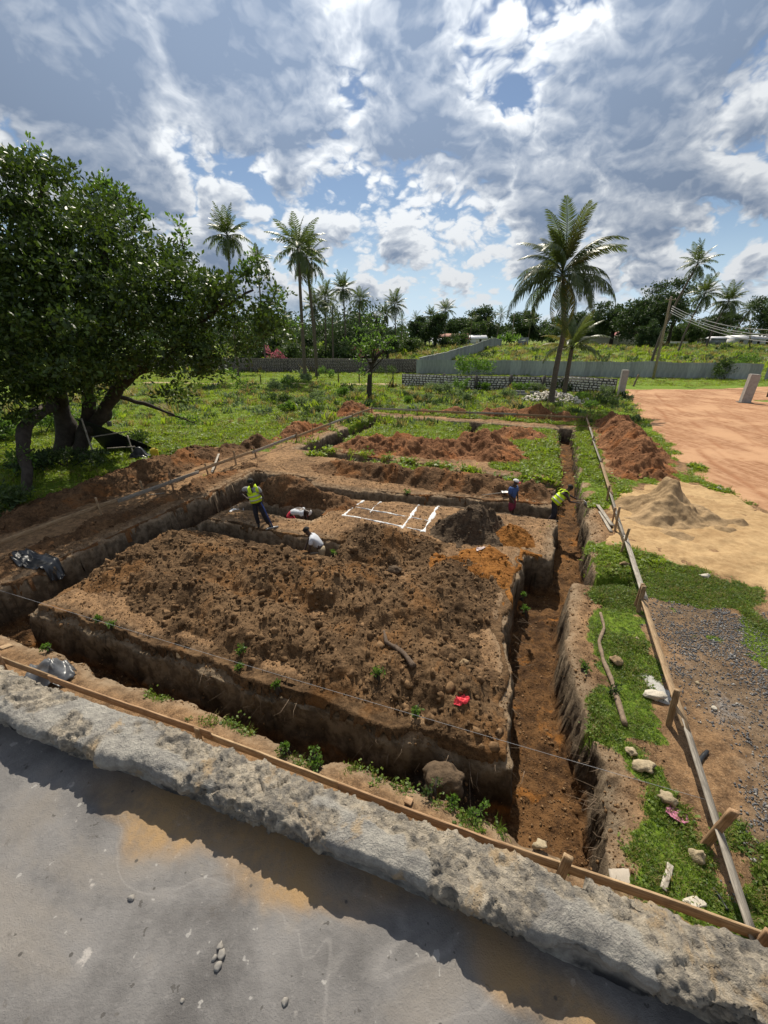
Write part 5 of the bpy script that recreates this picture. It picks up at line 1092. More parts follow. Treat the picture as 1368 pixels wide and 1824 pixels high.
def tree(name, label, x, y, H, W, mat, seed, trunk=.35, n=1100, size=.42, lobes=7, low=.25, group=None, D=None, flat=1.0):
    rng = np.random.default_rng(seed); g = float(base_z(x, y)); t = thing(name, label, 'tree', (x, y, g), 0, group); D = D or W
    big = []
    for k in range(lobes):
        a = rng.uniform(0, 6.28); q = rng.uniform(.1, .62); zz = H * (low + (1 - low) * rng.uniform(.22, .80)); big.append((math.cos(a) * W / 2 * q, math.sin(a) * D / 2 * q, zz, W * .27, D * .27, H * (1 - low) * .24 * flat))
    cl = clumpy(0, big, rng, 7, .5); C = ell_points(n, cl, rng, .6); V, T = leaves(C, 6, size * .9, size, rng, .62, .2); obj('crown', V, T, mat, t, kind='stuff')
    mb = MB(); mb.tube([(0, 0, -.3), (.1, 0, H * .2), (.0, .1, H * .45), (.15, 0, H * .7)], [trunk, trunk * .8, trunk * .55, trunk * .2], 8)
    for k in range(4): b = big[k % lobes]; mb.tube([(.05, 0, H * (.25 + .05 * k)), tuple(np.array(b[:3]) * np.array([.55, .55, .9])), b[:3]], [trunk * .4, trunk * .25, trunk * .1], 6)
    mb.obj('trunk', M_TRUNKD, t, True); return t
def shrub(label, x, y, H, W, mat, seed, n=90, size=.22, name='shrub', group='bushes on the meadow', aspect=.42):
    if name == 'small_plant':
        for _ in range(14):
            s_, r_ = to_sr(np.array([x]), np.array([y]))
            if trench_sd(s_, r_)[0][0] < -.03: break
            r2 = float(r_[0]) + (-.04 if r_[0] < .85 else .04); x, y = [float(q) for q in to_xy(float(s_[0]), r2)]
        H *= .6; W *= .55; size = .055
    rng = np.random.default_rng(seed); t = thing(name, label, 'shrub', (x, y, sz(x, y)), rng.uniform(0, 6), group)
    big = [(rng.normal(0, W * .3), rng.normal(0, W * .3), H * rng.uniform(.28, .66), W * .28, W * .28, H * .32) for k in range(4)]
    C = ell_points(n, big, rng, .5); V, T = leaves(C, 6, size * .8, size, rng, aspect, .7); obj('foliage', V, T, mat, t, kind='stuff')
    mb = MB()
    for k in range(5): b = big[k % 4]; mb.tube([(rng.normal(0, .04), rng.normal(0, .04), -.1), (b[0] * .5, b[1] * .5, H * .3), (b[0], b[1], H * .7)], [.03, .02, .01], 5)
    mb.obj('stem', M_TRUNKD, t); return t
# ------------------------------------------------------------------ coconut palms
def frond_geo(L, droop, rng, pairs=44, ll=.75, segs=2, hang=.5, lift=0.0, lw=.034):
    """a frond leaving the origin along +x; droop = radians it bends down by its tip"""
    n = 15; tt = np.linspace(0, 1, n); ang = lift - droop * tt ** 1.4; dx = np.cos(ang); dz = np.sin(ang); x = np.concatenate([[0], np.cumsum((dx[:-1] + dx[1:]) / 2)]) * L / (n - 1); z = np.concatenate([[0], np.cumsum((dz[:-1] + dz[1:]) / 2)]) * L / (n - 1)
    y = L * .05 * rng.normal() * tt ** 2; P = np.stack([x, y, z], 1); mb = MB(); mb.tube(P, np.linspace(.045, .008, n) * L / 4.5, 5, flat=(1, .7))
    V = []; T = []
    for k in range(pairs):
        u = .16 + .84 * (k + .5) / pairs; i = u * (n - 1); c = np.array([np.interp(i, np.arange(n), P[:, j]) for j in range(3)]); a = np.interp(u, tt, ang); ax = np.array([math.cos(a), 0, math.sin(a)])
        le = ll * (math.sin(math.pi * min(1, .18 + u * .80)) ** .7) * rng.uniform(.85, 1.1) * L / 4.5
        for s in (-1, 1):
            d = ax * .55 + np.array([0, s * .85, 0]) + np.array([0, 0, .25 - hang * .6]); d = d / np.linalg.norm(d) + rng.normal(0, .06, 3); w = ax * lw * L / 4.5
            p0 = c; p1 = c + d * le * .5; d2 = d + np.array([0, 0, -hang * 1.5]); d2 /= np.linalg.norm(d2); p2 = p1 + d2 * le * .5
            b = len(V); V += [p0 - w * .6, p0 + w * .6, p1 + w, p1 - w, p2]; T += [(b, b + 1, b + 2), (b, b + 2, b + 3), (b + 3, b + 2, b + 4)]
    mb.add(V, None, np.array(T)); return mb
rngp = np.random.default_rng(77)
FRO = [frond_geo(1.0 * 4.8, dr, rngp, 58, .95, 2, hg, lf).mesh('frond', L_PALM) for dr, hg, lf in ((1.0, .6, .1), (1.5, .95, .12), (1.85, 1.3, .08), (2.1, 1.7, 0), (.55, .3, 0))]
FROY = [frond_geo(4.5, 1.6, rngp, 40, .8, 2, 1.5, 0).mesh('frond', L_PALMY), frond_geo(4.2, 1.2, rngp, 40, .8, 2, 1.2, 0).mesh('frond', L_PALMY)]
def trunk_obj(P, r0, r1, t, mat, rings=1):
    P = np.array(P, float); k = len(P); tt = np.linspace(0, k - 1, 26); Q = np.stack([np.interp(tt, np.arange(k), P[:, i]) for i in range(3)], 1)
    for _ in range(4): Q[1:-1] = (Q[:-2] + 2 * Q[1:-1] + Q[2:]) / 4
    rr = np.linspace(r0, r1, 26); rr[0:3] *= (1.5, 1.25, 1.1); rr *= 1 + .05 * np.sin(np.arange(26) * 2.6); mb = MB(); mb.tube(Q, rr, 10); return mb.obj('trunk', mat, t, True)
def near_palm():
    x, y = (16.373, 42.012); zc = (15.693, 43.000, 11.043)[2]; dxc = (15.693, 43.000, 11.043)[0] - x; t = thing('coconut_palm', 'tall coconut palm with shaggy drooping crown beside the red road', 'palm', (x, y, 0), 0, 'coconut palms')
    trunk_obj([(0, 0, -.3), (.0, 0, zc * .3), (.25, 0, zc * .6), (dxc, 0, zc)], .30, .17, t, M_PTRUNK)
    rng = np.random.default_rng(5); n = 46
    for i in range(n):
        u = i / n; el = R(86 - 30 * u / .3 if u < .3 else 50 - 78 * (u - .3) / .7) + rng.normal(0, .12); az = i * 2.399 + rng.normal(0, .3)
        k = (4, 0)[i % 2] if u < .22 else ((0, 1)[i % 2] if u < .40 else ((1, 2, 2)[i % 3] if u < .8 else (2, 3)[i % 2]))
        o = link('frond', FRO[k], t, (dxc, 0, zc + .25 - u * .5)); o.rotation_euler = (rng.normal(0, .35), -el, az); s = rng.uniform(.85, 1.22) * (.95 if u < .22 else 1.12); o.scale = (s, s * rng.uniform(.9, 1.15), s)
    for az, el in ((-1.2, -50), (.1, -35), (2.2, -55)):
        o = link('frond', FROY[0], t, (dxc, 0, zc - .2)); o.rotation_euler = (0, -R(el), az); o['label'] = 'yellowing hanging frond'
    rngc = np.random.default_rng(6); cm = rock_mesh(.13, 900, (1, 1, 1.2), 2, .05, simple('green_coconut', (.16, .17, .04), .5, .2), 'coconut')
    for k in range(7): a = rngc.uniform(0, 6.28); link('coconut', cm, t, (dxc + .3 * math.cos(a), .3 * math.sin(a), zc - .25 - .1 * (k % 3)))
    # the young palm growing behind it
    x2, y2 = (19.637, 47.053); t2 = thing('young_palm', 'young coconut palm with low arching fronds right behind the tall palm trunk', 'palm', (x2, y2, 0)); z2 = (18.957, 47.050, 4.805)[2]
    trunk_obj([(0, 0, -.3), (0, 0, z2 * .5), (.05, 0, z2)], .26, .2, t2, M_PTRUNK)
    for i in range(20):
        u = i / 20; o = link('frond', FRO[[4, 0, 1, 2][min(3, int(u * 4))]] if i % 5 != 4 else FROY[1], t2, (.05, 0, z2)); o.rotation_euler = (rng.normal(0, .15), -R(82 - 75 * u), i * 2.399 + .5); s = rng.uniform(.78, .98); o.scale = (s, s, s)
near_palm()
def crown_mesh(seed, n=30, L=3.6, pairs=15, mat=L_PALM, spread=138, LW=.10):
    rng = np.random.default_rng(seed); mb = MB()
    for i in range(n):
        u = i / n; el = R(84 - spread * u + rng.normal(0, 6)); az = i * 2.399 + rng.normal(0, .2); dr = .5 + 1.25 * u
        f = frond_geo(L * rng.uniform(.8, 1.1), dr, rng, pairs, 1.15, 2, .35 + 1.0 * u, 0, LW); V = np.concatenate(f.V); ca, sa = math.cos(az), math.sin(az); ce, se = math.cos(el), math.sin(el)
        V = V @ np.array([[ce, 0, -se], [0, 1, 0], [se, 0, ce]]).T @ np.array([[1, 0, 0], [0, 1, 0], [0, 0, 1]]) ; V = V * np.array([1, 1, 1])
        V = np.stack([V[:, 0] * ca - V[:, 1] * sa, V[:, 0] * sa + V[:, 1] * ca, V[:, 2]], 1)
        # leaflets are thin at this distance: rebuild with the same faces
        k = mb.k; mb.V.append(V); mb.k += len(V)
        for q in f.Q: mb.Q.append(q + k)
        for q in f.T: mb.T.append(q + k)
    return mb.mesh('crown', mat)

CM = [crown_mesh(s, n) for s, n in ((1, 30), (2, 36), (3, 26), (4, 40))]
CMF = [crown_mesh(s, n, 3.6, 9) for s, n in ((5, 18), (6, 22))]
def palm(label, c, lean, k, sc, r=.2, far=False, dead=False):
    cx, cy, cz = c; x = cx - lean; y = cy; g = float(base_z(x, y)); t = thing('coconut_palm', label, 'palm', (x, y, g), 0, 'coconut palms'); h = cz - g
    trunk_obj([(0, 0, -.3), (lean * .15, 0, h * .3), (lean * .5, 0, h * .65), (lean, 0, h)], r, r * .6, t, M_PTRUNK)
    o = link('crown', (CMF if far else CM)[k % (2 if far else 4)], t, (lean, 0, h)); o.rotation_euler = (0, .04 * (k % 3), k * 1.3); o.scale = (sc, sc, sc); o['kind'] = 'stuff'
    return t
palm('taller of the twin palms standing left of the small tree', (-11.800, 67.000, 17.240), .25, 0, 1.28, .30)
t = palm('second of the twin palms, its dark trunk just right of the taller one', (-11.700, 73.000, 16.792), -.6, 1, 1.15, .30)
for i in range(4):
    o = link('dry_frond', FROY[i % 2], t, (-.6, 0, (-11.679, 73.000, 17.085)[2])); o.rotation_euler = (0, R(38), 1.2 + i * 1.4)
palm('dark palm rising behind the top right of the big tree', (-22.263, 70.000, 19.249), 1.0, 3, 1.05)
palm('small palm top peeping out right of the big tree crown', (-22.474, 86.000, 18.714), .5, 2, .72)
palm('palm with dark round crown over the bushes, left of a pair', (-12.339, 98.000, 13.371), .4, 1, 1.0)
palm('tall dark palm standing behind the bushes left of the small tree', (-9.032, 104.000, 15.701), -.3, 3, 1.02)
palm('palm with ragged crown right of the tall dark one', (-5.778, 112.000, 14.303), .5, 0, .95)
palm('pale palm low behind the twin palm trunks', (-14.211, 95.000, 11.814), .2, 2, 1.0)
palm('tall slim palm in the middle of the far tree line', (2.840, 124.000, 13.857), -.4, 1, 1.15)
palm('shorter palm just left of the tall slim middle palm', (0.632, 130.000, 11.827), .3, 2, .95)
palm('small palm behind the small leaning tree', (-1.839, 126.000, 11.231), .3, 0, .9, far=True)
palm('palm with short crown above the dark round tree', (15.329, 150.000, 12.228), .3, 3, .92)
palm('tall palm with drooping skirt right of the dark round tree', (19.970, 150.000, 14.038), -.2, 0, 1.12)
palm('small palm top left of the dark round tree', (11.469, 165.000, 11.939), .2, 1, .9, far=True)
palm('tiny palm far off over the wood before the big palm', (40.186, 210.000, 13.791), .3, 0, .9, far=True)
palm('leaning tall palm right of the utility pole', (56.036, 86.000, 18.020), 4.4, 2, 1.12, .26)
palm('bushy palm just under the leaning tall palm', (76.500, 112.000, 15.499), 3.0, 1, 1.25, .24)
palm('broad palm over the white roofed house', (99.624, 135.000, 15.429), 3.0, 3, 1.5, .28)
palm('small far palm at the right of the white roofed house', (130.205, 165.000, 14.842), 4.0, 0, 1.25, .28)
palm('palm showing at the right edge over the cables', (148.518, 180.000, 16.430), 4.0, 2, 1.2)
palm('low palm half hidden behind the right end of the receding iron fence', (44.433, 175.000, 13.844), 1.0, 1, 1.0, far=True)
palm('low palm in the trees left of the big palm', (60.586, 190.000, 11.995), .0, 0, 1.0, far=True)
palm('palm between the twin palms and the dark palm', (-10.225, 92.000, 11.331), .3, 2, .9, far=True)
rng = np.random.default_rng(99)
for i, (px_, lb) in enumerate([((-10.812, 150.000, 10.733), 'small far palm seen under the tall dark palm'), ((-5.677, 160.000, 10.514), 'small far palm seen left of the small leaning tree crown'), ((6.646, 170.000, 11.364), 'small far palm right of the tall slim middle palm'), ((16.994, 190.000, 10.724), 'low far palm behind the dark round tree'), ((52.340, 230.000, 12.489), 'lowest far palm over the wood beyond the rusty roof'), ((80.594, 230.000, 11.718), 'far palm top directly left of the big palm trunk'), ((153.178, 200.000, 11.642), 'low far palm right behind the broad palm')]):
    palm(lb, px_, rng.uniform(-1, 1), i, 1.0, far=True)
# trees
tree('bushy_tree', 'dense dark evergreen with round crown left of the skirted palm', *(15.773, 140.000, 6.000)[:2], 9.5, 9, L_DARK, 11, .5, 1500, .42, 8, .1)
tree('bushy_tree', 'tall narrow part of the dark evergreen group beside the round one', *(13.015, 144.000, 6.000)[:2], 9.0, 7, L_DARK, 12, .5, 1100, .42, 7, .1)
tree('bushy_tree', 'lower dark green tree right of the round evergreen', *(9.226, 138.000, 6.000)[:2], 7.5, 7, L_DARK, 13, .4, 900, .42, 7, .1)
tree('spreading_tree', 'great dark spreading tree right of the big palm', *(85.614, 150.000, 6.000)[:2], 19.5, 22, L_DARK, 14, .9, 3200, .6, 11, .12)
tree('spreading_tree', 'pale open crowned tree with bare limbs beside the utility pole', *(100.632, 160.000, 6.000)[:2], 15.5, 15, L_MID, 15, .7, 700, .5, 7, .45)
tree('bushy_tree', 'round dark bush tree before the great spreading tree', *(78.517, 134.000, 4.462)[:2], 7.2, 8.4, L_DARK, 16, .4, 1500, .4, 8, .0)
tree('bushy_tree', 'dark tree behind the big palm fronds', *(80.427, 160.000, 6.000)[:2], 16, 18, L_DARK, 17, .8, 2200, .6, 9, .1)
tree('bushy_tree', 'dark tree behind the white roofed house', *(125.450, 175.000, 6.000)[:2], 13, 17, L_DARK, 18, .6, 2000, .6, 8, .1)
tree('bushy_tree', 'big dark tree at the right edge over the white house', *(128.328, 150.000, 6.000)[:2], 17, 17, L_DARK, 19, .8, 2600, .55, 10, .08)
tree('bushy_tree', 'mid green tree by the brown thatched hut', *(124.911, 190.000, 6.000)[:2], 11, 13, L_MID, 20, .5, 1300, .6, 7, .1)
tree('bushy_tree', 'smaller green tree left of the white house', *(112.271, 165.000, 4.866)[:2], 7, 9, L_MID, 21, .4, 900, .5, 7, .05)
tree('bushy_tree', 'broad blue green tree on the skyline beyond the rusty roof', *(53.993, 245.000, 6.000)[:2], 17, 26, L_DARK, 22, .8, 2400, .8, 10, .1)
tree('bushy_tree', 'mid green tree before the broad skyline tree', *(44.850, 225.000, 6.000)[:2], 10, 15, L_MID, 23, .6, 1300, .7, 8, .05)
tree('bushy_tree', 'skyline tree right of the skirted palm', *(38.115, 235.000, 6.000)[:2], 14, 18, L_DARK, 24, .6, 1500, .8, 8, .08)
tree('bushy_tree', 'tall airy tree on the skyline left of the big palm', *(69.729, 220.000, 6.000)[:2], 15, 22, L_DARK, 25, .6, 2000, .8, 9, .1)
tree('bushy_tree', 'green tree low behind the big palm trunk', *(80.724, 200.000, 6.000)[:2], 12, 22, L_MID, 26, .6, 1800, .7, 9, .05)
tree('bushy_tree', 'dark tree behind the pale boundary wall', *(86.097, 190.000, 6.000)[:2], 14, 18, L_DARK, 27, .6, 1800, .7, 9, .05)
def banana():
    x, y = 41.8, 150.5; t = thing('banana_clump', 'bright banana plants between two pieces of the receding iron fence', 'banana plants', (x, y, float(base_z(x, y)))); rng = np.random.default_rng(3); V, T = leaves(rng.normal(0, 1, (16, 3)) * np.array([1.3, .8, .5]) + np.array([0, 0, 1.6]), 6, .5, 2.2, rng, .3, 1.1); obj('foliage', V, T, L_LIGHT, t, kind='stuff'); mb = MB()
    for k in range(6): mb.tube([(rng.normal(0, 1), rng.normal(0, .5), -.2), (rng.normal(0, 1), 0, 2.4)], [.15, .1], 6)
    mb.obj('stem', M_PTRUNK, t)
banana()
# bush belt behind the left stone wall
names = ['dark leafy bush', 'mid green bush', 'light green bush', 'tall dark bush', 'rounded dark green bush']
spots = [(455,98,5.5,9,L_MID),(490,100,6.0,9,L_DARK),(520,96,4.5,8,L_MID),(548,104,6.5,9,L_DARK),(572,97,4.2,8,L_MID),(598,102,7.0,9,L_DARK),(625,108,7.5,9,L_DARK),(650,112,7.5,9,L_DARK),(676,118,6.5,9,L_DARK),(612,95,3.6,8,L_MID),(640,99,3.4,7,L_MID),(705,122,3.6,8,L_MID),(730,126,3.6,8,L_MID),(795,140,3.2,7,L_MID),(815,150,4.0,6,L_MID),(820,160,4.5,7,L_DARK)]
for i, (px_, Y_, H_, W_, m_) in enumerate(spots):
    x = (px_ - 684) / 745 * Y_ / 1.07
    tree('bush', '%s, %s from left in the hedge belt behind the stone wall' % (names[i % 5], ['first','second','third','fourth','fifth','sixth','seventh','eighth','ninth','tenth','eleventh','twelfth','thirteenth','fourteenth','fifteenth','sixteenth'][i]), x, Y_, H_, W_, m_, 200 + i, .18, 800, .36, 7, .0, 'bushes of the hedge belt')
for i, (px_, Y_, lb) in enumerate([(487, 93.5, 'pink bougainvillea bush right behind the big tree edge'), (502, 92, 'lower pink bougainvillea spray by the back stone wall'), (634, 96, 'pink bougainvillea bush behind the small leaning tree'), (682, 100, 'faded pink bougainvillea bush right of the small leaning tree')]):
    x = (px_ - 684) / 745 * Y_ / 1.07; shrub(lb, x, Y_, 4.2, 3.0, L_PINKF, 240 + i, 50, .35, 'bougainvillea', 'bougainvillea bushes'); shrub('green leaves of the bougainvillea %s' % ('at the wall', 'under the spray', 'behind the tree', 'right of the tree')[i], x + .3, Y_ + .6, 4.2, 3.6, L_MID, 260 + i, 160, .34, 'shrub', 'bougainvillea greenery')
tree('umbrella_tree', 'flat dark tree with a thick trunk on the dry field beyond the wall', *(0.749, 100.000, 4.043)[:2], 5.6, 7.5, L_DARK, 250, .35, 900, .34, 8, .35)
# far wood closing the horizon
def far_wood():
    rng = np.random.default_rng(8); C = []
    for k in range(560):
        a = rng.uniform(-1.25, 1.25); d = rng.uniform(255, 430); x = d * math.sin(a) * 1.1; y = d * math.cos(a); h = rng.uniform(6, 15) * (1.0 if a < .3 else .9)
        C.append((x, y, 2.6 + h * .5, rng.uniform(5, 10), rng.uniform(4, 8), h * .5))
    P = ell_points(15000, C, rng, .4); V, T = leaves(P, 4, 1.0, 1.5, rng, .7, .2); obj('distant_wood', V, T, L_DARK, None, kind='stuff')
    C = []
    for k in range(90):                     # thicker left background behind the palms
        x = rng.uniform(-105, -2); y = rng.uniform(120, 200); h = rng.uniform(8, 16); C.append((x, y, 2 + h * .45, rng.uniform(3, 6), rng.uniform(3, 6), h * .5))
    P = ell_points(9000, C, rng, .4); V, T = leaves(P, 5, .7, .75, rng, .6, .2); obj('background_wood', V, T, L_DARK, None, kind='stuff')
far_wood()
# small leaning tree on the meadow
def small_tree():
    x, y = (-1.684, 44.398); t = thing('small_tree', 'small leaning tree with dark trunk and thin crown on the meadow', 'tree', (x, y, 0)); o = np.array([x, y, 0.]); rng = np.random.default_rng(21); W = lambda p: np.array(p) - o
    mb = MB(); P = np.array([(0, 0, -.3), W((-1.486, 44.400, 1.782)), W((-1.239, 44.400, 3.403)), W((-0.670, 44.400, 4.352)), W((0.333, 44.400, 4.976))]); tt = np.linspace(0, 4, 22); Q = np.stack([np.interp(tt, range(5), P[:, i]) for i in range(3)], 1)
    for _ in range(2): Q[1:-1] = (Q[:-2] + 2 * Q[1:-1] + Q[2:]) / 4
    Q[:, 0] += .05 * np.sin(tt * 3); mb.tube(Q, np.linspace(.30, .10, 22), 9); mb.obj('trunk', M_TRUNKD, t, True)
    ends = []; mb = MB()
    for (px2) in ((-1.526, 43.000, 7.213), (-2.358, 43.500, 6.494), (-2.996, 43.000, 5.507), (-0.867, 44.000, 6.500), (-1.789, 42.500, 6.000), (0.325, 43.500, 5.501), (0.862, 43.500, 6.000), (-0.424, 43.400, 7.369), (-2.689, 42.600, 4.016), (-2.297, 42.800, 2.721), (-1.269, 42.500, 5.512)):
        a = W((-1.125, 44.400, 3.509)) * rng.uniform(.8, 1.05); b = W(px2); m_ = (a + b) / 2 + rng.normal(0, .25, 3); mb.tube([a, m_, b], [.07, .045, .015], 6)
        for q in np.linspace(.55, 1.1, 9): ends.append(a + (b - a) * q + rng.normal(0, .26, 3))
    mb.obj('limb', M_TRUNKD, t, True); V, T = leaves(np.array(ends), 9, .26, .24, rng, .5, .3); obj('crown', V, T, L_LIGHT, t, kind='stuff')
small_tree()
# shrubs on the meadow and along the walls
SH = [((-13.076, 51.099), 1.5, 2.2, 0, 'grey green bush on the meadow under the edge of the big tree'), ((-12.938, 55.865), 1.3, 1.8, 1, 'light bush on the meadow left of the twin palms'), ((-12.455, 61.560), 1.2, 1.6, 0, 'grey bush at the foot of the taller twin palm'), ((-8.944, 70.459), 1.8, 2.2, 1, 'tall light bush beside the back stone wall'),
      ((-11.058, 63.162), 1.4, 1.8, 0, 'grey bush between the twin palm trunks and the fence post'), ((-10.143, 42.012), 1.0, 1.7, 2, 'dark weed clump on the meadow before the grey green bush'), ((-7.678, 40.553), .9, 2.2, 0, 'wide low grey weed clump on the meadow'), ((-8.047, 36.406), .9, .8, 1, 'small bright bush standing alone in front of the weeds'),
      ((-4.337, 46.135), 1.0, 1.2, 1, 'small bright bush left of the leaning tree trunk'), ((-4.163, 50.027), 1.2, 1.4, 2, 'dark bush just left of the small leaning tree'), ((-2.589, 48.497), .9, 1.2, 0, 'grey weed touching the small leaning tree trunk'), ((-6.621, 44.398), .9, 1.6, 0, 'loose grey weeds in the middle of the meadow'), ((-5.975, 36.406), .6, 1.4, 2, 'low dark weeds behind the red heap at the far corner'),
      ((0.383, 74.752), 1.7, 2.6, 2, 'round bush against the back stone wall'), ((6.130, 48.006), 1.4, 1.9, 0, 'left grey bush before the white block wall'), ((7.364, 47.053), 1.5, 1.9, 0, 'right grey bush before the white block wall'), ((4.337, 43.575), .7, 1.0, 0, 'small grey weed left of the grey bushes'), ((3.365, 42.780), .7, .9, 0, 'leftmost small grey weed before the block wall end'),
      ((8.596, 44.398), .9, 1.3, 0, 'grey weeds right of the paired grey bushes'), ((9.425, 51.099), 1.7, 1.6, 1, 'tall loose bush before the block wall piers'), ((12.773, 45.251), .9, 1.4, 0, 'grey weeds left of the concrete blocks'), ((15.677, 50.027), 1.1, 1.4, 1, 'bright bush behind the concrete blocks'), ((17.628, 50.027), 1.1, 1.1, 0, 'pale bush left of the palm trunk at the wall'),
      ((21.726, 50.027), 1.4, 2.2, 2, 'dark bush at the wall right of the palm'), ((24.454, 46.135), 1.3, 1.1, 0, 'pale bush at the foot of the gate pillar'), ((20.676, 44.398), .8, 1.9, 1, 'bright weeds right of the stone pile'), ((21.195, 41.270), .8, 2.2, 2, 'dark weeds near the gate pillar'), ((19.411, 39.185), .6, 1.4, 1, 'low bright weeds behind the long red heap'),
      ((12.061, 52.216), 1.0, 1.2, 1, 'small bush before the second pier of the block wall'), ((2.260, 42.012), .5, .9, 1, 'tiny bright weed right of the small leaning tree')]
for i, (p, H_, W_, k, lb) in enumerate(SH): shrub(lb, p[0], p[1], H_, W_, (L_GREY, L_LIGHT, L_MID)[k], 300 + i, int(60 + 40 * W_), .20)
x_, y_ = 14.2, 72.0; shrub('bright leafy bush growing over the stone wall before the iron fence', x_, y_, 3.6, 5.2, L_LIGHT, 350, 300, .34)
shrub('climbing bush hanging over the iron fence at the right edge', 51.5, 66.2, 3.6, 3.4, L_MID, 351, 240, .3); shrub('bright leafy branch at the right edge beyond the iron fence', 56, 70, 4.6, 4, L_LIGHT, 352, 200, .3)
shrub('small dark round bush on the far field behind the palm', 24.5, 108, 1.9, 2.6, L_DARK, 353, 160, .25)
shrub('dark bush under the big tree left of the lean-to', *(-16.913, 19.379), 1.0, 2.2, L_DARK, 354, 200, .18, group='weeds under the big tree'); shrub('dark weeds under the big tree behind the hanging stem', *(-15.951, 20.331), .9, 2.6, L_DARK, 355, 220, .18, group='weeds under the big tree'); shrub('dark weeds at the left edge under the big tree', *(-14.162, 14.713), 1.0, 2.4, L_MID, 356, 200, .18, group='weeds under the big tree')
shrub('light weeds in sun behind the big tree trunks', *(-22.637, 27.510), 1.6, 5, L_LIGHT, 357, 380, .22, group='weeds under the big tree'); shrub('light weeds in the sun at the left edge behind the trunks', *(-23.875, 25.887), 1.6, 4, L_LIGHT, 358, 320, .22, group='weeds under the big tree')
shrub('dark weeds beside the lean-to bag', *(-14.411, 24.431), .9, 1.5, L_MID, 359, 120, .18, group='weeds under the big tree')
# small green plants in and around the trenches
PL = [((-7.004, 7.092), .26, .22, 'small bright plant on the near trench rim at the left'), ((-2.896, 6.770), .22, .30, 'small bright plant on the rim below the big heap'), ((-2.875, 6.453), .16, .16, 'tiny plant hanging under the rim plant of the big heap'), ((-0.146, 5.934), .34, .26, 'light green seedling on the front face of the big heap'), ((0.540, 5.282), .38, .34, 'leafy creeper hanging on the near trench wall'),
      ((-6.149, 7.749), .22, .22, 'small plant in the rim cleft at the left end of the heap'), ((-6.596, 7.953), .16, .16, 'tiny plant at the left corner of the heap rim'), ((-1.997, 5.934), .18, .16, 'small seedling low on the near trench wall'), ((0.713, 3.958), .30, .34, 'dark leafy plant on the near rim beside the boulder'), ((0.935, 3.833), .26, .34, 'low plant right of the dark leafy plant on the near rim'),
      ((-1.058, 4.549), .36, .34, 'bushy green weed on the near rim left of the middle'), ((-0.968, 4.346), .2, .2, 'small weed before the bushy weed on the near rim'), ((-1.449, 4.940), .26, .2, 'upright small weed on the near rim edge'), ((1.275, 3.690), .2, .3, 'low weeds on the near rim right of the boulder'), ((4.179, 5.801), .36, .36, 'dark leafy plant beside the long branch'),
      ((3.421, 8.365), .4, .25, 'green tuft on the left wall of the right trench'), ((3.582, 9.060), .25, .2, 'small tuft above the green tuft on the trench wall'), ((-1.534, 10.959), .3, .3, 'bright plant behind the man in white'), ((-2.013, 28.761), .6, .9, 'bright weed at the corner of the rear trench'), ((3.936, 6.392), .3, .3, 'small weed on the bare rim of the right trench'), ((0.959, 16.386), .3, .4, 'weed on the rim of the cross trench')]
for i, (p, H_, W_, lb) in enumerate(PL): shrub(lb, p[0], p[1], H_, W_, L_LIGHT if i not in (8, 14) else L_MID, 400 + i, 16, .085, 'small_plant', 'small plants round the trenches', .55)
# ------------------------------------------------------------------ uncountable ground cover
def tuft_mesh(seed, n, h, w, spread, mat, clover=False):
    rng = np.random.default_rng(seed); V = []; T = []
    for k in range(n):
        a = rng.uniform(0, 6.28); p = np.array([rng.normal(0, spread), rng.normal(0, spread), -.01]); L = h * rng.uniform(.6, 1.2); d = np.array([math.cos(a), math.sin(a), 0]); s = np.array([-d[1], d[0], 0]) * w * rng.uniform(.7, 1.2); b = len(V)
        if clover:
            c = p + d * spread * .6 + np.array([0, 0, L]); e1 = d * w * 2.2 + np.array([0, 0, rng.normal(0, w * .6)]); e2 = s * 2 + np.array([0, 0, rng.normal(0, w * .6)]); V += [c - e1, c + e2, c + e1, c - e2]; T += [(b, b + 1, b + 2), (b, b + 2, b + 3)]
        else:
            m_ = p + np.array([0, 0, L * .6]) + d * L * .22; tip = p + np.array([0, 0, L * .88]) + d * L * .62; V += [p - s, p + s, m_ + s * .8, m_ - s * .8, tip]; T += [(b, b + 1, b + 2), (b, b + 2, b + 3), (b + 3, b + 2, b + 4)]
    return mk_mesh('tuft', V, np.array(T), mat)
L_GRASS = leaf_mat('grass_blade', (.045, .090, .010), (.165, .230, .030), .45, .5, rand='object'); L_GRASS2 = leaf_mat('meadow_blade', (.105, .172, .013), (.240, .310, .030), .5, .5, rand='object')

def region_points(n, x0, x1, y0, y1, seed): 
    rng = np.random.default_rng(seed); return rng.uniform(x0, x1, n), rng.uniform(y0, y1, n), rng
from bisect import bisect
SAX = np.unique(np.round(GS, 4)); RAX = np.unique(np.round(GR, 4)); GMAP = GGRASS.reshape(len(SAX), len(RAX)); VMAP = GGRAVEL.reshape(len(SAX), len(RAX)); ZMAP = GZ.reshape(len(SAX), len(RAX))
def samp(Mp, x, y):
    s, r = to_sr(x, y); i = np.clip(np.searchsorted(SAX, s) - 1, 0, len(SAX) - 2); j = np.clip(np.searchsorted(RAX, r) - 1, 0, len(RAX) - 2)
    fs = np.clip((s - SAX[i]) / (SAX[i + 1] - SAX[i]), 0, 1); fr = np.clip((r - RAX[j]) / (RAX[j + 1] - RAX[j]), 0, 1)
    return (Mp[i, j] * (1 - fs) + Mp[i + 1, j] * fs) * (1 - fr) + (Mp[i, j + 1] * (1 - fs) + Mp[i + 1, j + 1] * fs) * fr
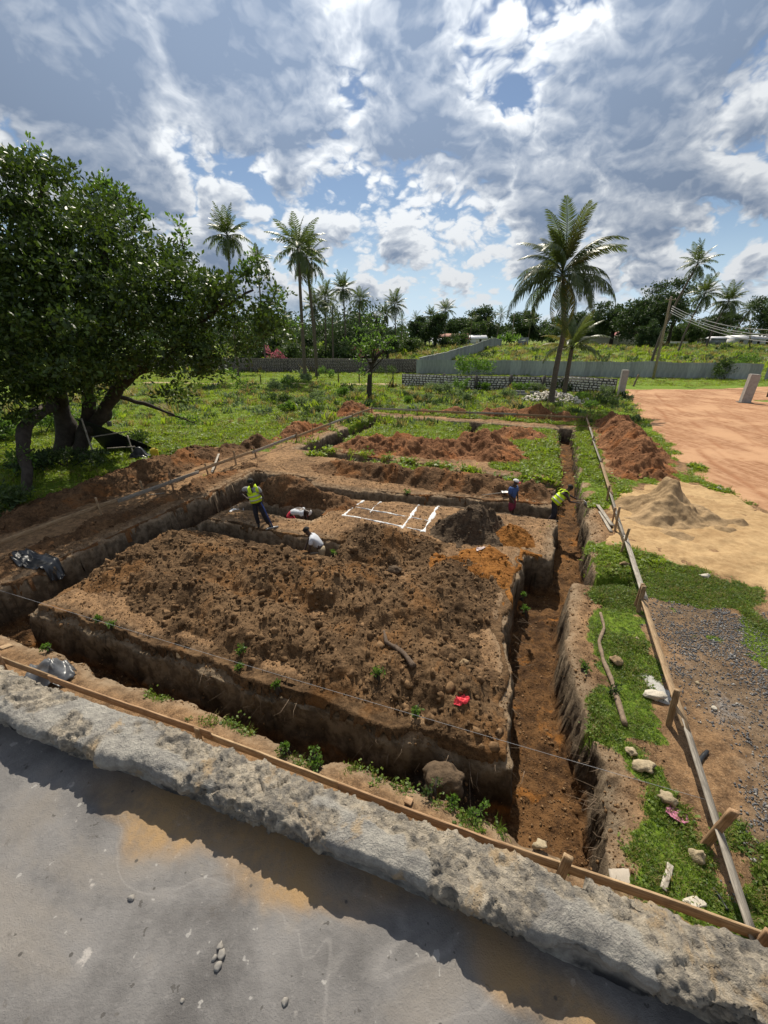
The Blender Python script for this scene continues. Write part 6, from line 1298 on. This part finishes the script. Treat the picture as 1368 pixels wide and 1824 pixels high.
def clear(x, y):
    """true where no heap, sand or road lies over the ground"""
    s, r = to_sr(x, y); k = np.ones(len(x), bool)
    for gs, lump, seed in HEAPS: k &= heap_h(s, r, gs, lump, seed) < .0
    return k & (road_h(x, y)[0] < .1) & (poly_sd(x, y, SANDG) + .3 * fbm(x * 1.1, y * 1.1, seed=61, oct=5, gain=.6) < .0)
def grass_on(name, n, x0, x1, y0, y1, seed, srcs, lo, hi, thr=.35, z_extra=0.0):
    x, y, rng = region_points(n, x0, x1, y0, y1, seed); g = samp(GMAP, x, y); k = (g + rng.normal(0, .12, n) > thr) & (np.abs(y - (59.0 - .06 * x)) > np.where(x < 6, 1.0, -1)); x, y, g = x[k], y[k], g[k]; k = clear(x, y); x, y, g = x[k], y[k], g[k]
    pn = .75 + .5 * fbm(x * .9, y * .9, seed=seed, oct=3)
    z = samp(ZMAP, x, y); rot = np.stack([rng.normal(0, .2, len(x)), rng.normal(0, .2, len(x)), rng.uniform(0, 6.28, len(x))], 1)
    return scatter(name, np.stack([x, y, z], 1), rot, rng.uniform(lo, hi, len(x)) * np.clip(pn, .4, 1.5), srcs)
T_NEAR = [tuft_mesh(1, 12, .075, .0045, .035, L_GRASS), tuft_mesh(2, 10, .035, .008, .04, L_GRASS, True), tuft_mesh(3, 12, .025, .007, .045, L_GRASS, True), tuft_mesh(4, 10, .095, .004, .03, L_GRASS)]
L_DRY = leaf_mat('dry_grass_blade', (.20, .16, .06), (.34, .27, .12), .35, .7, rand='object')
T_NEAR += [tuft_mesh(11, 7, .08, .004, .04, L_DRY)]
T_MID = [tuft_mesh(5, 12, .13, .012, .09, L_GRASS2), tuft_mesh(6, 14, .08, .022, .10, L_GRASS2, True), tuft_mesh(7, 10, .17, .012, .08, L_GRASS2), tuft_mesh(12, 8, .15, .010, .09, L_DRY)]
T_FAR = [tuft_mesh(8, 18, .20, .022, .22, L_GRASS2), tuft_mesh(9, 18, .10, .03, .25, L_GRASS2, True), tuft_mesh(10, 16, .26, .018, .2, L_GRASS2), tuft_mesh(13, 12, .24, .016, .2, L_DRY)]
grass_on('grass', 70000, 1.5, 11, 1.2, 11, 501, T_NEAR, .7, 1.3, .5)
grass_on('grass', 46000, 5, 18, 10, 36, 502, T_MID, .6, 1.2)
grass_on('grass', 26000, -9, 10, 22, 39, 503, T_MID, .7, 1.3)
grass_on('grass', 30000, -30, -8, 11, 30, 507, T_MID, .7, 1.5)
grass_on('meadow_grass', 42000, -42, 30, 24, 60, 504, T_FAR, .45, 1.05)
grass_on('meadow_grass', 30000, -60, 120, 58, 84, 505, T_FAR, .6, 1.3)
grass_on('field_grass', 40000, -60, 140, 80, 175, 506, T_FAR, 1.0, 2.2)
T_WEED = [tuft_mesh(21, 26, .55, .045, .22, L_GRASS2), tuft_mesh(22, 22, .40, .06, .25, L_GREY), tuft_mesh(23, 24, .7, .03, .2, L_DRY), tuft_mesh(24, 26, .45, .06, .25, L_MID)]
grass_on('meadow_weeds', 2600, -40, 26, 30, 60, 508, T_WEED, .5, 1.3)
grass_on('field_weeds', 5000, -50, 130, 78, 165, 509, T_WEED, 1.0, 2.4)
def weeds_near():
    # sparse tufts on the rims and near bank
    rng = np.random.default_rng(510); s = rng.uniform(.3, 9, 900); r = rng.uniform(.12, .52, 900); k = (trench_sd(s, r)[0] < -.02) & (fbm(s * 1.6, r * 1.6, seed=511) > .12); s, r = s[k], r[k]; x, y = to_xy(s, r)
    rot = np.stack([rng.normal(0, .3, len(x)), rng.normal(0, .3, len(x)), rng.uniform(0, 6.28, len(x))], 1); scatter('rim_grass', np.stack([x, y, samp(ZMAP, x, y)], 1), rot, rng.uniform(.6, 1.7, len(x)), T_NEAR)
    s = rng.uniform(1.5, 15, 5200); r = rng.uniform(15.0, 17.6, 5200); d = trench_sd(s, r)[0]; k = (d > -.28) & (d < .12) & (fbm(s * 1.2, r * 1.2, seed=512) > -.15); s, r = s[k], r[k]; x, y = to_xy(s, r)
    rot = np.stack([rng.normal(0, .3, len(x)), rng.normal(0, .3, len(x)), rng.uniform(0, 6.28, len(x))], 1); scatter('rim_grass', np.stack([x, y, samp(ZMAP, x, y)], 1), rot, rng.uniform(.8, 1.9, len(x)), T_MID)
weeds_near()
def clod_mesh(seed, mat, r=.03): return rock_mesh(r, seed, (1, .9, .7), 1, .35, mat, 'clod')
for i, nm in enumerate(sorted(set(c[0] for c in CLODS))):
    P = np.concatenate([c[1] for c in CLODS if c[0] == nm]); rng = np.random.default_rng(600 + i); n = len(P); m_ = bpy.data.materials[nm].copy(); m_.name = nm + '_clods'; N = NT(m_.node_tree); b = m_.node_tree.nodes['Principled BSDF']
    src = b.inputs['Base Color'].links[0].from_socket; hs_ = N.n('ShaderNodeHueSaturation', {'Color': src, 'Value': N.ramp(N.n('ShaderNodeObjectInfo').outputs['Random'], 0, 1, .8, 1.45)}); m_.node_tree.links.new(hs_.outputs[0], b.inputs['Base Color'])
    scatter('soil_clods', P, rng.uniform(0, 6.28, (n, 3)), np.clip(rng.lognormal(-.75, .85, n), .15, 4.2), [clod_mesh(700 + k, m_, .03) for k in range(5)])
def gravel():
    M1 = simple('grey_gravel', (.15, .15, .155), .85, .45, 9, 0); M2 = simple('pale_gravel', (.33, .31, .28), .85, .3, 9, 0)
    x, y, rng = region_points(90000, 3.6, 12.5, 1, 9.2, 620); g = samp(VMAP, x, y) * (1 - .6 * samp(GMAP, x, y)); p = fbm(x * 1.1, y * 1.1, seed=621, oct=4)
    k = (g > .25) & (rng.uniform(0, 1, len(x)) < np.clip(.62 + 1.1 * p, .26, 1) * g); x, y = x[k], y[k]; n = len(x)
    scatter('gravel', np.stack([x, y, samp(ZMAP, x, y) + .006], 1), rng.uniform(0, 6.28, (n, 3)), np.clip(rng.lognormal(-.1, .38, n), .4, 2.4), [rock_mesh(.018, 800 + i, (1, .8, .6), 1, .3, M1 if i < 4 else M2, 'pebble') for i in range(5)])
gravel()
def crumbs():
    # loose crumbs of earth on the levelled soil, the rims and the trench floors
    rng = np.random.default_rng(630); s = rng.uniform(.3, 17.3, 42000); r = rng.uniform(.1, 1, 42000) ** 1.6 * 15; d, tz = trench_sd(s, r); x, y = to_xy(s, r); g = samp(GMAP, x, y); k = g < .3; s, r, x, y = s[k], r[k], x[k], y[k]; n = len(x)
    m_ = soil_mat('earth_crumb', (.10, .058, .03), (.30, .185, .095)); scatter('soil_crumbs', np.stack([x, y, samp(ZMAP, x, y) + .004], 1), rng.uniform(0, 6.28, (n, 3)), np.clip(rng.lognormal(-.6, .55, n), .2, 2.6), [clod_mesh(740 + k, m_, .024) for k in range(4)])
crumbs()
def roots():
    # broken roots hanging out of the trench walls
    rng = np.random.default_rng(640); mb = MB(); cs = []
    for i in range(84):
        if i < 26: s = rng.uniform(1.22, 1.34); r = rng.uniform(.6, 2.6); d = np.array([math.cos(PA), -math.sin(PA), 0]) * -1
        elif i < 60: s = rng.uniform(2, 9); r = rng.uniform(1.15, 1.3); d = np.array([-math.sin(PA), -math.cos(PA), 0])
        else: s = rng.uniform(2.45, 2.65); r = rng.uniform(1.5, 6); d = np.array([math.cos(PA), -math.sin(PA), 0])
        x, y = to_xy(s, r); p = np.array([float(x), float(y), -rng.uniform(.1, .7)]); L = rng.uniform(.12, .4); e = p + d * L * rng.uniform(.4, 1) + np.array([rng.normal(0, .1), rng.normal(0, .1), -L * rng.uniform(-.2, .9)]); mb.tube([p - d * .12, (p + e) / 2 + rng.normal(0, .03, 3), e], [.005, .0035, .0015], 4)
    o = mb.obj('hanging_roots', M_BARK, None, True); o['kind'] = 'stuff'
roots()

# ================================================================== people
M_SKIN = simple('dark_brown_skin', (.050, .028, .019), .5, .12, 10, spec=.4); M_HAIR = simple('black_hair', (.012, .011, .010), .8)
M_HIVIS = simple('hi_vis_yellow_cloth', (.52, .72, .02), .8, .08, 8); M_BAND = simple('reflective_band', (.42, .43, .42), .35, .1, 10); M_TRS = simple('dark_trousers', (.022, .022, .030), .85, .3, 9)
M_GREYT = simple('grey_tee_shirt', (.26, .265, .27), .9, .15, 8); M_WHITET = simple('pale_grey_tee_shirt', (.50, .52, .56), .9, .12, 6); M_PRINT = simple('dark_shirt_print', (.06, .065, .08), .9, .2, 20); M_KHAKI = simple('khaki_shorts', (.36, .29, .19), .9, .25, 9)
M_BLUET = simple('blue_tee_shirt', (.045, .085, .22), .9, .25, 8); M_MAROON = simple('maroon_shorts', (.20, .025, .055), .9, .25, 8); M_REDC = simple('red_cloth', (.50, .035, .06), .9, .2, 8); M_CAPW = simple('white_cap_cloth', (.60, .58, .57), .9, .1, 10); M_SHOE = simple('dark_boot', (.03, .028, .026), .7)
def skin_obj(name, chains, mat, parent, sub=1, root=0):
    """one continuous surface grown over connected joints: chains of (x,y,z,r) sharing equal points"""
    verts = []; rad = []; edges = []; key = {}
    def vid(p):
        k = tuple(round(c, 4) for c in p[:3])
        if k not in key: key[k] = len(verts); verts.append(p[:3]); rad.append(p[3] if isinstance(p[3], tuple) else (p[3], p[3]))
        return key[k]
    for ch in chains:
        ids = [vid(p) for p in ch]; edges += [(a, b) for a, b in zip(ids[:-1], ids[1:]) if a != b]
    me = bpy.data.meshes.new(name); me.from_pydata(verts, edges, []); o = link(name, me, parent); me.materials.append(mat)
    md = o.modifiers.new('skin', 'SKIN'); md.use_smooth_shade = True
    sv = me.skin_vertices[0].data if me.skin_vertices else None
    if sv is None:
        me.skin_vertices.new() if hasattr(me.skin_vertices, 'new') else None; sv = me.skin_vertices[0].data
    for i, r in enumerate(rad): sv[i].radius = r; sv[i].use_root = (i == root)
    md2 = o.modifiers.new('smooth', 'SUBSURF'); md2.levels = sub; md2.render_levels = sub; return o
def loft(name, rings, mat, parent, n=16, cap=False):
    """rings: (centre, axis u, axis v) ellipses"""
    V = []; an = np.linspace(0, 2 * np.pi, n, endpoint=False)
    for c, u, v in rings: V.append(np.array(c) + np.cos(an)[:, None] * np.array(u) + np.sin(an)[:, None] * np.array(v))
    m_ = len(rings); i, j = np.meshgrid(np.arange(m_ - 1), np.arange(n), indexing='ij'); i = i.ravel(); j = j.ravel(); k = (j + 1) % n
    Q = np.stack([i * n + j, i * n + k, (i + 1) * n + k, (i + 1) * n + j], 1); o = obj(name, np.concatenate(V), Q, mat, parent, True); md = o.modifiers.new('thickness', 'SOLIDIFY'); md.thickness = .012; md.offset = 1; return o
A = np.array
def unit(v): v = A(v, float); return v / (np.linalg.norm(v) + 1e-9)
def person(label, loc, J, top, top_len, bottom, legs_cover, vest=False, hat=None, hair=True, group='workmen', inner=None):
    """J: joints in metres from loc (x right, y away, z up): pel, che, nck, hed, then per side shoulder, elbow, hand, hip, knee, foot; 'fwd' the way the chest faces, 'look' the way the face looks"""
    t = thing('person', label, 'person', loc, 0, group); P = {k: A(v, float) for k, v in J.items()}; fwd = unit(P['fwd']); look = unit(P.get('look', P['fwd'])); up = unit(P['nck'] - P['pel']); side = unit(np.cross(up, fwd)); fwd = np.cross(side, up)
    mid = (P['pel'] + P['che']) / 2
    v = lambda p, r: (*[float(c) for c in p], r)
    hu = unit(P['hed'] - P['nck']); hs = unit(np.cross(hu, look)); lk = np.cross(hs, hu)
    pel, che, nck = v(P['pel'], (.15, .11)), v(P['che'], (.165, .12)), v(P['nck'], .058)
    jaw = v(P['hed'] - hu * .07 + lk * .02, .068); skull = v(P['hed'] + hu * .03, .098); crown_ = v(P['hed'] + hu * .095 - lk * .01, .07); nose = v(P['hed'] - hu * .015 + lk * .105, .018); chin = v(P['hed'] - hu * .095 + lk * .065, .032)
    ch = [[pel, v(mid, (.14, .105)), che, nck, jaw, skull, crown_], [skull, nose], [jaw, chin], [skull, v(P['hed'] + hs * .098 - hu * .01, .02)], [skull, v(P['hed'] - hs * .098 - hu * .01, .02)]]
    for s in 'lr':
        sh, el, ha, hi, kn, ft = [P[s + k] for k in ('sh', 'el', 'ha', 'hi', 'kn', 'ft')]
        wd = unit(ha - el); wrist = ha - wd * .08; palm = ha - wd * .02
        ch.append([che, v(sh, .068), v((sh + el) / 2, .052), v(el, .043), v((el + wrist) / 2, .040), v(wrist, .027), v(palm, .036)])
        cu = unit(np.cross(wd, fwd) + .01); cv = np.cross(wd, cu)
        for q in range(4): ch.append([v(palm, .036), v(palm + wd * .05 + cu * (q - 1.5) * .02, .0105), v(palm + wd * (.085 - .006 * abs(q - 1.4)) + cu * (q - 1.5) * .021 + cv * .02, .0095), v(palm + wd * (.095 - .008 * abs(q - 1.4)) + cu * (q - 1.5) * .02 + cv * .045, .008)])
        ch.append([v(palm, .036), v(palm + cu * .045 + wd * .01, .012), v(palm + cu * .055 + wd * .045 + cv * .02, .010)])
        toe = ft + unit(P.get(s + 'toe', fwd * A([1, 1, 0]))) * .17 + A([0, 0, -.03])
        ch.append([pel, v(hi, .092), v((hi + kn) / 2, .078), v(kn, .058), v((kn + ft) / 2 + A([0, 0, .08]), .055), v(ft, .040), v((ft + toe) / 2 + A([0, 0, -.02]), .042), v(toe, .03)])
    skin_obj('body', ch, M_SKIN, t)
    # trousers or shorts
    ch = [[v(P['pel'] + up * .10, (.160, .122)), v(P['pel'], (.172, .13))]]
    for s in 'lr':
        hi, kn, ft = P[s + 'hi'], P[s + 'kn'], P[s + 'ft']; pts = [hi, (hi + kn) / 2, kn, (kn + ft) / 2, ft + (kn - ft) * .12]; rr = [.108, .098, .084, .078, .074]; k = {'long': 5, 'short': 3}[legs_cover]
        ch.append([ch[0][-1]] + [v(a, r * (1.12 if legs_cover == 'short' and i else 1)) for i, (a, r) in enumerate(zip(pts[:k], rr))])
        if legs_cover == 'long':
            toe = ft + unit(P.get(s + 'toe', fwd * A([1, 1, 0]))) * .18 + A([0, 0, -.03]); skin_obj('shoe', [[v(ft + A([0, 0, .03]), .052), v((ft + toe) / 2 + A([0, 0, -.01]), .052), v(toe, .042)]], M_SHOE, t)
    skin_obj('trousers' if legs_cover == 'long' else 'shorts', ch, bottom, t)
    # shirt with sleeves
    if top is not None:
        base = P['pel'] + up * .04
        ch = [[v(base, (.178, .135)), v(mid, (.165, .128)), v(che_ := P['che'], (.185, .138)), v(P['nck'] - up * .03, .075)]]
        for s in 'lr':
            sh, el = P[s + 'sh'], P[s + 'el']; ch.append([ch[0][2], v(sh, .088), v(sh + (el - sh) * top_len, .072)])
        skin_obj('shirt', ch, top, t)
    if vest:
        R_ = lambda q, a, b: (P['pel'] * (1 - q) + P['nck'] * q, side * a, fwd * b)
        o = loft('hi_vis_vest', [R_(.02, .215, .175), R_(.2, .205, .172), R_(.45, .205, .172), R_(.68, .215, .17)], M_HIVIS, t)
        for q in (.16, .42): loft('reflective_band', [R_(q, .216, .184), R_(q + .07, .216, .184)], M_BAND, o)
        for sg in (-1, 1):
            pts = []
            for q, f, w in ((.66, .168, .115), (.84, .15, .115), (.97, .06, .10), (1.0, -.03, .10), (.88, -.135, .115), (.66, -.168, .12)): pts.append(P['pel'] * (1 - q) + P['nck'] * q + side * sg * w + fwd * f)
            mb = MB(); mb.tube(pts, .05, 8, flat=(1.25, .32)); s_ = mb.obj('shoulder_strap', M_HIVIS, o, True)
    if hat:
        mb = MB(); an = np.linspace(0, 2 * np.pi, 18, endpoint=False); c = P['hed'] + hu * .045; V = []
        for q in np.linspace(0, 1, 6): V += [c + hu * .085 * math.sin(q * 1.5) + (hs * math.cos(a) * .112 + lk * math.sin(a) * .122) * math.cos(q * 1.5) for a in an]
        V = np.array(V); n = 18; mb.add(V, [[i * n + j, i * n + (j + 1) % n, (i + 1) * n + (j + 1) % n, (i + 1) * n + j] for i in range(5) for j in range(n)]); cap = mb.obj('cap', M_CAPW, t, True)
        V = []
        for i in range(9):
            a = R(-70 + 140 * i / 8); V += [c + hs * .108 * math.sin(a) + lk * .115 * math.cos(a), c + hs * .105 * math.sin(a) + lk * (.115 * math.cos(a) + .085 * math.cos(a) ** .5) - hu * .012]
        o = obj('peak', V, grid_faces(9, 2), hat, cap, True); md = o.modifiers.new('thickness', 'SOLIDIFY'); md.thickness = .006
    elif hair:
        mb = MB(); an = np.linspace(0, 2 * np.pi, 16, endpoint=False); c = P['hed'] + hu * .035 - lk * .012; V = []
        for q in np.linspace(-.15, 1, 6): V += [c + hu * .098 * math.sin(q * 1.5) + (hs * math.cos(a) * .106 + lk * math.sin(a) * .112) * math.cos(q * 1.5) for a in an]
        n = 16; mb.add(np.array(V), [[i * n + j, i * n + (j + 1) % n, (i + 1) * n + (j + 1) % n, (i + 1) * n + j] for i in range(5) for j in range(n)]); mb.obj('hair', M_HAIR, t, True)
    eye = simple('eye_white', (.6, .58, .55), .4) if 'eye_white' not in bpy.data.materials else bpy.data.materials['eye_white']
    for sg in (-1, 1):
        e = MB(); c = P['hed'] + lk * .088 + hs * sg * .034 + hu * .012; e.tube([c - lk * .01, c + lk * .006], .011, 8); e.obj('eye', eye, t)
    return t
# 1: standing, hand on hip, a mattock leaning from the other hand
x, y = (-4.220, 13.124); g = sz(x, y)
person('man in yellow vest standing with one hand on his hip between two trenches', (x, y, g), dict(pel=(-.06,0,.93), che=(-.13,0,1.27), nck=(-.17,-.02,1.47), hed=(-.17,-.05,1.63), fwd=(.45,-1,0), look=(.7,-1,-.45),
    lsh=(.05,-.03,1.40), lel=(.20,-.08,1.13), lha=(.17,-.20,.90), rsh=(-.38,.02,1.40), rel=(-.62,.10,1.20), rha=(-.34,-.02,1.03), lhi=(.04,0,.88), lkn=(.13,-.05,.48), lft=(.27,0,.07), rhi=(-.15,0,.88), rkn=(-.13,-.06,.48), rft=(-.10,.02,.07), ltoe=(.8,-.6,0), rtoe=(.2,-1,0)),
    M_GREYT, .55, M_TRS, 'long', vest=True)
t = thing('mattock', 'blue handled mattock standing beside the man with hand on hip', 'mattock', (x, y, g)); mb = MB(); mb.tube([(.15, -.22, .98), (.30, -.20, .5), (.44, -.18, .05)], .02, 8); mb.obj('handle', M_BLUE, t, True)
mb = MB(); mb.box((.45, -.18, .05), (.34, .05, .06), Matrix.Rotation(.5, 3, 'Z')); mb.tube([(.30, -.26, .05), (.22, -.32, .03)], [.03, .01], 6); mb.obj('head', M_STEEL, t)
# 2: bent over in the short trench, back to us, white shirt
x, y = to_xy(8.62, 6.45); x, y = float(x), float(y); g = -1.02
person('man in pale grey printed shirt bending inside the short trench', (x, y, g), dict(pel=(0,0,1.0), che=(-.24,.10,1.27), nck=(-.37,.14,1.42), hed=(-.47,.15,1.55), fwd=(-.8,.25,-.75), look=(-1,.2,-.35),
    lsh=(-.30,-.08,1.36), lel=(-.36,-.20,1.08), lha=(-.42,-.22,.88), rsh=(-.32,.30,1.38), rel=(-.48,.34,1.15), rha=(-.58,.12,.92), lhi=(-.01,-.10,.94), lkn=(-.08,-.14,.50), lft=(.04,-.15,.07), rhi=(-.01,.10,.94), rkn=(-.14,.13,.50), rft=(-.10,.15,.07), ltoe=(-1,0,0), rtoe=(-1,0,0)),
    M_WHITET, .6, M_KHAKI, 'short')
t = thing('shovel', 'pale handled spade held by the man in the pale grey shirt', 'shovel', (x, y, g)); mb = MB(); mb.tube([(-.10, -.20, .98), (-.75, -.18, .92)], .019, 8); mb.obj('handle', M_WOODG, t, True); mb = MB(); mb.box((-.86, -.18, .90), (.26, .18, .02), Matrix.Rotation(.1, 3, 'Y')); mb.obj('blade', M_STEEL, t)
# 3: stooping low in the trench, only back and cap showing
x, y = to_xy(11.0, 8.78); x, y = float(x), float(y); g = -.98
person('man in red shorts stooping so low in the trench that only his back shows', (x, y, g), dict(pel=(-.30,0,.86), che=(.10,-.02,1.02), nck=(.30,-.04,1.00), hed=(.44,-.06,.94), fwd=(.35,-.1,-1), look=(.5,-.1,-1),
    lsh=(.20,.20,.98), lel=(.26,.24,.68), lha=(.36,.10,.45), rsh=(.20,-.22,.96), rel=(.28,-.26,.66), rha=(.38,-.10,.45), lhi=(-.30,.10,.80), lkn=(-.12,.12,.42), lft=(-.28,.13,.07), rhi=(-.30,-.10,.80), rkn=(-.10,-.12,.42), rft=(-.25,-.13,.07), ltoe=(1,0,0), rtoe=(1,0,0)),
    M_WHITET, .5, M_REDC, 'short', hat=M_REDC)
# 4: blue shirt and cap, standing in the cross trench
x, y = to_xy(3.55, 12.05); x, y = float(x), float(y); g = -.62
person('man in blue shirt and white cap standing in the cross trench', (x, y, g), dict(pel=(.02,0,.92), che=(-.03,0,1.27), nck=(-.02,-.01,1.47), hed=(.03,-.02,1.63), fwd=(.8,-.6,0), look=(1,-.15,-.1),
    lsh=(.14,.12,1.40), lel=(.20,.14,1.12), lha=(.22,.02,.90), rsh=(-.16,-.12,1.40), rel=(-.20,-.20,1.12), rha=(-.02,-.26,.92), lhi=(.08,.08,.88), lkn=(.10,.08,.48), lft=(.12,.1,.07), rhi=(-.06,-.08,.88), rkn=(-.04,-.10,.48), rft=(-.08,-.1,.07)),
    M_BLUET, .75, M_MAROON, 'short', hat=M_REDC)
# 5: bending digger in a vest at the junction of the trenches
x, y = to_xy(2.05, 12.25); x, y = float(x), float(y); g = -.55
person('man in yellow vest bending forward to dig at the right trench junction', (x, y, g), dict(pel=(-.02,0,.88), che=(.22,0,1.17), nck=(.36,-.01,1.34), hed=(.45,-.02,1.46), fwd=(.9,-.1,-.6), look=(1,-.15,-.6),
    lsh=(.30,.20,1.30), lel=(.55,.18,1.12), lha=(.78,.05,1.02), rsh=(.28,-.20,1.28), rel=(.42,-.28,1.02), rha=(.76,-.18,.94), lhi=(.0,.10,.84), lkn=(.14,.14,.46), lft=(.16,.16,.07), rhi=(-.04,-.10,.84), rkn=(-.04,-.16,.46), rft=(-.28,-.18,.07), ltoe=(1,0,0), rtoe=(1,0,0)),
    None, .3, M_TRS, 'long', vest=True)
t = thing('hoe', 'short handled hoe in the hands of the bending man in the vest', 'hoe', (x, y, g)); mb = MB(); mb.tube([(.62, -.10, 1.0), (1.12, .0, .92)], .02, 8); mb.obj('handle', M_WOOD, t, True); mb = MB(); mb.box((1.15, 0, .82), (.03, .2, .24), Matrix.Rotation(-.3, 3, 'Y')); mb.obj('blade', M_STEEL, t)
